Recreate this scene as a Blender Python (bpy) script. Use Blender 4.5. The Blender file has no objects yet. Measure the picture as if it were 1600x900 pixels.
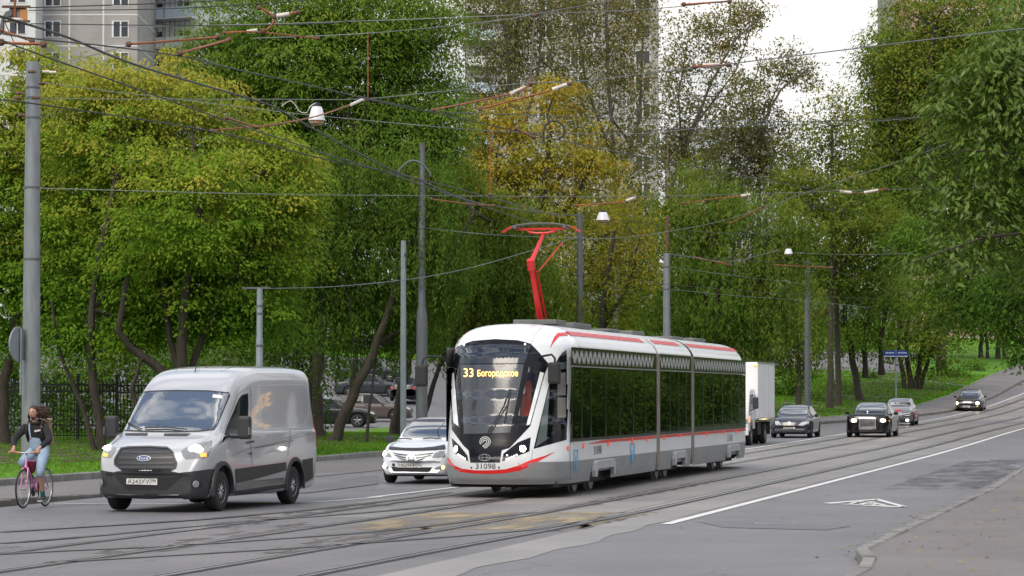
import bpy, bmesh, math, random
import numpy as np
from mathutils import Vector, Matrix
from mathutils.bvhtree import BVHTree
R = math.radians
scene = bpy.context.scene
COL = scene.collection

# ------------------------------------------------------------------ camera, sky, sun, exposure
F, HY, HC = 4600.0, 616.0, 2.0            # focal length in px of the 1600 px photo, horizon row, eye height
PITCH = math.atan((HY - 450) / F)
cam_d = bpy.data.cameras.new('camera'); cam = bpy.data.objects.new('camera', cam_d); COL.objects.link(cam)
cam_d.sensor_width = 36.0; cam_d.lens = 36.0 * F / 1600
cam_d.clip_start = 0.5; cam_d.clip_end = 6000
cam.location = (0, 0, HC); cam.rotation_euler = (R(90) + PITCH, 0, 0)
scene.camera = cam
SUN_EL, SUN_AZ = 42, 205                   # degrees; azimuth clockwise from +Y: behind the camera, a little left
world = bpy.data.worlds.new('World'); scene.world = world; world.use_nodes = True
wn = world.node_tree.nodes; wl = world.node_tree.links
wn.clear()
w_out = wn.new('ShaderNodeOutputWorld'); w_bg = wn.new('ShaderNodeBackground'); w_bg.inputs['Strength'].default_value = 0.15
w_sky = wn.new('ShaderNodeTexSky'); w_sky.sky_type = 'NISHITA'; w_sky.sun_disc = False
w_sky.sun_elevation = R(SUN_EL); w_sky.sun_rotation = R(SUN_AZ)
w_tc = wn.new('ShaderNodeTexCoord')
w_map = wn.new('ShaderNodeMapping'); w_map.inputs['Scale'].default_value = (1, 1, 2.6)
w_noi = wn.new('ShaderNodeTexNoise'); w_noi.inputs['Scale'].default_value = 3.6; w_noi.inputs['Detail'].default_value = 7; w_noi.inputs['Roughness'].default_value = 0.55
w_rmp = wn.new('ShaderNodeValToRGB'); w_rmp.color_ramp.elements[0].position = 0.42; w_rmp.color_ramp.elements[1].position = 0.56
w_noi2 = wn.new('ShaderNodeTexNoise'); w_noi2.inputs['Scale'].default_value = 3.0; w_noi2.inputs['Detail'].default_value = 4
w_cl = wn.new('ShaderNodeValToRGB')
w_cl.color_ramp.elements[0].position = 0.3; w_cl.color_ramp.elements[0].color = (5.1, 5.25, 5.6, 1)
w_cl.color_ramp.elements[1].position = 0.72; w_cl.color_ramp.elements[1].color = (10.2, 9.85, 9.3, 1)
w_mix = wn.new('ShaderNodeMix'); w_mix.data_type = 'RGBA'
wl.new(w_tc.outputs['Generated'], w_map.inputs['Vector']); wl.new(w_map.outputs['Vector'], w_noi.inputs['Vector']); wl.new(w_map.outputs['Vector'], w_noi2.inputs['Vector'])
wl.new(w_noi.outputs['Fac'], w_rmp.inputs['Fac']); wl.new(w_noi2.outputs['Fac'], w_cl.inputs['Fac'])
w_sep = wn.new('ShaderNodeSeparateXYZ'); wl.new(w_tc.outputs['Generated'], w_sep.inputs[0])
w_low = wn.new('ShaderNodeMapRange'); w_low.interpolation_type = 'SMOOTHSTEP'; w_low.inputs['From Min'].default_value = .12; w_low.inputs['From Max'].default_value = .5; w_low.inputs['To Min'].default_value = 1; w_low.inputs['To Max'].default_value = 0
w_max = wn.new('ShaderNodeMath'); w_max.operation = 'MAXIMUM'; wl.new(w_sep.outputs['Z'], w_low.inputs['Value']); wl.new(w_low.outputs['Result'], w_max.inputs[0]); wl.new(w_rmp.outputs['Color'], w_max.inputs[1])
wl.new(w_max.outputs[0], w_mix.inputs['Factor']); wl.new(w_sky.outputs['Color'], w_mix.inputs['A']); wl.new(w_cl.outputs['Color'], w_mix.inputs['B'])
w_ovc = wn.new('ShaderNodeMapRange'); w_ovc.inputs['From Min'].default_value = 0; w_ovc.inputs['From Max'].default_value = .75; w_ovc.inputs['To Min'].default_value = .56; w_ovc.inputs['To Max'].default_value = 1.25   # an overcast sky is dimmer towards the horizon
wl.new(w_sep.outputs['Z'], w_ovc.inputs['Value'])
w_mul = wn.new('ShaderNodeMix'); w_mul.data_type = 'RGBA'; w_mul.blend_type = 'MULTIPLY'; w_mul.inputs['Factor'].default_value = 1
wl.new(w_mix.outputs['Result'], w_mul.inputs['A']); wl.new(w_ovc.outputs['Result'], w_mul.inputs['B']); wl.new(w_mul.outputs['Result'], w_bg.inputs['Color']); wl.new(w_bg.outputs['Background'], w_out.inputs['Surface'])
sun_d = bpy.data.lights.new('sun', 'SUN'); sun_d.energy = 1.5; sun_d.angle = R(25); sun_d.color = (1.0, 0.91, 0.77)
sun = bpy.data.objects.new('sun', sun_d); COL.objects.link(sun)
_d = Vector((math.sin(R(SUN_AZ)) * math.cos(R(SUN_EL)), math.cos(R(SUN_AZ)) * math.cos(R(SUN_EL)), math.sin(R(SUN_EL))))
sun.rotation_euler = (-_d).to_track_quat('-Z', 'Y').to_euler(); sun.location = (0, 0, 60)
scene.view_settings.view_transform = 'Standard'; scene.view_settings.look = 'None'
scene.view_settings.gamma = 1.0; scene.view_settings.use_curve_mapping = False
scene.view_settings.exposure = 0.5
scene.render.engine = 'CYCLES'
scene.cycles.max_bounces = 6; scene.cycles.diffuse_bounces = 4; scene.cycles.glossy_bounces = 3
scene.cycles.transmission_bounces = 4; scene.cycles.transparent_max_bounces = 10
scene.cycles.caustics_reflective = False; scene.cycles.caustics_refractive = False
scene.cycles.use_denoising = True

# ------------------------------------------------------------------ measuring: photo pixel -> point of the place
def P(px, py, Y):
    """the point at depth Y metres that the photo shows at (px, py)"""
    x, y = (px - 800) / F, (450 - py) / F
    ca, sa = math.cos(PITCH), math.sin(PITCH)
    dy, dz = ca - y * sa, sa + y * ca
    return Vector((x * Y / dy, Y, HC + dz * Y / dy))
def at_z(px, py, z):
    x, y = (px - 800) / F, (450 - py) / F
    ca, sa = math.cos(PITCH), math.sin(PITCH)
    dy, dz = ca - y * sa, sa + y * ca
    k = (z - HC) / dz
    return Vector((x * k, dy * k, z))
def sstep(a, b, v):
    u = np.clip((np.asarray(v, float) - a) / (b - a), 0, 1); return u * u * (3 - 2 * u)
# road frame: depth Y along the street, t metres to the left of its right-hand white line
_ZY = np.array([-60, 90, 100, 115, 130, 145, 160, 175, 190, 205, 220, 238, 270, 320, 400, 500, 700, 1200.])
_ZZ = np.array([0, 0, .012, .05, .11, .19, .31, .46, .72, 1.2, 1.95, 3.1, 5.2, 8.0, 13, 18, 24, 30.])
_fy = np.arange(-60, 1200, 1.0); _fz = np.interp(_fy, _ZY, _ZZ)
_ker = np.hanning(21); _ker /= _ker.sum(); _fz = np.convolve(np.pad(_fz, 10, mode='edge'), _ker, mode='valid')
def Xw(Y):
    Y = np.asarray(Y, float)
    c = np.where(Y > 130, .00050 * (np.minimum(Y, 250) - 130) ** 2 + np.maximum(Y - 250, 0) * .12, 0)
    return 2.32 + .2235 * (Y - 45.1) + c
def t_of(X, Y): return (Xw(Y) - np.asarray(X, float)) * .976
def zg(X, Y):
    X = np.asarray(X, float); Y = np.asarray(Y, float)
    t = t_of(X, Y)
    ye = Y + .8 * np.clip(t - 9, 0, 70)
    z = np.interp(ye, _fy, _fz)
    mound = sstep(17.3, 28, t) * .32 * (1 - sstep(104, 128, Y))
    return z + mound
def road_pt(Y, t, dz=0.0):
    X = Xw(Y) - np.asarray(t, float) / .976
    return X, np.asarray(Y, float) + 0 * X, zg(X, Y) + dz
HEAD = math.atan2(-.976, -.2180)           # heading of the traffic that comes towards the camera
def ground(x, y): return float(zg(x, y))

# ------------------------------------------------------------------ objects
def link(o, parent=None):
    COL.objects.link(o)
    if parent is not None: o.parent = parent
    return o
def tag(o, label=None, cat=None, group=None, kind=None):
    if label: o['label'] = label
    if cat: o['category'] = cat
    if group: o['group'] = group
    if kind: o['kind'] = kind
    return o
def empty(name, loc, rz=0.0, label=None, cat=None, group=None, ry=0.0):
    o = bpy.data.objects.new(name, None); o.empty_display_size = .3; link(o)
    o.location = loc; o.rotation_euler = (0, ry, rz)
    return tag(o, label, cat, group)
def mesh_np(name, V, Fq, mats, smooth=False, attr=None):
    me = bpy.data.meshes.new(name)
    V = np.asarray(V, np.float32); Fq = np.asarray(Fq, np.int32); n = Fq.shape[1]
    me.vertices.add(len(V)); me.vertices.foreach_set('co', V.ravel())
    me.loops.add(Fq.size); me.loops.foreach_set('vertex_index', Fq.ravel())
    me.polygons.add(len(Fq)); me.polygons.foreach_set('loop_start', np.arange(0, Fq.size, n, dtype=np.int32))
    me.polygons.foreach_set('use_smooth', np.full(len(Fq), smooth))
    for k, v in (attr or {}).items():
        a = me.attributes.new(k, 'FLOAT', 'POINT'); a.data.foreach_set('value', np.asarray(v, np.float32))
    me.update(calc_edges=True)
    for m in (mats if isinstance(mats, (list, tuple)) else [mats]): me.materials.append(m)
    return me
class MB:
    """collects shapes; build() links them as one mesh object"""
    def __init__(s): s.v = []; s.f = []; s.mi = []; s.cur = 0
    def add(s, vs, fs):
        b = len(s.v); s.v += [tuple(map(float, q)) for q in vs]
        for f in fs: s.f.append(tuple(i + b for i in f)); s.mi.append(s.cur)
        return s
    def box(s, c, d, rz=0.0, M=None):
        cx, cy, cz = c; a, b, h = d[0] / 2, d[1] / 2, d[2] / 2
        vs = [Vector((x, y, z)) for z in (-h, h) for y in (-b, b) for x in (-a, a)]
        if rz: m = Matrix.Rotation(rz, 3, 'Z'); vs = [m @ q for q in vs]
        if M is not None: vs = [M @ q for q in vs]
        return s.add([q + Vector(c) for q in vs], [(0, 2, 3, 1), (4, 5, 7, 6), (0, 1, 5, 4), (2, 6, 7, 3), (0, 4, 6, 2), (1, 3, 7, 5)])
    def tube(s, pts, r, n=8, caps=True):
        pts = [Vector(p) for p in pts]; rs = list(r) if hasattr(r, '__len__') else [r] * len(pts)
        vs = []; fs = []; prev = None
        for i, p in enumerate(pts):
            d = (pts[min(i + 1, len(pts) - 1)] - pts[max(i - 1, 0)])
            d = d.normalized() if d.length > 1e-9 else Vector((0, 0, 1))
            if prev is None:
                u = d.orthogonal().normalized()
                if abs(d.z) < .95: u = d.cross(Vector((0, 0, 1))).normalized()
            else:
                u = prev - d * prev.dot(d); u = u.normalized() if u.length > 1e-6 else d.orthogonal().normalized()
            prev = u; w = d.cross(u)
            for k in range(n):
                a = 2 * math.pi * k / n; vs.append(p + (u * math.cos(a) + w * math.sin(a)) * rs[i])
        for i in range(len(pts) - 1):
            for k in range(n):
                a, b = i * n + k, i * n + (k + 1) % n; fs.append((a, b, b + n, a + n))
        if caps: fs.append(tuple(range(n))[::-1]); fs.append(tuple(range((len(pts) - 1) * n, len(pts) * n)))
        return s.add(vs, fs)
    def lathe(s, prof, c, axis='z', n=24, caps=True):
        """prof: (radius, height) pairs along the axis"""
        vs = []; fs = []
        for (r, h) in prof:
            for k in range(n):
                a = 2 * math.pi * k / n; u, w = r * math.cos(a), r * math.sin(a)
                q = (u, w, h) if axis == 'z' else ((u, h, w) if axis == 'y' else (h, u, w))
                vs.append((q[0] + c[0], q[1] + c[1], q[2] + c[2]))
        for i in range(len(prof) - 1):
            for k in range(n):
                a, b = i * n + k, i * n + (k + 1) % n; fs.append((a, b, b + n, a + n))
        if caps and prof[0][0] > 1e-4: fs.append(tuple(range(n))[::-1])
        if caps and prof[-1][0] > 1e-4: fs.append(tuple(range((len(prof) - 1) * n, len(prof) * n)))
        return s.add(vs, fs)
    def prism(s, poly, lo, hi, axis='y'):
        """poly in the plane across the axis ((x,z) for y, (y,z) for x, (x,y) for z)"""
        n = len(poly)
        def q(a, b, h): return (a, h, b) if axis == 'y' else ((h, a, b) if axis == 'x' else (a, b, h))
        vs = [q(a, b, lo) for a, b in poly] + [q(a, b, hi) for a, b in poly]
        fs = [tuple(range(n))[::-1], tuple(range(n, 2 * n))] + [(i, (i + 1) % n, (i + 1) % n + n, i + n) for i in range(n)]
        return s.add(vs, fs)
    def grid(s, G):
        """G: rows of points"""
        nr, nc = len(G), len(G[0]); vs = [p for r in G for p in r]
        return s.add(vs, [(i * nc + j, i * nc + j + 1, (i + 1) * nc + j + 1, (i + 1) * nc + j) for i in range(nr - 1) for j in range(nc - 1)])
    def mesh(s, name, mats, smooth=None, bevel=0.0, fixn=True):
        me = bpy.data.meshes.new(name); me.from_pydata(s.v, [], s.f)
        for m in (mats if isinstance(mats, (list, tuple)) else [mats]): me.materials.append(m)
        if any(s.mi): me.polygons.foreach_set('material_index', s.mi)
        if fixn or bevel:
            bm = bmesh.new(); bm.from_mesh(me)
            if fixn: bmesh.ops.recalc_face_normals(bm, faces=bm.faces)
            if bevel:
                es = [e for e in bm.edges if len(e.link_faces) == 2 and e.calc_face_angle(0) > R(35)]
                bmesh.ops.bevel(bm, geom=es, offset=bevel, segments=2, profile=.6, affect='EDGES', clamp_overlap=True)
            bm.to_mesh(me); bm.free()
        if smooth:
            me.polygons.foreach_set('use_smooth', [True] * len(me.polygons)); me.set_sharp_from_angle(angle=R(smooth))
        me.update()
        return me
    def build(s, name, mats, parent=None, smooth=None, bevel=0.0, fixn=True):
        return link(bpy.data.objects.new(name, s.mesh(name, mats, smooth, bevel, fixn)), parent)
def copy_tree(o, parent=None):
    c = o.copy(); COL.objects.link(c); c.parent = parent
    for ch in list(o.children): copy_tree(ch, c)
    return c

# ------------------------------------------------------------------ materials
MATS = {}
def pbr(name, col, rough=.5, metal=0.0, var=0.0, scale=4.0, bump=0.0, bscale=None, coat=0.0, emit=None, estr=0.0, col2=None, spec=.5, coords='Object', stretch=None, rvar=0.0):
    if name in MATS: return MATS[name]
    m = bpy.data.materials.new(name); m.use_nodes = True; nt = m.node_tree; b = nt.nodes['Principled BSDF']
    b.inputs['Base Color'].default_value = (*col, 1); b.inputs['Roughness'].default_value = rough; b.inputs['Metallic'].default_value = metal
    b.inputs['Specular IOR Level'].default_value = spec
    if coat: b.inputs['Coat Weight'].default_value = coat; b.inputs['Coat Roughness'].default_value = .06
    if emit: b.inputs['Emission Color'].default_value = (*emit, 1); b.inputs['Emission Strength'].default_value = estr
    if var or col2 or bump or rvar:
        tc = nt.nodes.new('ShaderNodeTexCoord'); src = tc.outputs[coords]
        if stretch:
            mp = nt.nodes.new('ShaderNodeMapping'); mp.inputs['Scale'].default_value = stretch; nt.links.new(src, mp.inputs['Vector']); src = mp.outputs['Vector']
        no = nt.nodes.new('ShaderNodeTexNoise'); no.inputs['Scale'].default_value = scale; no.inputs['Detail'].default_value = 8; no.inputs['Roughness'].default_value = .6
        nt.links.new(src, no.inputs['Vector'])
        rp = nt.nodes.new('ShaderNodeValToRGB'); rp.color_ramp.elements[0].position = .32; rp.color_ramp.elements[1].position = .68
        c2 = col2 if col2 else tuple(min(1, c * (1 + var)) for c in col); c1 = col if col2 else tuple(c * (1 - var) for c in col)
        rp.color_ramp.elements[0].color = (*c1, 1); rp.color_ramp.elements[1].color = (*c2, 1)
        nt.links.new(no.outputs['Fac'], rp.inputs['Fac']); nt.links.new(rp.outputs['Color'], b.inputs['Base Color'])
        if rvar:
            mr = nt.nodes.new('ShaderNodeMapRange'); mr.inputs['To Min'].default_value = max(.02, rough - rvar); mr.inputs['To Max'].default_value = rough + rvar
            nt.links.new(no.outputs['Fac'], mr.inputs['Value']); nt.links.new(mr.outputs['Result'], b.inputs['Roughness'])
        if bump:
            n2 = nt.nodes.new('ShaderNodeTexNoise'); n2.inputs['Scale'].default_value = bscale or scale * 8; n2.inputs['Detail'].default_value = 4
            nt.links.new(src, n2.inputs['Vector'])
            bp = nt.nodes.new('ShaderNodeBump'); bp.inputs['Strength'].default_value = bump; bp.inputs['Distance'].default_value = .02
            nt.links.new(n2.outputs['Fac'], bp.inputs['Height']); nt.links.new(bp.outputs['Normal'], b.inputs['Normal'])
    MATS[name] = m
    return m
def glass(name, tint=(.02, .025, .028), alpha=.75, ior=1.6, rough=.01):
    """dark tinted pane: part mirror (fresnel), part see-through"""
    if name in MATS: return MATS[name]
    m = bpy.data.materials.new(name); m.use_nodes = True; nt = m.node_tree; nt.nodes.clear()
    out = nt.nodes.new('ShaderNodeOutputMaterial'); tr = nt.nodes.new('ShaderNodeBsdfTransparent'); df = nt.nodes.new('ShaderNodeBsdfDiffuse')
    gl = nt.nodes.new('ShaderNodeBsdfGlossy'); fr = nt.nodes.new('ShaderNodeFresnel'); m1 = nt.nodes.new('ShaderNodeMixShader'); m2 = nt.nodes.new('ShaderNodeMixShader')
    tr.inputs['Color'].default_value = (.62, .68, .66, 1); df.inputs['Color'].default_value = (*tint, 1); gl.inputs['Roughness'].default_value = rough
    gl.inputs['Color'].default_value = (1, 1, 1, 1); fr.inputs['IOR'].default_value = ior; m1.inputs['Fac'].default_value = alpha
    nt.links.new(tr.outputs[0], m1.inputs[1]); nt.links.new(df.outputs[0], m1.inputs[2]); nt.links.new(fr.outputs[0], m2.inputs['Fac'])
    nt.links.new(m1.outputs[0], m2.inputs[1]); nt.links.new(gl.outputs[0], m2.inputs[2]); nt.links.new(m2.outputs[0], out.inputs['Surface'])
    MATS[name] = m
    return m
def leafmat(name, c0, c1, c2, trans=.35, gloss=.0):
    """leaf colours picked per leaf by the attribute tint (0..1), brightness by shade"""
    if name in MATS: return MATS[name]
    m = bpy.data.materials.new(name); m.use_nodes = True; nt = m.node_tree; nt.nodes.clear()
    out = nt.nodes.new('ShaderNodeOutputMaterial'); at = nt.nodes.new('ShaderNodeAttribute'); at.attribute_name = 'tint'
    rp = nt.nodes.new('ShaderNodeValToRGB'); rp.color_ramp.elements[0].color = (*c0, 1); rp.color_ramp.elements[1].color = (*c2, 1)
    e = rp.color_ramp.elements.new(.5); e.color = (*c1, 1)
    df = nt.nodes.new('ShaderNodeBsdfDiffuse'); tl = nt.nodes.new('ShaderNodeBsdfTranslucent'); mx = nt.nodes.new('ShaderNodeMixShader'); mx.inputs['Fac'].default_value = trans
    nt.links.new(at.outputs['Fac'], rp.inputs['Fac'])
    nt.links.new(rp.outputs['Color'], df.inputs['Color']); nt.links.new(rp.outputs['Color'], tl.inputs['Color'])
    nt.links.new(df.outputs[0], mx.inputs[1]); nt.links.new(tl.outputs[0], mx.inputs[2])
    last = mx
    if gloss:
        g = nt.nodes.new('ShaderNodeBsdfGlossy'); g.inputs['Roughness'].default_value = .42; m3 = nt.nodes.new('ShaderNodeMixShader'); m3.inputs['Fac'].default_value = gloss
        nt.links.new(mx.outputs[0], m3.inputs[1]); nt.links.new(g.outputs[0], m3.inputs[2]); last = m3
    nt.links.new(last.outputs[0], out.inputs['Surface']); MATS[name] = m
    return m

# ------------------------------------------------------------------ panels that follow a body's surface
def body_bvh(me):
    return (BVHTree.FromPolygons([v.co.copy() for v in me.vertices], [tuple(p.vertices) for p in me.polygons]),
            [v.normal.copy() for v in me.vertices], [v.co.copy() for v in me.vertices], [tuple(p.vertices) for p in me.polygons])
def _hit(B, axis, sign, a, b):
    if axis == 'x': o, d = Vector((sign * 40, a, b)), Vector((-sign, 0, 0))
    elif axis == 'y': o, d = Vector((a, sign * 20, b)), Vector((0, -sign, 0))
    else: o, d = Vector((a, b, 20)), Vector((0, 0, -1))
    h = B[0].ray_cast(o, d)
    if h[0] is None:
        q = Vector((0, a, b)) if axis == 'x' else (Vector((a, sign * 1.5, b)) if axis == 'y' else Vector((a, b, 1)))
        h = B[0].find_nearest(q)
    p, n, fi, _ = h
    wsum = Vector((0, 0, 0))
    for i in B[3][fi]: wsum += B[1][i] / max(1e-4, (B[2][i] - p).length)
    n2 = wsum.normalized() if wsum.length > 1e-6 else n
    if n2.dot(d) > 0: n2 = -n2
    return p, n2
def panel(name, B, poly, axis, sign, off, mat, parent, sub=.08, verts=None, faces=None, smooth=True):
    bm = bmesh.new()
    if verts is None:
        vs = [bm.verts.new((a, b, 0)) for a, b in poly]; bm.faces.new(vs)
    else:
        vs = [bm.verts.new((a, b, 0)) for a, b in verts]
        for f in faces:
            try: bm.faces.new([vs[i] for i in f])
            except ValueError: pass
    bmesh.ops.triangulate(bm, faces=bm.faces[:])
    for _ in range(7):
        es = [e for e in bm.edges if e.calc_length() > sub]
        if not es: break
        bmesh.ops.subdivide_edges(bm, edges=es, cuts=1); bmesh.ops.triangulate(bm, faces=bm.faces[:])
    ns = []
    for v in bm.verts:
        p, n = _hit(B, axis, sign, v.co.x, v.co.y); v.co = p + n * off; ns.append(n)
    me = bpy.data.meshes.new(name); bm.verts.index_update(); bm.normal_update()
    d = Vector((sign, 0, 0)) if axis == 'x' else (Vector((0, sign, 0)) if axis == 'y' else Vector((0, 0, 1)))
    fl = [f for f in bm.faces if f.normal.dot(d) < 0]
    if fl: bmesh.ops.reverse_faces(bm, faces=fl)
    bm.to_mesh(me); bm.free(); me.materials.append(mat)
    if smooth and len(ns) == len(me.vertices):
        me.polygons.foreach_set('use_smooth', [True] * len(me.polygons)); me.normals_split_custom_set_from_vertices(ns)
    return link(bpy.data.objects.new(name, me), parent)
_TXT = {}
def text2d(s, h, w=None):
    """filled letter outlines, height h of a capital, centred; width squeezed to w"""
    if s not in _TXT:
        c = bpy.data.curves.new('text', 'FONT'); c.body = s; c.resolution_u = 3
        o = bpy.data.objects.new('text', c); COL.objects.link(o); bpy.context.view_layer.update()
        me = bpy.data.meshes.new_from_object(o.evaluated_get(bpy.context.evaluated_depsgraph_get()))
        _TXT[s] = ([(v.co.x, v.co.y) for v in me.vertices], [tuple(p.vertices) for p in me.polygons])
        bpy.data.objects.remove(o); bpy.data.curves.remove(c); bpy.data.meshes.remove(me)
    V, Fc = _TXT[s]
    x0, x1 = min(v[0] for v in V), max(v[0] for v in V); k = h / .7
    kx = (w / (x1 - x0)) if w else k
    return [((v[0] - (x0 + x1) / 2) * kx, (v[1] - .35) * k) for v in V], Fc
def bool_cut(me, cutters, name):
    """subtract solid meshes from a body mesh"""
    o = bpy.data.objects.new(name + '_tmp', me); COL.objects.link(o); tmp = [o]
    for c in cutters:
        k = bpy.data.objects.new('cut_tmp', c); COL.objects.link(k); tmp.append(k)
        md = o.modifiers.new('b', 'BOOLEAN'); md.operation = 'DIFFERENCE'; md.object = k; md.solver = 'EXACT'; md.material_mode = 'TRANSFER'
    bpy.context.view_layer.update()
    r = bpy.data.meshes.new_from_object(o.evaluated_get(bpy.context.evaluated_depsgraph_get()))
    for k in tmp: bpy.data.objects.remove(k)
    r.name = name
    return r
def pchip(xs, ys, xq):
    xs = np.asarray(xs, float); ys = np.asarray(ys, float); h = np.diff(xs); d = np.diff(ys) / h
    m = np.zeros_like(ys); m[0], m[-1] = d[0], d[-1]
    for i in range(1, len(xs) - 1):
        if d[i - 1] * d[i] > 0:
            w1, w2 = 2 * h[i] + h[i - 1], h[i] + 2 * h[i - 1]; m[i] = (w1 + w2) / (w1 / d[i - 1] + w2 / d[i])
    i = np.clip(np.searchsorted(xs, xq) - 1, 0, len(xs) - 2); u = (xq - xs[i]) / h[i]
    return (2 * u**3 - 3 * u**2 + 1) * ys[i] + (u**3 - 2 * u**2 + u) * h[i] * m[i] + (-2 * u**3 + 3 * u**2) * ys[i + 1] + (u**3 - u**2) * h[i] * m[i + 1]
# ------------------------------------------------------------------ ground, roads, pavements, tracks, markings
def on_ground(px, py, dz=0.0):
    """where the photo's pixel meets the terrain"""
    last = None
    for Y in np.arange(18, 420, .5):
        p = P(px, py, Y)
        if p.z <= ground(p.x, p.y) + dz:
            if last is not None:
                a = last
                for _ in range(20):
                    m = (a + Y) / 2; q = P(px, py, m)
                    if q.z <= ground(q.x, q.y) + dz: Y = m
                    else: a = m
            q = P(px, py, Y); return Vector((q.x, q.y, ground(q.x, q.y) + dz))
        last = Y
    q = P(px, py, 300); return Vector((q.x, q.y, ground(q.x, q.y) + dz))
def yt(px, py, dz=0.0):
    q = on_ground(px, py, dz); return q.y, float(t_of(q.x, q.y))
def set_uv(me, uv):
    l = me.uv_layers.new(name='UVMap'); idx = np.empty(len(me.loops), np.int32); me.loops.foreach_get('vertex_index', idx)
    l.data.foreach_set('uv', np.asarray(uv, np.float32)[idx].ravel())
def sheet(name, Ys, tl, tr, dz, mat, nt=6, kind='structure', parent=None):
    """a sheet on the terrain between two edges given as t (number or function of Y)"""
    fl = tl if callable(tl) else (lambda y: tl + 0 * y); fr = tr if callable(tr) else (lambda y: tr + 0 * y)
    Ys = np.asarray(Ys, float); a = fl(Ys); b = fr(Ys); u = np.linspace(0, 1, nt)
    T = a[:, None] * (1 - u) + b[:, None] * u; YY = np.repeat(Ys[:, None], nt, 1)
    X, Y, Z = road_pt(YY, T, dz(YY) if callable(dz) else dz)
    V = np.stack([X, Y, Z], -1).reshape(-1, 3); n = len(Ys)
    i, j = np.meshgrid(np.arange(n - 1), np.arange(nt - 1), indexing='ij'); k = (i * nt + j).ravel()
    me = mesh_np(name, V, np.stack([k, k + 1, k + nt + 1, k + nt], -1), mat, True)
    set_uv(me, np.stack([YY, T], -1).reshape(-1, 2))
    return tag(link(bpy.data.objects.new(name, me), parent), kind=kind)
def strip(name, pts, w, dz, mat, parent=None, off=0.0):
    """flat ribbon along (Y,t) points"""
    pts = np.asarray(pts, float); k = max(2, int(abs(pts[-1, 0] - pts[0, 0]) / 2) + len(pts) * 2)
    s = np.concatenate([[0], np.cumsum(np.hypot(*np.diff(pts, axis=0).T))]); q = np.linspace(0, s[-1], k)
    Y = np.interp(q, s, pts[:, 0]); t = np.interp(q, s, pts[:, 1])
    X, Y, Z = road_pt(Y, t, dz)
    d = np.stack([np.gradient(X), np.gradient(Y)], -1); d /= np.linalg.norm(d, axis=1)[:, None]; nrm = np.stack([-d[:, 1], d[:, 0]], -1)
    ww = (w if hasattr(w, '__len__') else [-w / 2, w / 2])
    V = []
    for i in range(k):
        for o_ in ww: V.append((X[i] + nrm[i, 0] * (o_ + off), Y[i] + nrm[i, 1] * (o_ + off), Z[i]))
    Fq = [(2 * i, 2 * i + 1, 2 * i + 3, 2 * i + 2) for i in range(k - 1)]
    me = mesh_np(name, V, Fq, mat, True)
    set_uv(me, [(Y[i // 2], t[i // 2] + ww[i % 2]) for i in range(2 * k)])
    fix_up(me)
    return link(bpy.data.objects.new(name, me), parent)
def fix_up(me):
    me.update()
    if len(me.polygons) and me.polygons[0].normal.z < 0: me.flip_normals()
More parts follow.
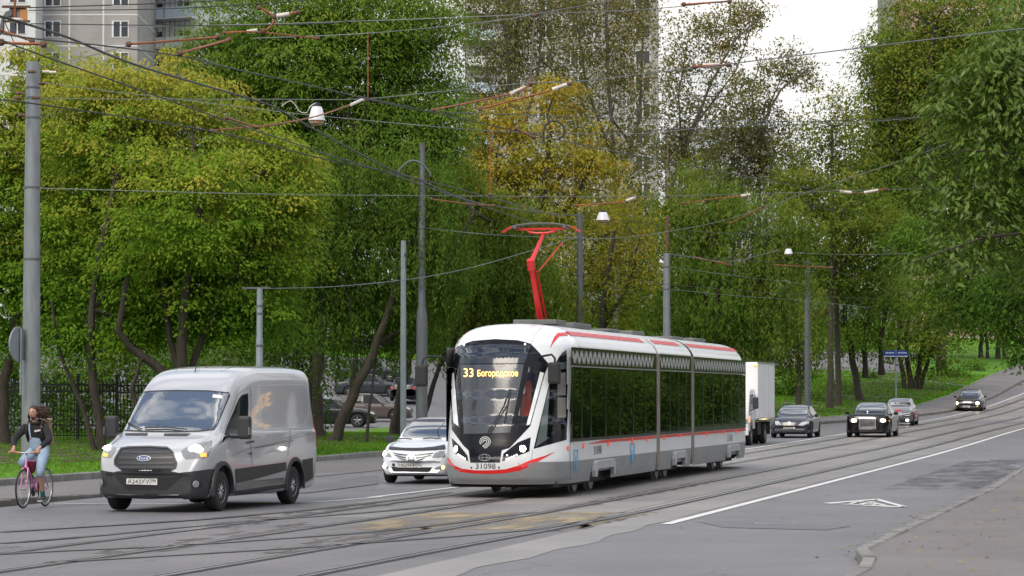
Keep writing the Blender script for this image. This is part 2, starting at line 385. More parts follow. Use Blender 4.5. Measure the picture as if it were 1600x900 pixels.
def road_mat(name, c1, c2, speck=.25, rough=.62, streak=(.06, .5), slabs=None, crack=0.0):
    m = bpy.data.materials.new(name); m.use_nodes = True; nt = m.node_tree; N = nt.nodes; L = nt.links; b = N['Principled BSDF']
    tc = N.new('ShaderNodeTexCoord'); mp = N.new('ShaderNodeMapping'); mp.inputs['Scale'].default_value = (streak[0], streak[1], 1); L.new(tc.outputs['UV'], mp.inputs['Vector'])
    n1 = N.new('ShaderNodeTexNoise'); n1.inputs['Scale'].default_value = 1.6; n1.inputs['Detail'].default_value = 9; n1.inputs['Roughness'].default_value = .62; L.new(mp.outputs['Vector'], n1.inputs['Vector'])
    n3 = N.new('ShaderNodeTexNoise'); n3.inputs['Scale'].default_value = .35; n3.inputs['Detail'].default_value = 6; L.new(tc.outputs['UV'], n3.inputs['Vector'])
    ad = N.new('ShaderNodeMath'); ad.operation = 'ADD'; L.new(n1.outputs['Fac'], ad.inputs[0]); L.new(n3.outputs['Fac'], ad.inputs[1])
    hf = N.new('ShaderNodeMath'); hf.operation = 'MULTIPLY'; hf.inputs[1].default_value = .5; L.new(ad.outputs[0], hf.inputs[0])
    rp = N.new('ShaderNodeValToRGB'); rp.color_ramp.elements[0].position = .36; rp.color_ramp.elements[1].position = .64
    rp.color_ramp.elements[0].color = (*c1, 1); rp.color_ramp.elements[1].color = (*c2, 1); L.new(hf.outputs[0], rp.inputs['Fac'])
    n2 = N.new('ShaderNodeTexNoise'); n2.inputs['Scale'].default_value = 28; n2.inputs['Detail'].default_value = 5; n2.inputs['Roughness'].default_value = .75; L.new(tc.outputs['UV'], n2.inputs['Vector'])
    sr = N.new('ShaderNodeMapRange'); sr.inputs['From Min'].default_value = .3; sr.inputs['From Max'].default_value = .7; sr.inputs['To Min'].default_value = 1 - speck; sr.inputs['To Max'].default_value = 1 + speck; L.new(n2.outputs['Fac'], sr.inputs['Value'])
    mu = N.new('ShaderNodeMix'); mu.data_type = 'RGBA'; mu.blend_type = 'MULTIPLY'; mu.inputs['Factor'].default_value = 1; L.new(rp.outputs['Color'], mu.inputs['A']); L.new(sr.outputs['Result'], mu.inputs['B'])
    col = mu.outputs['Result']; hgt = n2.outputs['Fac']
    if slabs:
        bt = N.new('ShaderNodeTexBrick'); bt.inputs['Scale'].default_value = 1; bt.inputs['Brick Width'].default_value = slabs[0]; bt.inputs['Row Height'].default_value = slabs[1]
        bt.inputs['Mortar Size'].default_value = .022; bt.inputs['Mortar Smooth'].default_value = .3; bt.inputs['Color1'].default_value = (1.08, 1.06, 1.02, 1); bt.inputs['Color2'].default_value = (.84, .85, .88, 1); bt.inputs['Mortar'].default_value = (.3, .27, .24, 1)
        nd = N.new('ShaderNodeTexNoise'); nd.inputs['Scale'].default_value = 1.1; L.new(tc.outputs['UV'], nd.inputs['Vector'])
        va = N.new('ShaderNodeMix'); va.data_type = 'RGBA'; va.blend_type = 'LINEAR_LIGHT'; va.inputs['Factor'].default_value = .05; L.new(tc.outputs['UV'], va.inputs['A']); L.new(nd.outputs['Color'], va.inputs['B'])
        L.new(va.outputs['Result'], bt.inputs['Vector'])
        m2 = N.new('ShaderNodeMix'); m2.data_type = 'RGBA'; m2.blend_type = 'MULTIPLY'; m2.inputs['Factor'].default_value = 1; L.new(col, m2.inputs['A']); L.new(bt.outputs['Color'], m2.inputs['B']); col = m2.outputs['Result']
    if crack:
        vo = N.new('ShaderNodeTexVoronoi'); vo.feature = 'DISTANCE_TO_EDGE'; vo.inputs['Scale'].default_value = .33
        nw = N.new('ShaderNodeTexNoise'); nw.inputs['Scale'].default_value = 1.2; nw.inputs['Detail'].default_value = 6; L.new(tc.outputs['UV'], nw.inputs['Vector'])
        wv = N.new('ShaderNodeMix'); wv.data_type = 'RGBA'; wv.blend_type = 'LINEAR_LIGHT'; wv.inputs['Factor'].default_value = .35; L.new(tc.outputs['UV'], wv.inputs['A']); L.new(nw.outputs['Color'], wv.inputs['B']); L.new(wv.outputs['Result'], vo.inputs['Vector'])
        cr = N.new('ShaderNodeMapRange'); cr.inputs['From Min'].default_value = .002; cr.inputs['From Max'].default_value = .012; cr.inputs['To Min'].default_value = 1 - crack; cr.inputs['To Max'].default_value = 1; L.new(vo.outputs['Distance'], cr.inputs['Value'])
        m3 = N.new('ShaderNodeMix'); m3.data_type = 'RGBA'; m3.blend_type = 'MULTIPLY'; m3.inputs['Factor'].default_value = 1; L.new(col, m3.inputs['A']); L.new(cr.outputs['Result'], m3.inputs['B']); col = m3.outputs['Result']
    L.new(col, b.inputs['Base Color']); b.inputs['Specular IOR Level'].default_value = .45
    rr = N.new('ShaderNodeMapRange'); rr.inputs['To Min'].default_value = rough - .14; rr.inputs['To Max'].default_value = rough + .14; L.new(n1.outputs['Fac'], rr.inputs['Value']); L.new(rr.outputs['Result'], b.inputs['Roughness'])
    bp = N.new('ShaderNodeBump'); bp.inputs['Strength'].default_value = .5; bp.inputs['Distance'].default_value = .012; L.new(hgt, bp.inputs['Height']); L.new(bp.outputs['Normal'], b.inputs['Normal'])
    MATS[name] = m
    return m
m_asph = road_mat('worn asphalt', (.112, .107, .112), (.165, .157, .160), .3, .56, crack=.35)
m_asph2 = road_mat('track asphalt', (.105, .097, .096), (.160, .149, .145), .3, .58, (.08, .6), crack=.5)
m_conc = road_mat('concrete slabs', (.162, .148, .140), (.245, .228, .212), .2, .55, (.1, .6), slabs=(2.9, 1.52))
m_cstrip = road_mat('old concrete', (.18, .171, .16), (.265, .252, .237), .22, .62, (.2, 1.0))
m_pave = road_mat('brown pavement asphalt', (.124, .108, .103), (.178, .157, .150), .32, .66, (.15, .3), crack=.4)
m_pave2 = road_mat('grey pavement asphalt', (.115, .105, .103), (.165, .152, .148), .3, .64, (.15, .3))
m_lot = road_mat('parking lot asphalt', (.105, .10, .10), (.14, .133, .133), .2, .6, (.1, .3))
m_kerb = pbr('kerb concrete', (.20, .19, .175), .8, var=.3, scale=1.5, bump=.3, bscale=30)
m_kerb2 = pbr('dirty kerb concrete', (.15, .135, .12), .8, var=.35, scale=1.3, bump=.3, bscale=30)
m_white = pbr('road paint', (.52, .51, .48), .6, col2=(.68, .67, .64), scale=9, bump=.15)
m_soil = pbr('soil', (.05, .055, .02), .9, col2=(.035, .075, .014), scale=.35, bump=.4, bscale=14)
m_lawn = pbr('lawn turf', (.060, .155, .010), .85, col2=(.105, .235, .014), scale=.55, bump=.9, bscale=26, spec=.15)
m_rail = pbr('rail steel', (.23, .22, .22), .33, .75, var=.35, scale=2.5, rvar=.12)
m_groove = pbr('rail groove', (.026, .022, .020), .8, var=.5, scale=5)
m_rust = pbr('rusty gap', (.075, .05, .038), .85, var=.6, scale=4, bump=.5)

Yg = np.concatenate([np.arange(-40, 260, 2.5), np.arange(260, 700, 10), np.arange(700, 1201, 50)])
Xg = np.concatenate([np.arange(-420, -60, 20), np.arange(-60, 110, 2.5), np.arange(110, 460, 20)])
XX, YY = np.meshgrid(Xg, Yg, indexing='ij'); ZZ = zg(XX, YY) - .22
i, j = np.meshgrid(np.arange(len(Xg) - 1), np.arange(len(Yg) - 1), indexing='ij'); k = (i * len(Yg) + j).ravel()
me = mesh_np('ground', np.stack([XX, YY, ZZ], -1).reshape(-1, 3), np.stack([k, k + len(Yg), k + len(Yg) + 1, k + 1], -1), m_soil, True); fix_up(me)
tag(link(bpy.data.objects.new('ground', me)), kind='structure')

def K_left(Y):   # left edge of the carriageway
    return np.interp(Y, [0, 120, 140, 166, 180, 192, 215, 240, 300], [12.7, 12.7, 12.9, 11.4, 9.6, 8.5, 8.6, 9.6, 10.0])
def G_left(Y):   # left edge of the pavement
    return np.interp(Y, [0, 70, 120, 140, 166, 180, 192, 215, 240, 300], [18.2, 17.2, 17.0, 16.2, 14.6, 12.8, 11.6, 11.6, 12.6, 13.2])
R_T = lambda Y: np.interp(Y, [20, 33, 36, 60, 75, 82, 90, 130], [-4.1, -4.25, -3.8, -3.98, -3.8, -4.6, -5.0, -5.0])
YR = np.concatenate([np.arange(22, 130, 2.0), np.arange(130, 420, 2.5)])
sheet('road', YR, K_left, R_T, 0.0, m_asph, 14)
sheet('road_track_bed', np.arange(26, 48.1, 2), lambda y: np.where(y < 40, 9.0, 7.2), .95, .004, m_asph2, 8)
sheet('road_track_slabs', np.arange(48, 400, 2.0), 7.1, .22, .004, m_conc, 10)
sheet('road_edge_strip', np.arange(26, 48.1, 1.0), .95, lambda y: .12 + .08 * np.sin(y * 1.7) + .06 * np.sin(y * .6), .005, m_cstrip, 3)
sheet('pavement_right', np.arange(22, 130, 2.0), lambda y: R_T(y) - .16, lambda y: R_T(y) - 7.5, .10, m_pave, 8)
sheet('lawn_right', np.arange(22, 300, 3.0), lambda y: np.where(y < 130, R_T(y) - 7.4, R_T(y) - .2), -60, .12, m_soil, 14)
sheet('pavement_left', np.arange(44, 120.1, 1.0), lambda y: G_left(y) - .1, lambda y: np.interp(y, [44, 57, 59.5, 120], [12.86, 12.92, 12.65, 12.65]), lambda y: np.interp(y, [44, 54, 59.5, 120], [.12, .12, .012, .012]), m_pave2, 6)
sheet('pavement_left_far', np.arange(122, 400, 2.0), lambda y: G_left(y) - .05, lambda y: K_left(y) + .14, .11, m_pave2, 6)
sheet('lawn_left', np.arange(44, 131, 1.5), lambda y: 62 + 0 * y, lambda y: G_left(y) + .12, .14, m_lawn, 40)
sheet('lawn_left_far', np.arange(131, 330, 2.5), lambda y: np.where(y < 225, 29.0, 50.0), lambda y: G_left(y) + .12, .13, m_lawn, 24)
sheet('lawn_left_back', np.arange(225, 330, 5.0), 120, 50, .10, m_lawn, 16)
sheet('parking_lot', np.arange(133, 226, 2.5), 110, 28.6, .06, m_lot, 30)
sheet('road_back', np.arange(236, 266, 2.5), 90, lambda y: 19 + .15 * (y - 236), .16, m_asph, 20)
_a, _b = on_ground(425, 700), on_ground(640, 672)
sheet('path', np.arange(114, 122, 1.0), lambda y: 60 + 0 * y, lambda y: G_left(y) + .2, .155, m_pave2, 30)

def kerb(name, pts, mat, h=.13, w=.16, base=0.0, label=None):
    """a kerb of stones along (Y,t) points; rises on the side of growing t"""
    pts = np.asarray(pts, float); s = np.concatenate([[0], np.cumsum(np.hypot(*np.diff(pts, axis=0).T))])
    n = max(3, int(s[-1] / 1.0)); q = np.linspace(0, s[-1], n); Y = np.interp(q, s, pts[:, 0]); t = np.interp(q, s, pts[:, 1])
    X, Y, Z = road_pt(Y, t, base); d = np.stack([np.gradient(X), np.gradient(Y)], -1); d /= np.linalg.norm(d, axis=1)[:, None]
    rng = random.Random(len(name) + n); m = MB()
    hh = h if hasattr(h, '__len__') else [h] * n
    if len(hh) != n: hh = list(np.interp(np.linspace(0, 1, n), np.linspace(0, 1, len(hh)), hh))
    for i in range(n - 1):
        a = Vector((X[i], Y[i], Z[i])); b = Vector((X[i + 1], Y[i + 1], Z[i + 1])); dv = (b - a); L_ = dv.length; dv.normalize(); g = .012
        nv = Vector((-dv.y, dv.x, 0)) * (w / 2); a2 = a + dv * g; b2 = b - dv * g
        jz = rng.uniform(-.014, .014); h0, h1 = hh[i] + jz, hh[i + 1] + jz
        vs = []
        for p, h_ in ((a2, h0), (b2, h1)):
            vs += [p - nv + Vector((0, 0, -.2)), p - nv + Vector((0, 0, h_ - .02)), p - nv * .8 + Vector((0, 0, h_)), p + nv * .8 + Vector((0, 0, h_)), p + nv + Vector((0, 0, h_ - .02)), p + nv + Vector((0, 0, -.2))]
        fs = [(k, k + 1, k + 7, k + 6) for k in range(5)] + [tuple(range(6)), tuple(range(6, 12))[::-1]]
        m.add(vs, fs)
    o = m.build(name, mat); tag(o, kind='structure')
    return o
yy = np.arange(24, 128, 2.0); kerb('kerb_right', np.stack([yy, R_T(yy) - .08], -1), m_kerb, .125)
yy = np.arange(44, 131, 2.0); kerb('kerb_lawn', np.stack([yy, G_left(yy) + .02], -1), m_kerb, .17, .18)
kerb('kerb_corner', [(44, 12.78), (52, 12.8), (56.5, 12.84), (59.5, 12.7)], m_kerb2, [.14, .14, .14, .14, .12, .07, .025], .18)
yy = np.arange(120, 400, 3.0); kerb('kerb_far', np.stack([yy, K_left(yy) + .06], -1), m_kerb2, .15, .18)
yy = np.arange(131, 400, 3.0); kerb('kerb_far_lawn', np.stack([yy, G_left(yy) + .04], -1), m_kerb, .15, .12)
yy = np.arange(28, 110, 4.0); kerb('kerb_parking', np.stack([0 * yy + 132.5, yy], -1), m_kerb, .16, .18)
def kerb_px(name, pts, w=.35, h=.16):
    q = [yt(*p) for p in pts]; kerb(name, q, m_kerb, h, w)
kerb_px('kerb_path', [(1225, 632), (1300, 640), (1345, 644)]); kerb_px('kerb_path', [(1240, 619), (1310, 622), (1392, 623)])
kerb_px('kerb_path', [(1250, 583), (1320, 589), (1372, 593), (1410, 597)]); kerb_px('kerb_path', [(1452, 599), (1485, 603), (1512, 606)])

# rails of the four tracks
def bend(t): return [(26, t + .62), (33, t + .5), (38, t + .38), (44, t + .16), (50, t + .02), (56, t), (90, t), (130, t), (398, t)]
def rail(name, pts, parent):
    strip(name, pts, [-.04, .04], .013, m_rail, parent)
    r = COL.objects[-1] if False else parent.children[-1]
    strip('groove', pts, [.04, .11], .010, m_groove, r)
    strip('lip', pts, [.11, .14], .013, m_rail, r)
    strip('gap', pts, [-.12, -.04], .010, m_groove, r)
def track(label, rails):
    Y0, t0 = rails[0][0]; x, y, z = road_pt(Y0, t0)
    tr = tag(bpy.data.objects.new('tram_track', None), label, 'tram track', 'tram tracks set in the street'); link(tr)
    for r in rails: rail('rail', r, tr)
track('straight pair of grooved steel rails under the white tram', [bend(6.33), bend(4.8)])
track('straight pair of grooved steel rails beside the long white line and the right lane', [bend(2.72), bend(1.18)])
PX = lambda L: [yt(*p) for p in L]
track('curved pair of rails swinging from the tram towards the van and cyclist', [PX([(0, 832), (150, 823), (320, 812), (470, 799), (560, 789), (640, 779), (700, 770)]), PX([(0, 850), (150, 838), (300, 823), (400, 814), (530, 805), (625, 797), (740, 785), (824, 776)])])
track('curved pair of rails crossing the open asphalt in front of the van and tram', [PX([(0, 867), (105, 861), (212, 857), (330, 850), (415, 844), (560, 834), (700, 819), (830, 801)]), PX([(78, 880), (312, 866), (480, 856), (600, 847), (720, 838), (824, 829), (930, 814)])])

# painted lines and marks
def line(name, pts, w): tag(strip(name, pts, w, .009, m_white), kind='structure')
line('road_marking', [(45.3, 0), (70, 0), (100, 0), (130, 0), (170, 0), (398, 0)], .17)
line('road_marking', [(57, 7.55), (62, 7.42), (75, 7.35), (90, 7.3), (120, 7.3), (398, 7.3)], .15)
line('road_marking', PX([(85, 787), (170, 788), (320, 787.5), (470, 786)]), .13)
line('road_marking', PX([(470, 786), (520, 783.5), (600, 776.5)]), .12)
def poly_mark(name, pxs, mat, dz=.009):
    q = [on_ground(*p, dz) for p in pxs]; c = sum(q, Vector()) / len(q)
    me = bpy.data.meshes.new(name); me.from_pydata([tuple(v) for v in q], [], [tuple(range(len(q)))]); me.materials.append(mat)
    me.update()
    if me.polygons[0].normal.z < 0: me.flip_normals()
    me.uv_layers.new(name='UVMap'); 
    for lp in me.loops: me.uv_layers[0].data[lp.index].uv = (q[lp.vertex_index].y, q[lp.vertex_index].x)
    return tag(link(bpy.data.objects.new(name, me)), kind='structure')
# triangular warning sign painted on the right lane: a bent outline and two running figures
for pl in ([(1284, 786), (1372, 779), (1371, 780.6), (1300, 786.6)], [(1372, 779), (1419, 791.8), (1409, 791.9), (1367, 780.6)], [(1284, 786), (1300, 786.6), (1409, 791), (1419, 791.8), (1392, 792.1)],
           [(1325, 786.6), (1334, 784.2), (1343, 784.4), (1331, 787.3)], [(1336, 784.0), (1347, 783.2), (1350, 784.2), (1339, 785.0)], [(1341, 787.5), (1352, 785.2), (1358, 785.6), (1349, 788.2)],
           [(1352, 784.6), (1362, 783.4), (1372, 784.6), (1361, 785.6)], [(1360, 788.0), (1368, 785.6), (1378, 787.2), (1388, 789.6), (1379, 789.6), (1371, 787.7), (1366, 788.8)], [(1354, 787.4), (1360, 786.2), (1364, 786.6), (1357, 788.0)]):
    poly_mark('road_marking', pl, m_white)
# repairs, stains and broken edges in the paving
m_patch = road_mat('fresh asphalt patch', (.098, .095, .10), (.135, .13, .135), .25, .55, (.2, .6))
m_wear = road_mat('broken brown paving', (.06, .047, .042), (.12, .10, .09), .5, .8, (.5, 1.5))
def blotch(name, mat, alpha_scale=2.2, cut=(.44, .6)):
    """a stain whose ragged outline comes from noise"""
    m = mat.copy(); m.name = name; nt = m.node_tree; b = nt.nodes['Principled BSDF']
    tc = nt.nodes.new('ShaderNodeTexCoord'); n = nt.nodes.new('ShaderNodeTexNoise'); n.inputs['Scale'].default_value = alpha_scale; n.inputs['Detail'].default_value = 8
    mp = nt.nodes.new('ShaderNodeMapping'); mp.inputs['Scale'].default_value = (.45, 1.4, 1); nt.links.new(tc.outputs['UV'], mp.inputs['Vector']); nt.links.new(mp.outputs['Vector'], n.inputs['Vector'])
    r = nt.nodes.new('ShaderNodeMapRange'); r.inputs['From Min'].default_value = cut[0]; r.inputs['From Max'].default_value = cut[1]
    nt.links.new(n.outputs['Fac'], r.inputs['Value']); nt.links.new(r.outputs['Result'], b.inputs['Alpha'])
    return m
m_sand = blotch('sand stain', road_mat('sandy dust', (.25, .20, .12), (.34, .27, .17), .2, .85), 1.2, (.38, .62))
m_wearb = blotch('ragged wear', m_wear, 2.4, (.50, .59))
m_oil = blotch('dark stain', road_mat('oily asphalt', (.075, .072, .076), (.10, .096, .10), .2, .45), .9, (.42, .66))
m_pale = blotch('pale stain', road_mat('pale dried puddle', (.24, .24, .25), (.3, .3, .31), .15, .5), 1.4, (.42, .6))
def stain(mat, Y0, Y1, t0, t1, dz=.0075): sheet('road_stain', np.linspace(Y0, Y1, 8), t1, t0, dz, mat, 5)
stain(m_sand, 43.5, 50, 1.0, 4.6); stain(m_wearb, 37, 46, 4.9, 5.7); stain(m_wearb, 37, 45, 2.9, 3.8); stain(m_wearb, 44, 54, 6.1, 7.0); stain(m_wearb, 43, 50, .9, 1.5); stain(m_wearb, 52, 66, 2.5, 3.0)
stain(m_oil, 62, 90, -3.6, -1.6); stain(m_pale, 78, 84, -4.2, -2.8)
poly_mark('road_patch', [(1090, 815), (1185, 812), (1330, 822), (1290, 828), (1130, 824)], m_patch, .006)
poly_mark('road_patch', [(1418, 742), (1490, 742), (1560, 750), (1530, 754), (1415, 748)], m_patch, .006)
poly_mark('road_patch', [(590, 742), (520, 752), (430, 762), (400, 770), (480, 770), (590, 756)], m_patch, .014)
m_soilb = blotch('bare soil patch', road_mat('bare soil', (.07, .052, .034), (.12, .092, .06), .3, .9), 1.6, (.46, .58))
sheet('bare_soil', np.linspace(64, 128, 40), lambda y: G_left(y) + 12, lambda y: G_left(y) + 3.5, .150, m_soilb, 8); sheet('bare_soil', np.linspace(160, 236, 40), lambda y: G_left(y) + 9, lambda y: G_left(y) + 1, .142, m_soilb, 8)
m_dirt = blotch('gutter dirt', road_mat('dusty dirt', (.105, .096, .088), (.15, .138, .125), .3, .85), 2.2, (.40, .58))

m_iron = pbr('cast iron', (.26, .26, .265), .55, .4, var=.3, scale=12)
g = MB(); c = on_ground(1212, 818.5)
M_ = Matrix.Rotation(HEAD, 3, 'Z')
for k_ in range(-6, 7): g.box((c.x + k_ * .045, c.y, c.z + .006), (.02, .36, .012))
g.box((c.x, c.y - .19, c.z + .007), (.62, .03, .014)); g.box((c.x, c.y + .19, c.z + .007), (.62, .03, .014)); g.box((c.x - .31, c.y, c.z + .007), (.03, .38, .014)); g.box((c.x + .31, c.y, c.z + .007), (.03, .38, .014))
tag(g.build('drain_grate', m_iron), 'long iron drain grate in the grey right lane before the painted triangle', 'drain grate')
# grass blades on the near verge and the far slope, one mass each
def grass(name, n, Y0, Y1, tf0, tf1, h, seed, w=.012):
    rng = np.random.default_rng(seed); Y = Y0 + (Y1 - Y0) * rng.random(n) ** .8
    a = tf0(Y) if callable(tf0) else tf0; b = tf1(Y) if callable(tf1) else tf1
    t = a + (b - a) * rng.random(n); X, Y, Z = road_pt(Y, t, .12)
    an = rng.random(n) * 6.283; hh = h * (.5 + rng.random(n)); lean = rng.normal(0, .35, (n, 2)) * hh[:, None]
    ux, uy = np.cos(an) * w, np.sin(an) * w
    V = np.stack([np.stack([X - ux, Y - uy, Z], -1), np.stack([X + ux, Y + uy, Z], -1), np.stack([X + lean[:, 0], Y + lean[:, 1], Z + hh], -1)], 1).reshape(-1, 3)
    me = mesh_np(name, V, np.arange(3 * n).reshape(-1, 3), m_grass, False, {'tint': np.repeat(rng.random(n), 3)})
    return tag(link(bpy.data.objects.new(name, me)), 'short green grass of the verge', 'grass', kind='stuff')
m_grass = leafmat('grass blades', (.05, .135, .008), (.085, .20, .010), (.16, .26, .03), .35)
grass('grass', 110000, 66, 128, lambda y: G_left(y) + .2, lambda y: G_left(y) + 22, .09, 3)
def litter(name, n, Y0, Y1, t0, t1, dz, seed, s=.05):
    rng = np.random.default_rng(seed); Y = Y0 + (Y1 - Y0) * rng.random(n); a = t0(Y) if callable(t0) else t0; b = t1(Y) if callable(t1) else t1
    t = a + (b - a) * rng.random(n); X, Y, Z = road_pt(Y, t, dz); an = rng.random(n) * 6.283; L_ = s * (.6 + .8 * rng.random(n))
    c, s_ = np.cos(an) * L_, np.sin(an) * L_; h = rng.random((n, 4)) * .02
    V = np.stack([np.stack([X + c, Y + s_, Z + h[:, 0]], -1), np.stack([X - s_ * .5, Y + c * .5, Z + h[:, 1]], -1), np.stack([X - c, Y - s_, Z + h[:, 2]], -1), np.stack([X + s_ * .5, Y - c * .5, Z + h[:, 3]], -1)], 1).reshape(-1, 3)
    me = mesh_np(name, V, np.arange(4 * n).reshape(-1, 4), m_litter, False, {'tint': np.repeat(rng.random(n), 4)})
    return tag(link(bpy.data.objects.new(name, me)), 'yellow and brown fallen leaves', 'fallen leaves', kind='stuff')
m_litter = leafmat('fallen leaves', (.10, .055, .02), (.30, .20, .04), (.45, .34, .06), .1)
litter('fallen_leaves', 900, 66, 110, lambda y: G_left(y) + .3, lambda y: G_left(y) + 14, .19, 5); litter('fallen_leaves', 160, 30, 60, lambda y: R_T(y) - .3, lambda y: R_T(y) - 4, .108, 6, .045); litter('fallen_leaves', 90, 50, 100, lambda y: G_left(y) - 2.5, lambda y: G_left(y) - .1, .13, 7, .045)
litter('fallen_leaves', 60, 34, 70, lambda y: R_T(y) + .5, lambda y: R_T(y) + .02, .008, 8, .04)
grass('grass', 40000, 150, 240, lambda y: G_left(y) + .2, lambda y: G_left(y) + 13, .09, 4, .04)
# ------------------------------------------------------------------ panels fitted on a body where the photo shows them
def px_hit(B, Mi, px, py):
    o = Mi @ Vector((0, 0, HC)); d = (Mi.to_3x3() @ (P(px, py, 50) - Vector((0, 0, HC)))).normalized()
    h = B[0].ray_cast(o, d)
    if h[0] is None: return None, o, d
    return h, o, d
def panel_px(name, B, root, poly, off, mat, parent=None, sub=5.0, verts=None, faces=None, thick=0.0):
    Mi = root.matrix_basis.inverted(); bm = bmesh.new()
    if verts is None:
        bm.faces.new([bm.verts.new((a, -b, 0)) for a, b in poly])
    else:
        vs = [bm.verts.new((a, -b, 0)) for a, b in verts]
        for f in faces:
            try: bm.faces.new([vs[i] for i in f])
            except ValueError: pass
    bmesh.ops.triangulate(bm, faces=bm.faces[:])
    for _ in range(7):
        es = [e for e in bm.edges if e.calc_length() > sub]
        if not es: break
        bmesh.ops.subdivide_edges(bm, edges=es, cuts=1); bmesh.ops.triangulate(bm, faces=bm.faces[:])
    ns = []; o = Mi @ Vector((0, 0, HC))
    for v in bm.verts:
        h, o, d = px_hit(B, Mi, v.co.x, -v.co.y)
        if h is None:
            best = None
            for k in np.arange(30, 215, 1.0):
                q = B[0].find_nearest(o + d * k)
                if best is None or q[3] < best[3]: best = q
            h = best
        p, n, fi, _ = h; ws = Vector((0, 0, 0))
        for i in B[3][fi]: ws += B[1][i] / max(1e-4, (B[2][i] - p).length)
        n = ws.normalized() if ws.length > 1e-6 else n
        if n.dot(d) > 0: n = -n
        v.co = p + n * off; ns.append(n)
    bm.verts.index_update(); bm.normal_update()
    fl = [f for f in bm.faces if f.normal.dot(f.calc_center_median() - o) > 0]
    if fl: bmesh.ops.reverse_faces(bm, faces=fl)
    me = bpy.data.meshes.new(name); bm.to_mesh(me); bm.free(); me.materials.append(mat)
    me.polygons.foreach_set('use_smooth', [True] * len(me.polygons)); me.normals_split_custom_set_from_vertices(ns)
    return link(bpy.data.objects.new(name, me), parent)
def text_px(name, s, B, root, corners, off, mat, parent=None):
    """letters fitted in a quad of the photo (top left, top right, bottom right, bottom left)"""
    V, Fc = text2d(s, 1.0); xs = [v[0] for v in V]; x0, x1 = min(xs), max(xs); tl, tr, br, bl = [Vector(c) for c in corners]
    out = []
    for a, b in V:
        u = (a - x0) / (x1 - x0); w = b + .5; out.append(tuple((bl * (1 - u) + br * u) * (1 - w) + (tl * (1 - u) + tr * u) * w))
    return panel_px(name, B, root, None, off, mat, parent, 50, out, Fc)
def px_point(B, root, px, py, off=0.0):
    Mi = root.matrix_basis.inverted(); h, o, d = px_hit(B, Mi, px, py)
    if h is None:
        h = min((B[0].find_nearest(o + d * k) for k in np.arange(30, 215, 1.0)), key=lambda q: q[3])
    return h[0] + h[1] * off, h[1]
def locM(root):
    """matrix of an unparented object set by location and rotation"""
    root.matrix_basis = Matrix.LocRotScale(root.location, root.rotation_euler, None); return root

m_wht = pbr('white tram paint', (.70, .71, .72), .28, var=.05, scale=1.2, coat=.4)
m_gry = pbr('grey tram paint', (.22, .225, .23), .42, var=.14, scale=1.6, stretch=(1, 1, 2))
m_blk = pbr('black gloss', (.008, .009, .012), .14, spec=.18)
m_blue = pbr('tinted upper panel', (.016, .022, .034), .08)
m_red = pbr('red paint', (.60, .012, .014), .35)
m_rubber = pbr('black rubber', (.018, .018, .019), .7, var=.2, scale=9)
m_dark = pbr('dark underframe', (.022, .020, .019), .85, var=.4, scale=4)
m_tglass = glass('tram window glass', (.008, .011, .009), .40, 1.30)
m_wsh = glass('tram windscreen', (.07, .078, .092), .66, 1.5, .11)
m_cab = glass('cab side glass', (.02, .02, .025), .12, 1.35)
m_sq = pbr('white pattern', (.62, .62, .60), .5)
m_led = pbr('amber letters', (.2, .1, .02), .5, emit=(1.0, .52, .14), estr=3.2)
m_lamp = pbr('lit headlamp', (.8, .8, .8), .3, emit=(1.0, .93, .82), estr=14)
m_lampw = pbr('warm headlamp', (.8, .7, .5), .3, emit=(1.0, .72, .38), estr=16)
m_blu = pbr('light blue sticker', (.05, .32, .62), .5)
m_ink = pbr('black lettering', (.015, .015, .017), .5)
m_fair = pbr('light grey fairing', (.36, .365, .37), .4, var=.12, scale=3)
m_alu = pbr('bare aluminium', (.42, .42, .42), .35, .7, var=.1)
m_roofbox = pbr('roof box grey', (.10, .105, .10), .6, var=.2)
m_bel = pbr('gangway cover', (.19, .16, .125), .55, var=.35, scale=2)
m_pred = pbr('pantograph red', (.62, .012, .016), .38)
m_chrome = pbr('chrome', (.62, .62, .63), .12, 1.0)
m_seat = pbr('tram seat', (.05, .06, .09), .8)
m_pole = pbr('yellow grab pole', (.55, .33, .02), .4)
m_intw = pbr('interior panel', (.16, .15, .13), .7)
m_refl = pbr('glowing red reflector', (.65, .03, .01), .3, emit=(1, .08, .02), estr=.25)  # side reflector given a faint glow though it is no lamp

TZ = [.27, .40, .70, .95, 1.13, 1.5, 2.0, 2.53, 2.80, 2.90, 2.925, 2.99, 3.08, 3.17, 3.25, 3.31, 3.355, 3.385, 3.40]
TWD = [1.205, 1.23, 1.25, 1.25, 1.25, 1.25, 1.25, 1.25, 1.245, 1.24, 1.25, 1.225, 1.17, 1.09, .98, .84, .66, .40, .02]
TX0 = [-.10, -.03, 0, -.04, -.09, -.19, -.33, -.48, -.58, -.625, -.635, -.67, -.74, -.84, -.97, -1.12, -1.32, -1.62, -2.0]
def tw(z): return float(np.interp(z, TZ, TWD))
def tx0(z): return float(pchip(TZ, TX0, np.array([z]))[0])
def tram_row(z, xend, na=30, xs_=None):
    w = tw(z); L_ = 1.3 * w / 1.25; x0 = tx0(z); row = []
    xs_ = xs_ or np.linspace(xend, x0 - L_, 12)[:-1]
    nose = [(x0 - L_ + L_ * math.cos(a), w * math.copysign(abs(math.sin(a)) ** .80, math.sin(a)), z) for a in np.linspace(-math.pi / 2, math.pi / 2, na)]
    return [(x, -w, z) for x in xs_] + nose + [(x, w, z) for x in xs_[::-1]]
def zrows(a, b):
    z = [a] + [q for q in np.unique(np.concatenate([TZ, np.arange(.3, 3.0, .1)])) if a < q < b] + [b]; return z
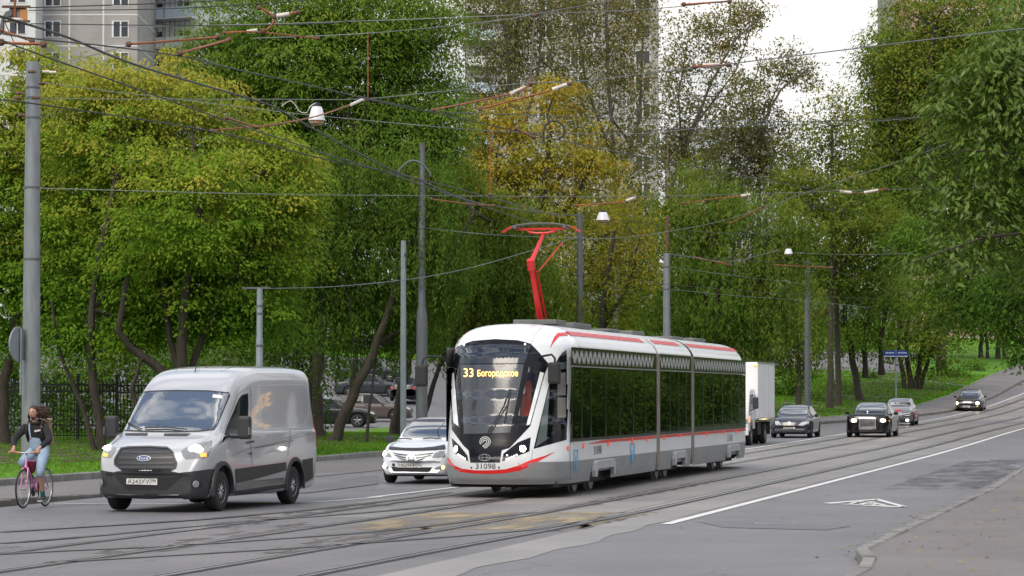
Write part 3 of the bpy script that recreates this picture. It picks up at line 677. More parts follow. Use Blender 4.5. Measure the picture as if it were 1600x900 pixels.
tram = locM(empty('tram', (-.295, 56.5, 0), HEAD, 'long white and grey three-section tram with red stripes and a lit route sign', 'tram'))
XA = -10.8
full = MB(); full.grid([tram_row(z, XA) for z in zrows(.27, 3.40)])
# the car behind the front section so that side details can be fitted along the whole train
full.grid([[(x, 1.25 if z < 2.9 else tw(z), z) for x in np.linspace(-26.2, XA, 24)] for z in zrows(.27, 3.40)])
fme = full.mesh('fit', m_wht, 60, fixn=False); TB = body_bvh(fme)
Z8 = lambda x, y: (690 + x / 3.105, 490 + y / 3.105)
Z7 = lambda x, y: (840 + x / 3.2125, 500 + y / 3.2125)
q8 = lambda L: [Z8(*p) for p in L]
wind = q8([(91, 248), (400, 246), (332, 578), (108, 584)])
rwin = q8([(424, 258), (492, 286), (424, 533), (358, 556)])
lwin = q8([(40, 292), (78, 266), (87, 560), (50, 545)])
cabw = q8([(552, 240), (604, 232), (607, 545), (455, 648), (505, 420)])
# shell with the window openings left out
def inside(poly, x, y):
    c = False; n = len(poly)
    for i in range(n):
        (x1, y1), (x2, y2) = poly[i], poly[i - 1]
        if (y1 > y) != (y2 > y) and x < (x2 - x1) * (y - y1) / (y2 - y1) + x1: c = not c
    return c
def to_px(root, p):
    q = root.matrix_basis @ Vector(p); q = q - Vector((0, 0, HC)); ca, sa = math.cos(PITCH), math.sin(PITCH)
    f = q.y * ca + q.z * sa; u = -q.y * sa + q.z * ca
    return 800 + F * q.x / f, 450 - F * u / f
def shell(name, rows, cut, mat, parent):
    m = MB(); m.grid(rows); keep = []
    for f in m.f:
        c = sum((Vector(m.v[i]) for i in f), Vector()) / len(f)
        if not cut(c): keep.append(f)
    m.f = keep; m.mi = [0] * len(keep)
    return m.build(name, mat, parent, 50, fixn=False)
def grow(poly, d=2.6):
    c = sum((Vector(p) for p in poly), Vector((0, 0))) / len(poly); return [tuple(Vector(p) + (Vector(p) - c).normalized() * d) for p in poly]
grown = [grow(wind), grow(rwin), grow(lwin)]
def cutA(c):
    if c.x < -1.6 and c.z < .69: return True
    if c.x < -1.15 and abs(c.y) > 1.2 and 1.13 < c.z < 2.53 and c.x > -10.7: return True
    if abs(c.y) < 1.249 and 1.1 < c.z < 2.95 and c.x > -1.6:
        for yy_ in (c.y, ):
            px, py = to_px(tram, c)
            if any(inside(w_, px, py) for w_ in grown): return True
    if c.y > .9 and 1.2 < c.z < 2.5 and c.x > -1.3:
        px, py = to_px(tram, c); return inside(grow(cabw), px, py)
    return False
zr = [.42, .5, .56, .62, .69] + [z for z in np.arange(.75, 2.95, .06)] + [z for z in zrows(2.95, 3.40)]
zr = sorted(set([round(float(z), 3) for z in zr] + [1.13, 2.53]))
xsA = list(np.linspace(XA, -1.9, 40))
shell('front_section', [tram_row(z, XA, 60, xsA) for z in zr], cutA, m_wht, tram)
def mid_rows(x0, x1, zs, n=16):
    rows = []
    for z in zs:
        w = tw(z); xs_ = np.linspace(x0, x1, n); rows.append([(x, -w, z) for x in xs_] + [(x, w, z) for x in xs_[::-1]])
    return rows
def cut_mid(lo, hi): return lambda c: lo < c.x < hi and abs(c.y) > 1.15 and 1.13 < c.z < 2.53
zs2 = sorted(set([.69, .9, 1.13, 1.6, 2.1, 2.53] + [float(z) for z in zrows(2.6, 3.40)]))
shell('middle_section', mid_rows(-15.75, -11.15, zs2, 24), cut_mid(-15.65, -11.25), m_wht, tram)
def rear_rows(zs): return [[(-26.9 - x - 0.0 if False else (-26.25 - q[0]), q[1], q[2]) for q in tram_row(z, -10.15, 40, list(np.linspace(-10.15, -1.9, 40)))] for z in zs]
shell('rear_section', rear_rows(zr), lambda c: c.z < .69 or -25.0 < c.x < -16.2 and abs(c.y) > 1.2 and 1.13 < c.z < 2.53, m_wht, tram)
nose_white = q8([(0, 600), (0, 700), (45, 738), (100, 760), (160, 768), (230, 769), (310, 763), (372, 748), (440, 722), (520, 690), (560, 668), (560, 600)])
# grey skirts, set 3 mm proud of the white shell
def proud(rows, d=.004): return [[(q[0] + (d if q[0] > -1.3 else 0), q[1] + math.copysign(d, q[1]), q[2]) for q in r] for r in rows]
for nm, rows in (('skirt', [tram_row(z, XA, 110, xsA) for z in np.linspace(.27, .70, 26)]), ('skirt', mid_rows(-15.75, -11.15, (.27, .40, .55, .70))), ('skirt', rear_rows((.27, .40, .55, .70)))):
    def cutw(c, arches=((-5.35, -3.15), (-14.6, -12.9), (-23.6, -21.6))):
        if c.x > -1.6 and c.z > .42:
            px, py = to_px(tram, c); return inside(nose_white, px, py)
        return any(a < c.x < b for a, b in arches) and c.z < .44
    shell(nm, proud(rows), cutw, m_gry, tram)
# gangway covers between the sections
for a, b in ((-11.15, -10.8), (-16.1, -15.75)):
    m = MB(); prof = [(1.235, .30)] + [(tw(z) - .015, z) for z in (.7, 1.5, 2.5, 2.9)] + [(tw(z) - .02, z) for z in (3.08, 3.25, 3.355, 3.385)]
    prof = prof + [(-y, z) for y, z in prof[::-1]]; m.prism(prof, a, b, 'x'); m.build('gangway', m_bel, tram, 30)
    for yy_ in (1.24, -1.24):
        k = MB(); k.box(((a + b) / 2, yy_, 1.65), (b - a + .02, .05, 2.55)); k.build('gangway_strip', m_bel, tram, bevel=.01)
# floor, ceiling, seats and poles seen through the panes
m = MB(); m.box((-13.4, 0, .72), (23.6, 2.3, .06)); m.build('floor', m_dark, tram)
m = MB(); m.box((-13.4, 0, 2.62), (23.6, 2.3, .04)); m.build('ceiling', m_intw, tram)
m = MB(); m.box((-13.4, -.62, 1.0), (23.0, .02, .5)); m.build('inner_wall', m_intw, tram)
rs = random.Random(5)
for sx in (-4.0, -5.2, -6.5, -8.0, -9.4, -12.4, -14.2, -18, -19.4, -20.8, -22.5, -24):
    for sy in (.75, -.75):
        k = MB(); k.box((sx, sy, 1.15), (.42, .8, .08)); k.box((sx - .2, sy, 1.5), (.07, .8, .72)); k.build('seat', m_seat, tram, bevel=.02)
for sx in (-2.6, -4.6, -5.9, -7.2, -8.7, -10.2, -11.8, -13.3, -15.2, -17, -18.7, -20.1, -21.6, -23.2, -25):
    k = MB(); k.tube([(sx, .35, .75), (sx, .35, 2.6)], .022, 6); k.build('grab_pole', m_pole, tram)
m = MB(); m.box((-2.15, 0, 1.65), (.05, 2.36, 1.9)); m.build('cab_bulkhead', m_dark, tram)
m = MB(); m.box((-.75, 0, 1.02), (.5, 1.7, .3)); m.box((-1.45, .1, 1.2), (.45, .5, .1)); m.box((-1.68, .1, 1.6), (.1, .5, .8)); m.build('driver_seat', m_dark, tram, bevel=.03)
# side window bands: black frame, panes, dividers
for side in (1, -1):
    for (xa, xb, div) in ((-10.72, -1.06, (-2.05, -3.0, -4.6, -6.2, -7.8, -9.3)), (-15.68, -11.22, (-12.6, -13.8, -14.9)), (-25.1, -16.18, (-17.6, -19.2, -20.8, -22.4, -23.8))):
        y = side * 1.252; w_ = xb - xa; cx = (xa + xb) / 2
        k = MB(); k.box((cx, y, 2.725), (w_, .012, .385)); k.box((cx, y, 1.105), (w_, .012, .06)); k.box((xa + .05, y, 1.83), (.1, .012, 1.39)); k.box((xb - .04, y, 1.83), (.08, .012, 1.39))
        k.build('window_band', m_blk, tram)
        k = MB(); k.box((cx, side * 1.262, 2.545), (w_, .02, .022)); k.build('drip_rail', m_gry, tram)
        k = MB(); k.box((cx, side * 1.249, 1.83), (w_ - .18, .008, 1.388)); pane = k.build('window', m_tglass, tram)
        k = MB()
        for d in div: k.box((d, side * 1.2555, 1.83), (.15, .006, 1.385))
        k.build('window_divider', m_blk, pane)
        # looped white ornament above the panes
        k = MB(); step = .46; n = int((w_ - .1) / step)
        for q in range(n):                              # a meander drawn by two flat white outlines
            x = xb - .06 - q * step
            for hw_ in (.078, .022):
                top, bot = 2.845 + (.012 if hw_ > .05 else -.02), 2.615 - (.012 if hw_ > .05 else -.02)
                o1 = []; o2 = []
                for a in np.linspace(-1, 1, 15):
                    zz = bot + (top - bot) * (.5 + .5 * math.sin(a * math.pi / 2)); o1.append((x - step * .25 + (a * .5) * step * .5 - hw_ * .9, zz)); o2.append((x - step * .25 + (a * .5) * step * .5 + hw_ * .9, zz))
                for L_ in (o1, o2):
                    k.grid([[(p[0] - .013, side * 1.2592, p[1]) for p in L_], [(p[0] + .013, side * 1.2592, p[1]) for p in L_]])
                    k.grid([[(2 * (x - step * .5) - p[0] - .013, side * 1.2592, p[1]) for p in L_], [(2 * (x - step * .5) - p[0] + .013, side * 1.2592, p[1]) for p in L_]])
        k.build('looped_pattern', m_sq, tram)
        k = MB(); z_ = 1.035
        if xb > -2: k.prism([(-2.6, z_ - .028), (-4.4, z_ - .03), (xa, z_ - .03), (xa, z_ + .03), (-4.4, z_ + .03)], side * 1.2535, side * 1.2575, 'y')
        else: k.box((cx, side * 1.2555, z_), (w_, .004, .06))
        k.build('red_stripe', m_red, tram)
# roof stripes on the shoulder, in short segments
for side in (1, -1):
    for x0_, n_, lim in ((-1.75, 10, -10.75), (-11.3, 5, -15.7), (-16.3, 9, -26.0)):
        k = MB()
        for q in range(n_):
            a, b = x0_ - q * .92, x0_ - q * .92 - .86
            if b > lim: k.grid([[(xx, side * (tw(z) + .006), z + .004) for xx in (a, (a + b) / 2, b)] for z in (3.155, 3.20, 3.245)])
        k.build('roof_stripe', m_red, tram, fixn=False)
panel_px('roof_stripe', TB, tram, q8([(523, 170), (545, 115), (562, 95), (610, 92), (612, 108), (572, 110), (548, 135)]), .008, m_red, tram)
panel_px('roof_stripe', TB, tram, q8([(30, 190), (36, 140), (40, 128), (38, 150)]), .008, m_red, tram)
# front: black mask, panes, lamps, signs
mask = q8([(40, 275), (60, 195), (78, 160), (150, 133), (260, 124), (370, 130), (432, 146), (472, 188), (520, 246), (500, 292), (430, 546), (330, 652), (292, 663), (283, 724), (140, 724), (132, 664), (106, 640), (50, 562)])
def mask_cut(name, outer, holes, off, mat, parent):
    """panel with window holes"""
    from mathutils.geometry import tessellate_polygon
    loops = [[Vector((x, y, 0)) for x, y in L_] for L_ in [outer] + list(holes)]; vl = [tuple(v)[:2] for L_ in loops for v in L_]
    return panel_px(name, TB, tram, None, off, mat, parent, 4.5, vl, [tuple(t) for t in tessellate_polygon(loops)])
mask_cut('front_mask', mask, [wind, rwin, lwin], .006, m_blk, tram)
panel_px('upper_panel', TB, tram, q8([(88, 158), (260, 150), (434, 154), (402, 241), (91, 244)]), .011, m_blue, tram)
wsp = panel_px('windscreen', TB, tram, wind, .004, m_wsh, tram)
panel_px('cab_window', TB, tram, rwin, .004, m_cab, tram); panel_px('cab_window', TB, tram, lwin, .004, m_cab, tram)
panel_px('window_pillar', TB, tram, q8([(477, 283), (496, 289), (428, 539), (411, 543)]), .012, m_wht, tram); panel_px('window_pillar', TB, tram, q8([(44, 300), (62, 285), (84, 548), (60, 530)]), .012, m_wht, tram)
side_black = q8([(606, 176), (585, 190), (566, 215), (553, 250), (545, 300), (520, 345), (500, 430), (446, 656), (606, 612)])
mask_cut('cab_side_mask', side_black, [cabw], .006, m_blk, tram)
panel_px('cab_side_window', TB, tram, cabw, .004, m_cab, tram)
panel_px('door_pillar', TB, tram, q8([(561, 290), (600, 285), (600, 398), (560, 398)]), .010, m_intw, tram); panel_px('door_pillar', TB, tram, q8([(560, 408), (600, 408), (601, 505), (560, 508)]), .010, m_intw, tram)
sg = MB()
text_px('route_sign', '33', TB, tram, q8([(110, 266), (156, 266), (156, 308), (110, 308)]), .016, m_led, wsp)
text_px('route_sign', 'Богородское', TB, tram, q8([(176, 276), (371, 276), (371, 305), (176, 305)]), .016, m_led, wsp)
hl = panel_px('headlight', TB, tram, q8([(51, 604), (90, 642), (127, 690), (130, 718), (60, 672)]), .010, m_blk, tram)
hr = panel_px('headlight', TB, tram, q8([(432, 600), (370, 625), (300, 680), (294, 717), (425, 668)]), .010, m_blk, tram)
def lamp(B, root, px, py, r, parent, mat=None, off=.014, name='lamp'):
    p, n = px_point(B, root, px, py, off); m = MB(); u = n.orthogonal().normalized(); w = n.cross(u)
    ring = [p + (u * math.cos(a) + w * math.sin(a)) * r for a in np.linspace(0, 2 * math.pi, 14, False)]
    ring2 = [q + n * .012 for q in [p + (v - p) * .75 for v in ring]]
    m.add(ring + ring2, [(i, (i + 1) % 14, 14 + (i + 1) % 14, 14 + i) for i in range(14)] + [tuple(range(14, 28))]); return m.build(name, mat or m_lamp, parent)
lamp(TB, tram, *Z8(71, 657), .062, hl); lamp(TB, tram, *Z8(393, 656), .062, hr)
m_ledr = pbr('lamp strip', (.8, .8, .8), .3, emit=(1, .96, .9), estr=1.6)
for (a, b), par in (((84, 684), hl), ((92, 689), hl), ((100, 694), hl), ((108, 699), hl), ((116, 704), hl), ((316, 706), hr), ((328, 701), hr), ((340, 696), hr), ((352, 691), hr), ((364, 686), hr), ((318, 688), hr)): lamp(TB, tram, *Z8(a, b), .018, par, m_ledr)
for a, b in ((111, 154), (405, 150)): lamp(TB, tram, *Z8(a, b), .02, tram, m_ledr, name='roof_lamp')
for a, b in ((145, 747), (278, 746)): lamp(TB, tram, *Z8(a, b), .018, tram, m_ink, .006, 'parking_sensor')
panel_px('red_stripe', TB, tram, q8([(26, 690), (60, 735), (100, 752), (160, 760), (230, 760), (310, 755), (370, 738), (430, 712), (500, 690), (552, 668), (500, 700), (440, 735), (380, 762), (300, 775), (220, 778), (150, 775), (90, 768), (50, 745), (30, 712)]), .008, m_red, tram)
text_px('fleet_number', '31098', TB, tram, q8([(166, 728), (262, 728), (262, 752), (166, 752)]), .012, m_ink, tram)
text_px('fleet_number', '31098', TB, tram, [Z7(281, 634), Z7(319, 628), Z7(319, 672), Z7(281, 678)], .012, m_ink, tram)
text_px('fleet_number', '31098', TB, tram, [(1136, 679), (1144, 678), (1144, 689), (1136, 690)], .012, m_gry, tram)
# round emblem of open rings with tails, and the oval maker's mark below it
def stroke_px(name, B, root, pts, w, off, mat, parent):
    V = []; Fc = []
    for i, p in enumerate(pts):
        a = Vector(pts[max(0, i - 1)]); b = Vector(pts[min(len(pts) - 1, i + 1)]); d = (b - a).normalized(); n = Vector((-d.y, d.x)) * w / 2; q = Vector(p); V += [tuple(q + n), tuple(q - n)]
    for i in range(len(pts) - 1): Fc.append((2 * i, 2 * i + 1, 2 * i + 3, 2 * i + 2))
    return panel_px(name, B, root, None, off, mat, parent, 4, V, Fc)
ex, ey = Z8(212, 622)
for r in (2.7, 5.4, 8.1):
    arc = [(ex + r * math.cos(a), ey + r * .95 * math.sin(a)) for a in np.linspace(R(150), R(420), 22)]
    stroke_px('emblem', TB, tram, arc + [(ex + r * .5 - 1.6 * (r / 2.6 - 1) * .2 - 1.2, ey + r * .95 + 1.8), (ex - 3.2 + (r - 5) * .5, ey + 8.2 + (r - 5) * .5)], .95, .010, m_sq, tram)
ox, oy = Z8(209, 699)
stroke_px('maker_mark', TB, tram, [(ox + 9 * math.cos(a), oy + 5.4 * math.sin(a)) for a in np.linspace(0, 2 * math.pi, 25)], .8, .010, m_gry, tram)
stroke_px('maker_mark', TB, tram, [(ox + 4 * math.cos(a), oy + 5.2 * math.sin(a)) for a in np.linspace(0, 2 * math.pi, 17)], .6, .010, m_gry, tram); stroke_px('maker_mark', TB, tram, [(ox - 9, oy), (ox + 9, oy)], .6, .010, m_gry, tram)
# wipers
for pts in ([(222, 580), (300, 455), (330, 372)], [(236, 580), (322, 440)]): stroke_px('wiper', TB, tram, q8(pts), 1.3, .03, m_rubber, tram)
stroke_px('wiper', TB, tram, q8([(305, 532), (335, 370)]), 2.0, .035, m_rubber, tram)
# seams of the front end and the lower nose
for pts in ([(372, 722), (420, 822)], [(66, 770), (58, 822)], [(440, 660), (436, 720)], [(30, 712), (372, 724)] if False else [(436, 720), (436, 722)]): stroke_px('seam', TB, tram, q8(pts), .45, .007, m_dark, tram)
stroke_px('seam', TB, tram, [Z7(162, 600), Z7(162, 806)], .5, .007, m_dark, tram)
stroke_px('seam', TB, tram, q8([(82, 62), (76, 150)]), .4, .007, m_gry, tram); stroke_px('seam', TB, tram, q8([(495, 55), (452, 105), (436, 145)]), .4, .007, m_gry, tram)
# side marks: reflectors, blue stickers
for (x, y) in ((150, 643), (228, 630), (353, 620), (474, 607)): panel_px('reflector', TB, tram, [Z7(x - 4, y - 10), Z7(x + 4, y - 11), Z7(x + 4, y + 11), Z7(x - 4, y + 12)], .012, m_refl, tram)
for (x, y) in ((1010, 687), (1038, 684), (1062, 681), (1082, 680), (1104, 678), (1130, 676), (1150, 674)): panel_px('reflector', TB, tram, [(x - 1, y - 2.5), (x + 1, y - 2.5), (x + 1, y + 2.5), (x - 1, y + 2.5)], .012, m_refl, tram)
for x0_, y0_, x1_, y1_ in ((180, 652, 201, 768), (464, 622, 485, 724)):
    for a in ([(x0_, y0_), (x1_, y0_ - 2), (x1_, y0_ + 3), (x0_, y0_ + 5)], [(x0_, y0_), (x0_ + 2.5, y0_), (x0_ + 2.5, y1_), (x0_, y1_)], [(x1_ - 2.5, y0_), (x1_, y0_), (x1_, y0_ + 60), (x1_ - 2.5, y0_ + 60)], [(x0_ + 8, y0_ + 30), (x0_ + 12, y0_ + 30), (x0_ + 13, y1_ - 14), (x0_ + 8, y1_ - 12)]):
        panel_px('sticker', TB, tram, [Z7(*p) for p in a], .012, m_blu, tram, 8)
# wheel fairings, bogies, underframe
for a, b in ((-5.35, -3.15), (-14.6, -12.9), (-23.6, -21.6)):
    for side in (1, -1):
        k = MB(); w_ = b - a; k.prism([(a, .34), (a, .58), (a + .14, .665), (b - .25, .665), (b - .06, .62), (b, .48), (b, .34), (b - .2, .34), (b - .26, .49), (a + .18, .49), (a + .18, .34)], side * 1.24, side * 1.33, 'y'); k.build('wheel_fairing', m_fair, tram, bevel=.015)
    bg = MB(); bg.box(((a + b) / 2, 0, .36), (b - a + .5, 2.1, .3)); bo = bg.build('bogie', m_dark, tram, bevel=.03)
    for x in (a + .25, b - .25):
        for y in (.78, -.78):
            k = MB(); k.lathe([(.06, -.07), (.30, -.07), (.34, -.05), (.34, -.02), (.31, .0), (.31, .06), (.22, .065), (.12, .09), (.0, .09)], (x, y, .34), 'y', 20); k.build('wheel', m_rubber if False else m_iron, bo, 40)
for c_, d_ in (((-1.9, 0, .30), (2.6, 2.1, .2)), ((-8.0, 0, .42), (5.0, 2.1, .3)), ((-18.8, 0, .42), (5.2, 2.1, .3)), ((-24.7, 0, .34), (1.6, 1.8, .2))): MB().box(c_, d_).build('underframe', m_dark, tram, bevel=.02)
# roof boxes and pantograph
for (x, y, lx, ly, h) in ((-6.0, 0, 1.9, 1.0, .12), (-9.4, .1, 1.3, .9, .07), (-13.0, 0, 1.6, .9, .10), (-18.6, 0, 1.6, .9, .08), (-22.2, 0, 2.0, .9, .10)):
    k = MB(); k.box((x, y, 3.38 + h / 2), (lx, ly, h)); k.build('roof_box', m_roofbox, tram, bevel=.03)
pan = tag(bpy.data.objects.new('pantograph', MB().box((-3.95, 0, 3.47), (1.0, .9, .1)).mesh('pantograph', m_roofbox, bevel=.02))); link(pan, tram)
k = MB(); k.tube([(-3.9, .04, 3.45), (-3.15, 0, 4.58)], [.07, .055], 8); k.tube([(-4.15, .12, 3.45), (-3.35, .07, 4.5)], .022, 6); k.build('lower_arm', m_pred, pan, 40)
k = MB(); k.box((-3.12, 0, 4.62), (.13, .15, .24), M=Matrix.Rotation(R(30), 3, 'Y')); k.build('elbow', m_pred, pan, bevel=.03)
k = MB(); k.tube([(-3.12, 0, 4.66), (-4.1, .05, 5.30)], [.055, .032], 8); k.tube([(-3.3, .12, 4.5), (-4.25, .42, 5.12)], .012, 6); k.tube([(-4.1, -.30, 5.385), (-4.1, -.26, 5.34), (-4.1, -.12, 5.315), (-4.1, .12, 5.315), (-4.1, .28, 5.345), (-4.1, .34, 5.385)], .022, 8); k.build('upper_arm', m_pred, pan, 40)
k = MB(); k.box((-4.1, 0, 5.40), (.05, 1.05, .045))
for s_ in (1, -1):
    for dx in (-.09, .09): k.tube([(-4.1 + dx, s_ * .56, 5.47), (-4.1 + dx, s_ * .70, 5.41), (-4.1 + dx, s_ * .82, 5.33)], .010, 6)
k.build('head_bar', m_pred, pan)
k = MB()
for dx in (-.09, .09):
    pts = [(-4.1 + dx, y, 5.51 - .06 * abs(y / .6) ** 2.2) for y in np.linspace(-.60, .60, 13)]; k.tube(pts, .022, 6)
for y in (-.52, .52): k.box((-4.1, y, 5.44), (.36, .07, .07))
k.build('contact_strip', m_roofbox, pan)
# outside mirrors on bent arms
def mirror(arm, cx, cy, Yd, w_, h_):
    mi = tram.matrix_basis.inverted(); pts = [mi @ P(x, y, d) for x, y, d in arm]
    o = MB().tube(pts, .022, 8).build('mirror_arm', m_rubber, tram, 40); c = mi @ P(cx, cy, Yd)
    MB().box(c, (.16, w_, h_)).build('mirror', m_rubber, o, bevel=.05)
mirror([(700, 566, 57.3), (690, 558, 57.0), (667, 557, 56.6), (661, 561, 56.6), (659, 572, 56.6)], 658.5, 587, 56.6, .24, .42)
mirror([(838, 560, 57.2), (850, 556, 56.9), (862, 554, 56.9), (867, 560, 56.9), (867, 570, 56.9)], 866, 583, 56.9, .24, .42)
MB().tube([tram.matrix_basis.inverted() @ P(893, 557, 57.6), tram.matrix_basis.inverted() @ P(898, 558, 57.3)], .05, 8).build('camera_pod', m_gry, tram, 40)
# orange jacket hanging in the cab, a little behind the right-hand front pane
mi = tram.matrix_basis.inverted(); jk = MB(); rows = []
for z_px, w_ in ((594, .015), (598, .06), (606, .085), (622, .09), (638, .11), (650, .115)):
    h_, o_, d_ = px_hit(TB, mi, 823.5 + (622 - z_px) * .10, z_px); c = h_[0] + d_ * .32
    rows.append([c + Vector((.06 * math.cos(a) + .02 * math.sin(3 * a + z_px), w_ * math.sin(a), .012 * math.sin(a * 5))) for a in np.linspace(0, 2 * math.pi, 15)])
jk.grid(rows); jm = jk.mesh('jacket', pbr('orange cloth', (.95, .085, .012), .8, var=.2, scale=6, emit=(1, .07, .01), estr=0.0), 60)
jo = link(bpy.data.objects.new('jacket', jm)); jo.matrix_basis = tram.matrix_basis.copy(); tag(jo, 'bright orange work jacket hanging inside the tram cab window', 'jacket')
# ------------------------------------------------------------------ cars: a lofted body, wheel arches cut out, panes and lamps fitted on it
m_cglass = glass('car window glass', (.012, .016, .018), .85, 1.3)
m_vglass = glass('van side glass', (.010, .014, .015), .86, 1.13)
m_wglass = glass('windscreen glass', (.05, .06, .065), .72, 3.1)
m_trim = pbr('black plastic trim', (.022, .023, .025), .55, var=.15, scale=7)
m_tyre = pbr('tyre', (.014, .014, .015), .8, var=.25, scale=14)
m_alloy = pbr('alloy rim', (.38, .385, .39), .3, .8)
m_darkrim = pbr('dark rim', (.07, .07, .075), .4, .6)
m_plate = pbr('number plate', (.62, .62, .60), .45)
m_headg = glass('headlamp lens', (.35, .36, .37), .55, 1.5)
m_tail = pbr('tail lamp', (.45, .012, .012), .2, emit=(1, .03, .02), estr=.06)
m_amber = pbr('amber lamp', (.8, .28, .03), .3, emit=(1, .35, .04), estr=1.2)
def ring(z0, zb, zt, hw, tw):
    """half cross-section from the middle of the floor to the middle of the roof"""
    g = zt - zb
    return [(0, z0), (hw * .84, z0), (hw * .965, z0 + .10), (hw * .995, z0 + (zb - z0) * .45), (hw, z0 + (zb - z0) * .72), (hw * .975, zb - .035), (hw * .925, zb + min(.02, g * .3)),
            (hw * .90 * .85 + tw * .15, zb + g * .14), (hw * .90 * .45 + tw * .55, zb + g * .52), (tw + .02, zb + g * .86), (tw * .86, zb + g * .965), (tw * .45, zb + g * .994), (0, zt)]
class Body:
    def __init__(s, st, bowf=.22, bowr=.12, nx=90, sub=3, ringf=ring):
        st = sorted(st, key=lambda q: q[0]); xs = np.array([q[0] for q in st]); s.x0, s.x1 = xs[0], xs[-1]
        A = np.array([ringf(*q[1:6]) for q in st]); s.nr = A.shape[1]
        s.xs, s.A, s.bowf, s.bowr = xs, A, bowf, bowr; s.hw = max(q[4] for q in st)
        dens = np.concatenate([np.linspace(xs[0], xs[-1], nx), xs, xs[-1] - np.array([.01, .03, .1, .2, .3]), xs[0] + np.array([.01, .03, .1])]); s.xq = np.unique(np.round(dens, 3))
        s.G = np.stack([np.stack([pchip(xs, A[:, k, c], s.xq) for c in range(2)], -1) for k in range(s.nr)], 1)   # nx, nr, 2
    def pt(s, x, v):
        """x along the car, v in 0..2*(nr-1): floor middle, left side, roof, right side"""
        m = s.nr - 1; sg = 1 if v <= m else -1; vv = v if v <= m else 2 * m - v
        i = np.clip(np.searchsorted(s.xq, x) - 1, 0, len(s.xq) - 2); u = np.clip((x - s.xq[i]) / (s.xq[i + 1] - s.xq[i]), 0, 1)
        r = s.G[i] * (1 - u) + s.G[i + 1] * u
        y, z = pchip(np.arange(s.nr), r[:, 0], np.array([vv]))[0], pchip(np.arange(s.nr), r[:, 1], np.array([vv]))[0]
        return s.bend(x, sg * y, z)
    def bend(s, x, y, z):
        f = float(sstep(s.x1 - 1.3, s.x1, x)) * s.bowf - float(sstep(s.x0 + 1.0, s.x0, x) if False else 1 - sstep(s.x0, s.x0 + 1.0, x)) * s.bowr
        return Vector((x - f * (abs(y) / s.hw) ** 2.3, y, z))
    def mesh(s, mats, cuts=()):
        m = MB(); nv = (s.nr - 1) * 3 * 2; vv = np.linspace(0, 2 * (s.nr - 1), nv + 1)[:-1]; n = len(vv)
        ms = s.nr - 1; half = np.where(vv <= ms, vv, 2 * ms - vv); sg = np.where(vv <= ms, 1, -1); P_ = []
        for i, x in enumerate(s.xq):
            y = pchip(np.arange(s.nr), s.G[i][:, 0], half) * sg; z = pchip(np.arange(s.nr), s.G[i][:, 1], half)
            P_ += [s.bend(x, a, b) for a, b in zip(y, z)]
        fs = [(i * n + k, i * n + (k + 1) % n, (i + 1) * n + (k + 1) % n, (i + 1) * n + k) for i in range(len(s.xq) - 1) for k in range(n)]
        fs += [tuple(range(n)), tuple(range((len(s.xq) - 1) * n, len(s.xq) * n))]
        m.add(P_, fs); me = m.mesh('body', mats, 50)
        if cuts:
            cs = []
            for (x, y0, y1, r, z) in cuts:
                k = MB(); k.lathe([(r, y0), (r, y1)], (x, 0, z), 'y', 28); cs.append(k.mesh('cut', mats[1]))
            me = bool_cut(me, cs, 'body')
            me.polygons.foreach_set('use_smooth', [True] * len(me.polygons)); me.set_sharp_from_angle(angle=R(38))
        return me
    def patch(s, name, xr, v0, v1, off, mat, parent, nx=14, nv=8):
        """pane on the surface: xr(w) gives the front and rear x for w in 0..1 between v0 and v1"""
        rows = []
        for j in range(nv + 1):
            w = j / nv; v = v0 + (v1 - v0) * w; xa, xb = xr(w); r = []
            for i in range(nx + 1):
                x = xa + (xb - xa) * i / nx; p = s.pt(x, v); e = s.pt(x - .02, v) - s.pt(x + .02, v); f = s.pt(x, v + .05) - s.pt(x, v - .05)
                n = e.cross(f); n = n.normalized() if n.length > 1e-9 else Vector((0, 0, 1))
                c = Vector((p.x, 0, .6))
                if n.dot(p - c) < 0: n = -n
                r.append(p + n * off)
            rows.append(r)
        return MB().grid(rows).build(name, mat, parent, 60, fixn=True)
def wheel(parent, x, y, r, w, rimmat, spokes=5, rimr=.66, dish=.0):
    """tyre with a rim of its own; y>0 is the left side"""
    o = 1 if y > 0 else -1; m = MB()
    m.lathe([(r * rimr, -w / 2 * .8), (r * .9, -w / 2), (r * .985, -w / 2 * .8), (r, -w * .2), (r, w * .2), (r * .985, w / 2 * .8), (r * .9, w / 2), (r * rimr, w / 2 * .85)], (x, y, r), 'y', 28)
    t = m.build('wheel', m_tyre, parent, 50); k = MB(); rr = r * rimr
    k.lathe([(rr * 1.0, o * w * .44), (rr * .97, o * w * .40), (rr * .90, o * w * .30), (rr * .88, o * w * .12)], (x, y, r), 'y', 28, False)
    k.lathe([(.001, o * w * .40), (rr * .16, o * w * .40), (rr * .22, o * w * .34), (rr * .22, o * w * .1)], (x, y, r), 'y', 14)
    for q in range(spokes):
        a = 2 * math.pi * q / spokes + .3; k.tube([(x + rr * .15 * math.cos(a), y + o * w * .36, r + rr * .15 * math.sin(a)), (x + rr * .93 * math.cos(a), y + o * w * .33, r + rr * .93 * math.sin(a))], [rr * .12, rr * .085], 6)
    rm = k.build('rim', rimmat, t, 40)
    d = MB(); d.lathe([(.001, o * w * .13), (rr * .9, o * w * .13)], (x, y, r), 'y', 20); d.build('brake_disc', m_dark, t)
    return t
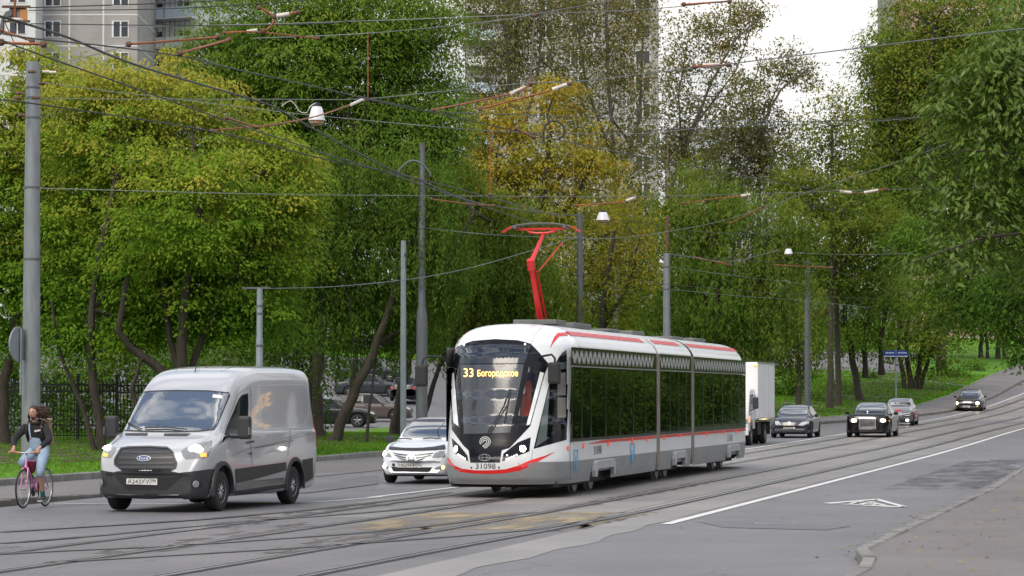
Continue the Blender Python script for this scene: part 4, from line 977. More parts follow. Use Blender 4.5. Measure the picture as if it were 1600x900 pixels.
def side_mirror(parent, p, mat, s=1, w=.17, h=.13):
    m = MB(); m.lathe([(.001, -.06), (h * .38, -.055), (h * .56, -.02), (h * .6, .03), (h * .56, .045), (.001, .05)], (0, 0, 0), 'x', 16)
    m.v = [(q[0] + p[0], q[1] * w / h + p[1], q[2] + p[2]) for q in m.v]
    o = m.build('side_mirror', mat, parent, 50); MB().tube([(p[0], p[1] - s * w * .9, p[2] - h * .4), (p[0], p[1] - s * w * .3, p[2] - h * .3)], .025, 6).build('mirror_stalk', m_trim, o)
    return o
def car(label, loc, paint, L, W, H, wb, fa, wr, ws, rw, side, rims=m_alloy, cat='car', group=None, rz=HEAD, hood=(.70, .84, .96), tail=(1.0, .95, .86), roofw=.58, belt=.90, spokes=5, rear='sedan', tww=.22, bowf=.22, ry=0.0, name='car', mirror=None):
    """fa: front axle behind the nose; ws: windscreen base and top x; rw: rear pane top and base x; side: (front base, front top, rear top, rear base)"""
    hw = W / 2; r = locM(empty(name, loc, rz, label, cat, group, ry)); tw_ = roofw
    st = [(0, .25, hood[0] - .22, hood[0] - .20, hw * .74, hw * .55), (-.05, .21, hood[0] - .09, hood[0] - .06, hw * .84, hw * .62), (-.14, .19, hood[0] - .02, hood[0] + .04, hw * .91, hw * .66), (-.36, .18, hood[1] - .09, hood[1], hw * .965, hw * .68),
          (ws[0] * .72, .18, belt - .05, hood[2] - .04, hw, hw * .70), (ws[0], .18, belt - .02, hood[2], hw, hw * .72), (ws[0] - .10, .18, belt - .01, hood[2] + .055, hw, hw * .715),
          ((ws[0] + ws[1]) / 2, .18, belt, (hood[2] + H) / 2 + .05, hw, (hw * .72 + tw_) / 2), (ws[1], .18, belt + .01, H - .035, hw, tw_), ((ws[1] + rw[0]) / 2, .18, belt + .02, H, hw, tw_), (rw[0], .18, belt + .04, H - (.05 if rear == 'sedan' else .03), hw, tw_ * .98)]
    if rear == 'sedan':
        st += [((rw[0] + rw[1]) / 2, .18, belt + .05, (H + tail[0]) / 2 + .02, hw * .99, tw_ * .98), (rw[1], .19, belt + .04, tail[0] + .03, hw * .98, hw * .70), (-L + .25, .2, tail[1] - .05, tail[0], hw * .95, hw * .68), (-L + .06, .24, tail[1] - .12, tail[0] - .06, hw * .88, hw * .62), (-L, .34, tail[2] - .15, tail[2] - .1, hw * .80, hw * .55)]
    else:
        st += [(rw[1], .19, belt + .06, tail[0] + .10, hw * .97, tw_ * .96), (-L + .08, .22, belt - .02, tail[0] - .02, hw * .93, hw * .66), (-L, .32, tail[2] - .2, tail[2] - .12, hw * .86, hw * .6)]
    b = Body(st, bowf); cuts = [(x, s_ * (hw - .26) if s_ > 0 else -(hw + .3), s_ * (hw + .3) if s_ > 0 else -(hw - .26), wr + .055, wr + .01) for x in (-fa, -fa - wb) for s_ in (1, -1)]
    me = b.mesh([paint, m_trim], cuts); link(bpy.data.objects.new('body', me), r)
    for x in (-fa, -fa - wb):
        for s_ in (1, -1): wheel(r, x, s_ * (hw - .115), wr, .2, rims, spokes)
    m = MB(); m.box((-L / 2, 0, .24), (L * .8, W * .72, .16)); m.build('underbody', m_dark, r)
    n = b.nr - 1
    b.patch('windscreen', lambda w: (ws[0] - .06 - .16 * (2 * w - 1) ** 2 * .5, ws[1] + .03 - .10 * (2 * w - 1) ** 2), n - 2.55, n + 2.55, .005, m_wglass, r, 10, 16)
    if rw[1] - rw[0] < -.1: b.patch('rear_window', lambda w: (rw[0] - .05 + .05 * (2 * w - 1) ** 2, rw[1] + .08 + .08 * (2 * w - 1) ** 2), n - 2.5, n + 2.5, .005, m_cglass, r, 8, 14)
    for s_, (v0, v1) in ((1, (6.75, 9.0)), (-1, (2 * n - 6.75, 2 * n - 9.0))):
        f0, f1, r1, r0 = side; mid = (f0 + f1 + r0 + r1) / 4
        b.patch('side_window', lambda w: (f0 + (f1 - f0) * w, mid + .04), v0, v1, .005, m_cglass, r, 8, 5)
        b.patch('side_window', lambda w: (mid - .04, r0 + (r1 - r0) * w), v0, v1, .005, m_cglass, r, 8, 5)
        for dx in (mid + .22, r0 + .55):
            p = b.pt(dx, 5.0 if s_ > 0 else 2 * n - 5.0); MB().box((p.x, p.y + s_ * .012, p.z), (.17, .03, .028)).build('door_handle', paint, r, bevel=.008)
        side_mirror(r, (f0 - .08, s_ * (hw + .10), belt + .07), mirror or paint, s_)
    return r, b, body_bvh(me)
def plate_px(B, r, quad, txt, region=None, e=0.0):
    p = panel_px('number_plate', B, r, quad, .018 + e, m_plate, r, 6)
    tl, tr, br, bl = [Vector(q) for q in quad]; mix = lambda a, c, u: tuple(a * (1 - u) + c * u)
    def sub(u0, u1, w0, w1): return [mix(Vector(mix(tl, tr, u)), Vector(mix(bl, br, u)), w) for u, w in ((u0, w0), (u1, w0), (u1, w1), (u0, w1))]
    if txt: text_px('plate_text', txt, B, r, sub(.05, .74, .2, .82), .024 + e, m_ink, p)
    else:                                               # too far away to read: only dark marks where the characters are
        for u in (.10, .21, .32, .43, .56, .66): panel_px('plate_mark', B, r, sub(u - .03, u + .03, .3, .75), .024 + e, m_ink, p, 50)
    if region: text_px('plate_text', region, B, r, sub(.80, .95, .16, .66), .024 + e, m_ink, p)
    stroke_px('plate_edge', B, r, list(quad) + [quad[0]], .7, .022 + e, m_ink, p)
    stroke_px('plate_edge', B, r, [mix(tl, tr, .77), mix(bl, br, .77)], .6, .022 + e, m_ink, p)
    return p
def zpt(ox, oy, k): return lambda L: [(ox + x / k, oy + y / k) for x, y in L]
def gz(X, Y): return ground(X, Y) + .006

# --- white saloon half hidden by the tram
p_white = pbr('white car paint', (.66, .68, .71), .25, coat=.6)
X, Y = -2.20, 65.6
sal, sb, SB = car('white saloon with lit lamps half hidden behind the tram front', (X, Y, gz(X, Y)), p_white, 4.37, 1.70, 1.47, 2.57, .84, .305, (-1.12, -2.02), (-3.1, -3.85), (-1.42, -2.12, -3.05, -3.62), hood=(.72, .84, .97), roofw=.55, name='saloon_car', mirror=m_trim)
q = zpt(580, 640, 6.92)
fit = lambda nm, L, m, off=.006, **k: panel_px(nm, SB, sal, q(L), off, m, sal, 4, **k)
fit('bonnet_shield', [(196, 405), (230, 408), (330, 418), (440, 420), (560, 418), (680, 408), (795, 385), (800, 430), (700, 440), (560, 447), (430, 448), (300, 442), (200, 438)], m_trim, .02)
for L_ in ([(228, 463), (300, 478), (430, 490), (560, 482), (674, 468), (668, 476), (560, 494), (430, 504), (300, 492), (240, 472)], [(244, 484), (320, 504), (430, 520), (560, 508), (650, 488), (640, 500), (560, 522), (430, 536), (330, 522), (262, 500)], [(270, 512), (350, 534), (430, 546), (520, 538), (600, 518), (560, 540), (480, 555), (380, 552), (310, 534)]): fit('grille_bar', L_, pbr('dark blue grille', (.02, .025, .05), .3), .008)
hl = fit('headlight', [(122, 430), (150, 432), (190, 450), (222, 515), (150, 508), (118, 495)], m_headg); lamp(SB, sal, *q([(150, 474)])[0], .06, hl)
fit('headlight', [(655, 520), (690, 470), (740, 448), (800, 448), (800, 515), (720, 522)], m_headg)
hl = fit('fog_lamp', [(108, 588), (150, 600), (202, 632), (170, 640), (112, 632)], m_headg); lamp(SB, sal, *q([(132, 613)])[0], .05, hl)
hl = fit('fog_lamp', [(672, 640), (720, 615), (800, 598), (800, 648), (700, 648)], m_headg); lamp(SB, sal, *q([(775, 625)])[0], .05, hl, pbr('yellow lamp', (.6, .55, .2), .3, emit=(1, .9, .35), estr=1.2))
fit('lower_intake', [(212, 618), (662, 624), (630, 674), (240, 668)], m_trim)
fit('chin', [(205, 715), (300, 700), (600, 705), (660, 722), (640, 742), (230, 738)], m_trim)
plate_px(SB, sal, q([(293, 572), (550, 572), (546, 628), (295, 626)]), 'Н629РР', '750')
ex, ey = q([(432, 520)])[0]
stroke_px('badge', SB, sal, [(ex + 6.2 * math.cos(a), ey + 3.6 * math.sin(a)) for a in np.linspace(0, 2 * math.pi, 20)], 1.0, .014, m_chrome, sal)
for L_ in ([(-2.6, 2.4), (-.6, -2.4)], [(.8, 2.4), (2.8, -2.4)], [(-1.8, .2), (2.2, -.3)]): stroke_px('badge', SB, sal, [(ex + a, ey + b) for a, b in L_], 1.0, .014, m_chrome, sal)
lamp(SB, sal, *q([(241, 594)])[0], .035, sal, m_trim, name='tow_cap')
stroke_px('wiper', SB, sal, q([(290, 318), (360, 312), (440, 322)]), 1.3, .012, m_rubber, sal); stroke_px('wiper', SB, sal, q([(560, 316), (640, 310), (760, 320)]), 1.3, .012, m_rubber, sal)
panel_px('roof_trim', SB, sal, q([(452, 132), (500, 112), (640, 106), (800, 106), (800, 132), (640, 134)]), .006, m_trim, sal, 4)

# --- the three cars coming down the far street, and the dark hatchback on the hill
p_navy = pbr('dark blue grey paint', (.022, .026, .040), .22, coat=.3)
X, Y = 12.0, 127.6
ren, rb, RB = car('dark blue grey hatchback following the white box truck', (X, Y, gz(X, Y)), p_navy, 4.70, 1.80, 1.445, 2.76, .96, .325, (-1.25, -2.2), (-3.5, -4.3), (-1.6, -2.3, -3.4, -4.0), rims=m_darkrim, hood=(.74, .87, .99), rear='hatch', name='hatchback')
q = zpt(1130, 560, 6); fit = lambda nm, L, m, off=.008, **k: panel_px(nm, RB, ren, q(L), off, m, ren, 4, **k)
fit('headlight', [(486, 590), (520, 588), (546, 622), (520, 632), (490, 622)], pbr('pale headlamp', (.5, .52, .53), .15)); fit('headlight', [(700, 626), (740, 596), (806, 588), (800, 610), (740, 632)], pbr('pale headlamp', (.5, .52, .53), .15))
fit('lower_intake', [(490, 676), (760, 676), (740, 702), (510, 702)], m_trim); fit('chrome_strip', [(486, 660), (768, 660), (766, 667), (488, 667)], m_chrome, .012)
plate_px(RB, ren, q([(564, 642), (674, 642), (674, 664), (564, 664)]), None); ex, ey = q([(620, 604)])[0]
stroke_px('badge', RB, ren, [(ex, ey - 2.2), (ex - 1.2, ey), (ex, ey + 2.2), (ex + 1.2, ey), (ex, ey - 2.2)], .9, .014, m_chrome, ren)

p_black = pbr('black car paint', (.007, .0065, .007), .14, coat=.25, spec=.35)
X, Y = 15.52, 128.8
rol, ob, OB = car('large black limousine with an upright chrome grille and lit lamps', (X, Y, gz(X, Y)), p_black, 5.40, 1.95, 1.55, 3.29, .88, .375, (-1.65, -2.45), (-3.9, -4.75), (-1.95, -2.6, -3.8, -4.5), hood=(.98, 1.04, 1.10), tail=(1.08, 1.03, .95), roofw=.62, belt=.98, bowf=.14, name='limousine')
q = zpt(1300, 560, 5.333); fit = lambda nm, L, m, off=.008, **k: panel_px(nm, OB, rol, q(L), off, m, rol, 4, **k)
gr = fit('grille', [(226, 498), (366, 498), (366, 590), (226, 590)], m_chrome, .05)
panel_px('opening_shade', OB, rol, q([(234, 508), (358, 508), (356, 565), (236, 565)]), .058, pbr('grille shadow metal', (.12, .12, .125), .3, .8), gr, 4)  # gap behind the bars drawn flat, its shade put into the metal colour
for k_ in range(9): stroke_px('grille_bar', OB, rol, q([(242 + k_ * 13.3, 509), (242 + k_ * 13.3, 564)]), .55, .066, m_chrome, gr)
for L_, c_ in (([(150, 504), (206, 504), (210, 530), (152, 532)], (180, 518)), ([(388, 505), (448, 502), (450, 530), (390, 532)], (420, 518))):
    h_ = fit('headlight', L_, m_headg, .012); lamp(OB, rol, *q([c_])[0], .085, h_, m_lampw); lamp(OB, rol, *q([(c_[0] + 16, c_[1])])[0], .05, h_, m_lampw)
lamp(OB, rol, *q([(475, 521)])[0], .03, rol, m_amber, name='indicator')
plate_px(OB, rol, q([(246, 566), (344, 566), (344, 588), (246, 588)]), None); fit('lower_intake', [(200, 628), (440, 628), (430, 640), (210, 640)], m_trim)
k = MB(); k.tube([(-.22, 0, 1.02), (-.26, 0, 1.10), (-.2, 0, 1.13)], .02, 6); k.build('bonnet_figure', m_chrome, rol)

p_sil = pbr('silver grey paint', (.17, .172, .18), .25, .4, coat=.4)
X, Y = 20.75, 158.8
hat, hb, HB = car('small silver hatchback with black, white and red stickers behind the limousine', (X, Y, gz(X, Y)), p_sil, 3.95, 1.72, 1.50, 2.54, .82, .31, (-1.0, -1.75), (-3.2, -3.75), (-1.3, -1.9, -3.1, -3.5), rims=m_darkrim, hood=(.76, .90, 1.04), rear='hatch', roofw=.57, name='hatchback')
q = zpt(1300, 560, 5.333); fit = lambda nm, L, m, off=.008, **k: panel_px(nm, HB, hat, q(L), off, m, hat, 4, **k)
fit('lower_intake', [(520, 500), (610, 500), (612, 545), (530, 545)], m_trim); fit('grille', [(520, 458), (572, 456), (566, 480), (530, 484)], m_trim)
h_ = fit('fog_lamp', [(612, 506), (645, 504), (646, 530), (612, 532)], m_headg); lamp(HB, hat, *q([(628, 517)])[0], .075, h_, m_lampw)
fit('headlight', [(592, 440), (648, 428), (640, 456), (600, 462)], m_headg)
for k_ in range(5): stroke_px('sticker', HB, hat, q([(566 + k_ * 4, 492 - k_ * 7), (600, 478 - k_ * 6), (636, 486 - k_ * 9), (652, 478 - k_ * 10)]), .9, .012, m_blk if k_ % 2 == 0 else m_wht, hat)
fit('sticker', [(530, 430), (575, 422), (570, 436), (534, 442)], m_red, .012); fit('sticker', [(676, 438), (700, 440), (699, 470), (676, 468)], m_red, .012); fit('sticker', [(690, 490), (706, 484), (706, 500), (692, 506)], m_red, .012); fit('sticker', [(672, 470), (724, 452), (724, 482), (674, 500)], m_blk, .009)

p_brn = pbr('dark brown paint', (.022, .019, .016), .22, .2, coat=.3)
X, Y = 30.15, 194.5
ope, pb, PB = car('dark brown saloon with glowing lamps alone on the hill', (X, Y, gz(X, Y)), p_brn, 4.55, 1.80, 1.46, 2.70, .95, .325, (-1.2, -2.1), (-3.3, -4.0), (-1.5, -2.2, -3.25, -3.8), hood=(.74, .86, .98), name='saloon_car')
q = zpt(1300, 560, 5.333); fit = lambda nm, L, m, off=.008, **k: panel_px(nm, PB, ope, q(L), off, m, ope, 4, **k)
for L_, c_ in (([(1026, 360), (1060, 362), (1062, 384), (1028, 384)], (1044, 373)), ([(1190, 362), (1234, 360), (1236, 386), (1192, 386)], (1212, 374))):
    h_ = fit('headlight', L_, m_headg, .012); lamp(PB, ope, *q([c_])[0], .10, h_, m_lampw)
fit('chrome_strip', [(1064, 366), (1186, 366), (1186, 376), (1064, 376)], m_chrome, .012); fit('lower_intake', [(1040, 418), (1200, 418), (1190, 434), (1050, 434)], m_trim)
plate_px(PB, ope, q([(1086, 393), (1150, 393), (1150, 410), (1086, 410)]), None)

# --- cars standing on the parking lot, seen under the trees
PARK = 'cars standing on the parking lot'
def parked(label, px, Y, rz, col, kind='sedan', H=1.47, L=4.5, name='parked_car', belt=.9):
    X = (px - 800) / F * Y; pt = pbr('parked paint %d' % int(px + Y * 7), tuple(c * .75 for c in col), .25, .1, coat=.2)
    r, b, B = car(label, (X, Y, gz(X, Y) + .06), pt, L, 1.80, H, 2.68, .92, .33, (-1.2, -2.05), (-3.3, -4.0) if kind == 'sedan' else (-3.7, -4.2), (-1.5, -2.15, -3.2, -3.8) if kind == 'sedan' else (-1.5, -2.15, -3.6, -4.1), rear=kind, group=PARK, rz=rz, name=name, belt=belt)
    for s_ in (1, -1):
        panel('tail_lamp', B, [(s_ * .58, .78), (s_ * .78, .76), (s_ * .78, .9), (s_ * .62, .88)], 'x', -1, .006, m_tail, r, .1)
        panel('headlight', B, [(s_ * .42, .62), (s_ * .72, .66), (s_ * .74, .76), (s_ * .5, .72)], 'x', 1, .006, pbr('pale headlamp', (.5, .52, .53), .15), r, .1)
    panel('grille', B, [(-.38, .56), (.38, .56), (.34, .68), (-.34, .68)], 'x', 1, .006, m_trim, r, .1)
    return r
parked('brown car parked side-on behind the leaning trunk and slim grey post', 646, 157, R(-2), (.12, .095, .085), H=1.50, L=4.7)
parked('black car with bright spoked rims, its nose by the thin trunk', 590, 144, R(-2), (.012, .012, .014), H=1.42, L=4.5)
parked('dark slate saloon parked side-on beyond the brown car', 634, 190, R(0), (.035, .042, .055), H=1.46, L=4.6)
parked('dark estate car with roof rails parked beyond the slate saloon', 630, 203, R(2), (.03, .034, .045), 'hatch', 1.6, 4.6)
parked('dark car showing red tail lamps between the post and the thick mast', 648, 186, R(82), (.03, .03, .034), 'hatch', 1.5, 4.2)
parked('dark green car parked just left of the tram front', 706, 181, R(176), (.02, .028, .024), 'sedan', 1.5, 4.5)
parked('pale blue car hidden behind the leafy willow branches', 522, 172, R(-3), (.30, .36, .42), 'sedan', 1.47, 4.5)
parked('white car far left glimpsed through the dark willow leaves', 508, 190, R(4), (.6, .62, .64), 'hatch', 1.5, 4.3)
# ------------------------------------------------------------------ the van and the box truck
p_van = pbr('silver van paint', (.43, .435, .45), .38, .35, coat=.9)
def vring(z0, zb, zt, hw, tw):
    g = zt - zb
    return [(0, z0), (hw * .88, z0), (hw * .975, z0 + .08), (hw * .995, z0 + (zb - z0) * .40), (hw, z0 + (zb - z0) * .75), (hw * .992, zb - .02), (hw * .965, zb + min(.05, g * .2)),
            (hw * .955 * .85 + tw * .15, zb + g * .16), (hw * .955 * .5 + tw * .5, zb + g * .5), (tw + .03, zb + g * .86), (tw * .93, zb + g * .955), (tw * .55, zb + g * .99), (0, zt)]
X, Y = -6.20, 49.75
van = locM(empty('delivery_van', (X, Y, .006), HEAD - R(4.0), 'silver delivery van with black bumper and lit headlights', 'van'))
VL = 5.53; hw = 1.03
vst = [(0, .30, .62, .70, .80, .5), (-.05, .25, .80, .92, .88, .6), (-.12, .24, .92, 1.04, .93, .66), (-.28, .23, 1.0, 1.11, .98, .72), (-.6, .23, 1.12, 1.22, 1.0, .76), (-.98, .23, 1.22, 1.34, 1.02, .80), (-1.10, .23, 1.25, 1.43, 1.03, .82),
       (-1.55, .23, 1.27, 1.92, 1.03, .80), (-1.78, .23, 1.28, 2.15, 1.03, .785), (-2.1, .23, 1.30, 2.34, 1.03, .79), (-2.5, .23, 1.30, 2.45, 1.03, .80), (-3.1, .23, 1.30, 2.50, 1.03, .81), (-4.6, .24, 1.30, 2.51, 1.03, .81), (-5.4, .26, 1.30, 2.49, 1.02, .80), (-5.68, .30, 1.30, 2.44, .99, .78), (-5.76, .38, 1.28, 2.30, .95, .72)]
vb = Body(vst, .20, .05, ringf=vring); WR = .345; FA = .98; WB = 3.45
cuts = [(x, s_ * (hw - .3) if s_ > 0 else -(hw + .3), s_ * (hw + .3) if s_ > 0 else -(hw - .3), WR + .075, WR + .02) for x in (-FA, -FA - WB) for s_ in (1, -1)]
vme = vb.mesh([p_van, m_trim], cuts); link(bpy.data.objects.new('body', vme), van); VB = body_bvh(vme)
m_steel = pbr('steel wheel', (.52, .52, .53), .4, .4, var=.2, scale=8)
for x in (-FA, -FA - WB):
    for s_ in (1, -1): wheel(van, x, s_ * (hw - .14), WR, .23, m_steel, 9, .60)
m = MB(); m.box((-2.7, 0, .33), (4.6, 1.5, .2)); m.build('underbody', m_dark, van)
q = zpt(140, 550, 3.461); fit = lambda nm, L, m_, off=.006, par=van, sub=5: panel_px(nm, VB, van, q(L), off, m_, par, sub)
fit('windscreen', [(166, 424), (190, 350), (240, 248), (262, 222), (330, 213), (470, 209), (640, 211), (752, 222), (756, 236), (728, 300), (690, 395), (672, 420), (600, 428), (470, 432), (300, 430)], m_wglass, .006)
stroke_px('windscreen_seal', VB, van, q([(166, 424), (190, 350), (240, 248), (262, 222), (330, 213), (470, 209), (640, 211), (752, 222), (756, 236), (728, 300), (690, 395), (672, 420), (600, 428), (470, 432), (300, 430), (166, 424)]), 1.6, .009, m_trim, van)
fit('side_window', [(742, 400), (778, 320), (806, 252), (824, 232), (856, 224), (858, 300), (852, 420), (800, 440), (735, 470), (712, 496)], m_vglass)
stroke_px('door_seam', VB, van, q([(700, 500), (735, 400), (800, 232), (830, 205), (868, 190), (872, 300), (868, 460), (880, 640), (880, 700), (780, 740)]), .45, .007, m_trim, van)
stroke_px('door_seam', VB, van, q([(1070, 560), (1083, 470), (1085, 420)]), .45, .007, m_trim, van)
stroke_px('crease_shading', VB, van, q([(904, 182), (1010, 178), (1160, 178), (1176, 200), (1182, 340), (1160, 392), (1100, 402)]), .7, .008, m_wht, van)  # crease highlight painted as a white line
stroke_px('crease_shading', VB, van, q([(880, 432), (960, 418), (1080, 410), (1190, 404)]), .8, .008, m_wht, van); stroke_px('crease_shading', VB, van, q([(770, 560), (860, 520), (980, 496), (1100, 470), (1195, 440)]), .6, .008, p_sil, van)  # white highlight and darker shade painted along the creases
stroke_px('door_rail', VB, van, q([(890, 520), (1000, 500), (1100, 478)]), .9, .008, m_trim, van)
bump = fit('bumper', [(44, 634), (90, 645), (160, 652), (300, 656), (440, 656), (540, 648), (640, 634), (676, 632), (690, 600), (712, 596), (730, 640), (700, 690), (670, 745), (664, 775), (640, 788), (500, 793), (330, 800), (180, 795), (90, 786), (62, 760), (46, 700)], m_trim, .014)
fit('recess_shade', [(140, 668), (200, 676), (360, 682), (470, 676), (500, 670), (420, 745), (210, 745), (170, 710)], pbr('bumper shadow plastic', (.008, .008, .009), .7), .020, bump)  # recess drawn flat, its shade put into the darker plastic
for L_, c_ in (([(50, 690), (88, 690), (92, 728), (54, 726)], (70, 708)), ([(545, 700), (600, 698), (604, 730), (548, 734)], (572, 715))):
    f_ = fit('fog_lamp', L_, pbr('bumper shadow plastic', (.008, .008, .009), .7), .020, bump); lamp(VB, van, *q([c_])[0], .062, f_, pbr('fog lens', (.20, .21, .23), .1, coat=.5), .024)
gril = fit('grille', [(150, 560), (172, 524), (210, 517), (320, 515), (420, 520), (452, 545), (470, 600), (465, 625), (430, 642), (300, 645), (180, 640), (140, 610), (138, 585)], pbr('grille black', (.010, .010, .011), .5), .010)
for a, b_, c, d in ((178, 541, 438, 541), (162, 572, 452, 572), (158, 600, 460, 600), (166, 624, 456, 624)): stroke_px('grille_bar', VB, van, q([(a, b_), ((a + c) / 2, b_ + 3), (c, d)]), 3.2, .018, pbr('grille bar plastic', (.035, .036, .038), .4), gril)
stroke_px('grille_frame', VB, van, q([(150, 560), (172, 524), (210, 517), (320, 515), (420, 520), (452, 545), (470, 600), (465, 625), (430, 642), (300, 645), (180, 640), (140, 610), (138, 585), (150, 560)]), 2.4, .018, pbr('grille bar plastic', (.035, .036, .038), .4), gril)
ex, ey = q([(296, 577)])[0]
panel_px('badge', VB, van, [(ex + 11 * math.cos(a), ey + 4.4 * math.sin(a)) for a in np.linspace(0, 2 * math.pi, 22, False)], .026, m_chrome, gril, 4)
bd = panel_px('badge', VB, van, [(ex + 10 * math.cos(a), ey + 3.7 * math.sin(a)) for a in np.linspace(0, 2 * math.pi, 22, False)], .029, pbr('badge blue', (.02, .045, .16), .3), gril, 4)
text_px('badge_text', 'Ford', VB, van, [(ex - 6.6, ey - 2.2), (ex + 6.6, ey - 2.2), (ex + 6.6, ey + 2.2), (ex - 6.6, ey + 2.2)], .033, m_wht, bd)
h1 = fit('headlight', [(496, 536), (520, 516), (600, 492), (662, 476), (660, 520), (646, 566), (610, 574), (520, 580), (500, 560)], m_headg, .008)
h2 = fit('headlight', [(84, 492), (110, 500), (144, 516), (138, 540), (112, 574), (72, 568), (72, 540)], m_headg, .008)
m_hot = pbr('bright van lamp', (.9, .85, .7), .3, emit=(1, .88, .66), estr=13)
for (c_, r_, h_) in (((582, 524), .10, h1), ((550, 528), .05, h1), ((98, 518), .085, h2)): lamp(VB, van, *q([c_])[0], r_, h_, m_hot, .012)
for (L_, h_) in (([(596, 555), (628, 548), (630, 566), (600, 570)], h1), ([(76, 546), (104, 554), (98, 570), (74, 564)], h2)): fit('indicator', L_, m_amber, .014, h_)
plate_px(VB, van, q([(203, 682), (369, 683), (369, 720), (203, 716)]), 'А243ХУ', '799', .012)
for L_ in ([(194, 440), (316, 440), (310, 453), (192, 452)], [(404, 442), (548, 442), (524, 455), (402, 454)]): fit('bonnet_vent', L_, m_trim, .008)
stroke_px('wiper', VB, van, q([(186, 374), (230, 398), (288, 426)]), 1.8, .03, m_rubber, van); stroke_px('wiper', VB, van, q([(300, 416), (420, 414), (530, 426)]), 2.0, .03, m_rubber, van)
fit('side_moulding', [(786, 632), (880, 620), (1060, 596), (1062, 640), (880, 690), (790, 710)], m_trim, .012)
fit('side_moulding', [(1150, 584), (1204, 572), (1206, 680), (1160, 708), (1150, 640)], m_trim, .012)
fit('sill', [(790, 712), (880, 697), (1050, 678), (1050, 706), (880, 740), (786, 752)], p_sil, .010); fit('sill', [(776, 752), (880, 738), (1050, 712), (1048, 735), (880, 762), (776, 770)], m_trim, .012)
for (cx, cz, r_) in ((-FA, WR, .44), (-FA - WB, WR, .44)):
    for s_ in (1, -1):
        k = MB(); rows = []
        for a in np.linspace(R(-12), R(192), 22):
            rows.append([(cx + math.cos(a) * rr, s_ * (hw + dy), cz + .02 + math.sin(a) * rr) for rr, dy in ((WR + .07, -.03), (WR + .075, .022), (r_ + .045, .012), (r_ + .05, -.02))])
        k.grid(rows); k.build('wheel_arch', m_trim, van, 50)
fit('door_handle', [(842, 488), (884, 478), (886, 488), (842, 496)], m_trim, .02); fit('door_handle', [(862, 545), (874, 541), (874, 552), (862, 556)], m_trim, .02)
for s_ in (1, -1):
    k = MB(); k.box((-1.42, s_ * 1.245, 1.42), (.16, .22, .40)); mr = k.build('side_mirror', m_trim, van, bevel=.05)
    MB().tube([(-1.35, s_ * .98, 1.28), (-1.40, s_ * 1.16, 1.28)], .05, 8).build('mirror_arm', m_trim, mr); MB().box((-1.36, s_ * 1.352, 1.36), (.08, .02, .13)).build('mirror_indicator', p_sil, mr, bevel=.006)
k = MB(); k.tube([(-2.2, -.02, 2.36), (-2.42, -.05, 2.58)], .009, 6); k.build('aerial', m_rubber, van)
fit('sticker', [(668, 230), (718, 236), (716, 254), (664, 248)], m_plate, .010)
# silver roof seams
for y in (-.5, 0, .5):
    MB().grid([[vb.pt(x, 12 - y * 2) + Vector((0, dy, .006)) for x in np.linspace(-2.3, -5.4, 12)] for dy in (-.012, .012)]).build('roof_rib', p_sil, van)
panel('tail_lamp', VB, [(-5.74, 1.0), (-5.69, 1.0), (-5.69, 1.6), (-5.74, 1.6)], 'y', 1, .01, m_tail, van, .1)

# --- white box truck behind the tram
X, Y = 8.02, 112.0
trk = locM(empty('box_truck', (X, Y, gz(X, Y)), HEAD, 'white box truck half hidden behind the rear of the tram', 'truck'))
p_box = pbr('white box panel', (.78, .78, .79), .5, var=.06, scale=1.1, stretch=(3, 3, .5))
p_cab = pbr('white cab paint', (.60, .61, .61), .35, coat=.3)
k = MB(); k.box((-4.4, 0, 2.08), (4.9, 2.15, 2.22)); bx = k.build('cargo_box', p_box, trk, bevel=.03)
k = MB()
for y in (1.083, -1.083):
    for x in np.arange(-6.6, -2.1, .55): k.box((x, y, 2.08), (.02, .006, 2.1))
k.build('panel_joint', pbr('joint grey', (.45, .45, .44), .6), bx)
k = MB()
for y in (1.08, -1.08): k.box((-4.4, y, 1.0), (4.92, .05, .07)); k.box((-4.4, y, 3.18), (4.92, .05, .05))
k.build('edge_rail', p_sil, bx); MB().box((-1.94, .98, 3.05), (.04, .12, .06)).build('marker_lamp', m_amber, bx)
pf = [(0, .52), (.02, 1.0), (-.06, 1.35), (-.38, 2.05), (-.6, 2.14), (-1.75, 2.14), (-1.8, 1.9), (-1.8, .62), (-1.35, .62), (-1.28, .8), (-1.1, .95), (-.75, .95), (-.55, .8), (-.5, .55)]
k = MB(); k.prism(pf, -.98, .98, 'y'); cb = k.build('cab', p_cab, trk, 30, bevel=.05)
for s_ in (1, -1):
    MB().prism([(-.32, 1.36), (-.52, 1.92), (-1.15, 1.96), (-1.2, 1.36)], s_ * .984, s_ * .992, 'y').build('side_window', m_cglass, cb)
    MB().box((-.03, s_ * .8, .92), (.1, .3, .2)).build('headlight', m_headg, cb, bevel=.02); MB().box((-.16, s_ * .985, 1.0), (.16, .03, .22)).build('indicator', m_amber, cb, bevel=.01)
    o = MB().box((-.05, s_ * 1.24, 1.62), (.1, .22, .44)).build('side_mirror', m_trim, trk, bevel=.04); MB().tube([(-.3, s_ * .98, 1.9), (-.08, s_ * 1.2, 1.9), (-.05, s_ * 1.22, 1.4), (-.25, s_ * .98, 1.3)], .018, 6).build('mirror_arm', m_trim, o)
    MB().box((-.75, s_ * .99, 1.2), (.14, .03, .03)).build('door_handle', m_trim, cb)
MB().prism([(-.085, 1.38), (-.36, 1.98), (-.352, 1.985), (-.078, 1.385)], -.88, .88, 'y').build('windscreen', m_wglass, cb)
MB().box((-.02, 0, .52), (.16, 1.95, .26)).build('bumper', p_cab, cb, bevel=.03); MB().box((.055, 0, .52), (.01, .5, .11)).build('number_plate', m_plate, cb)
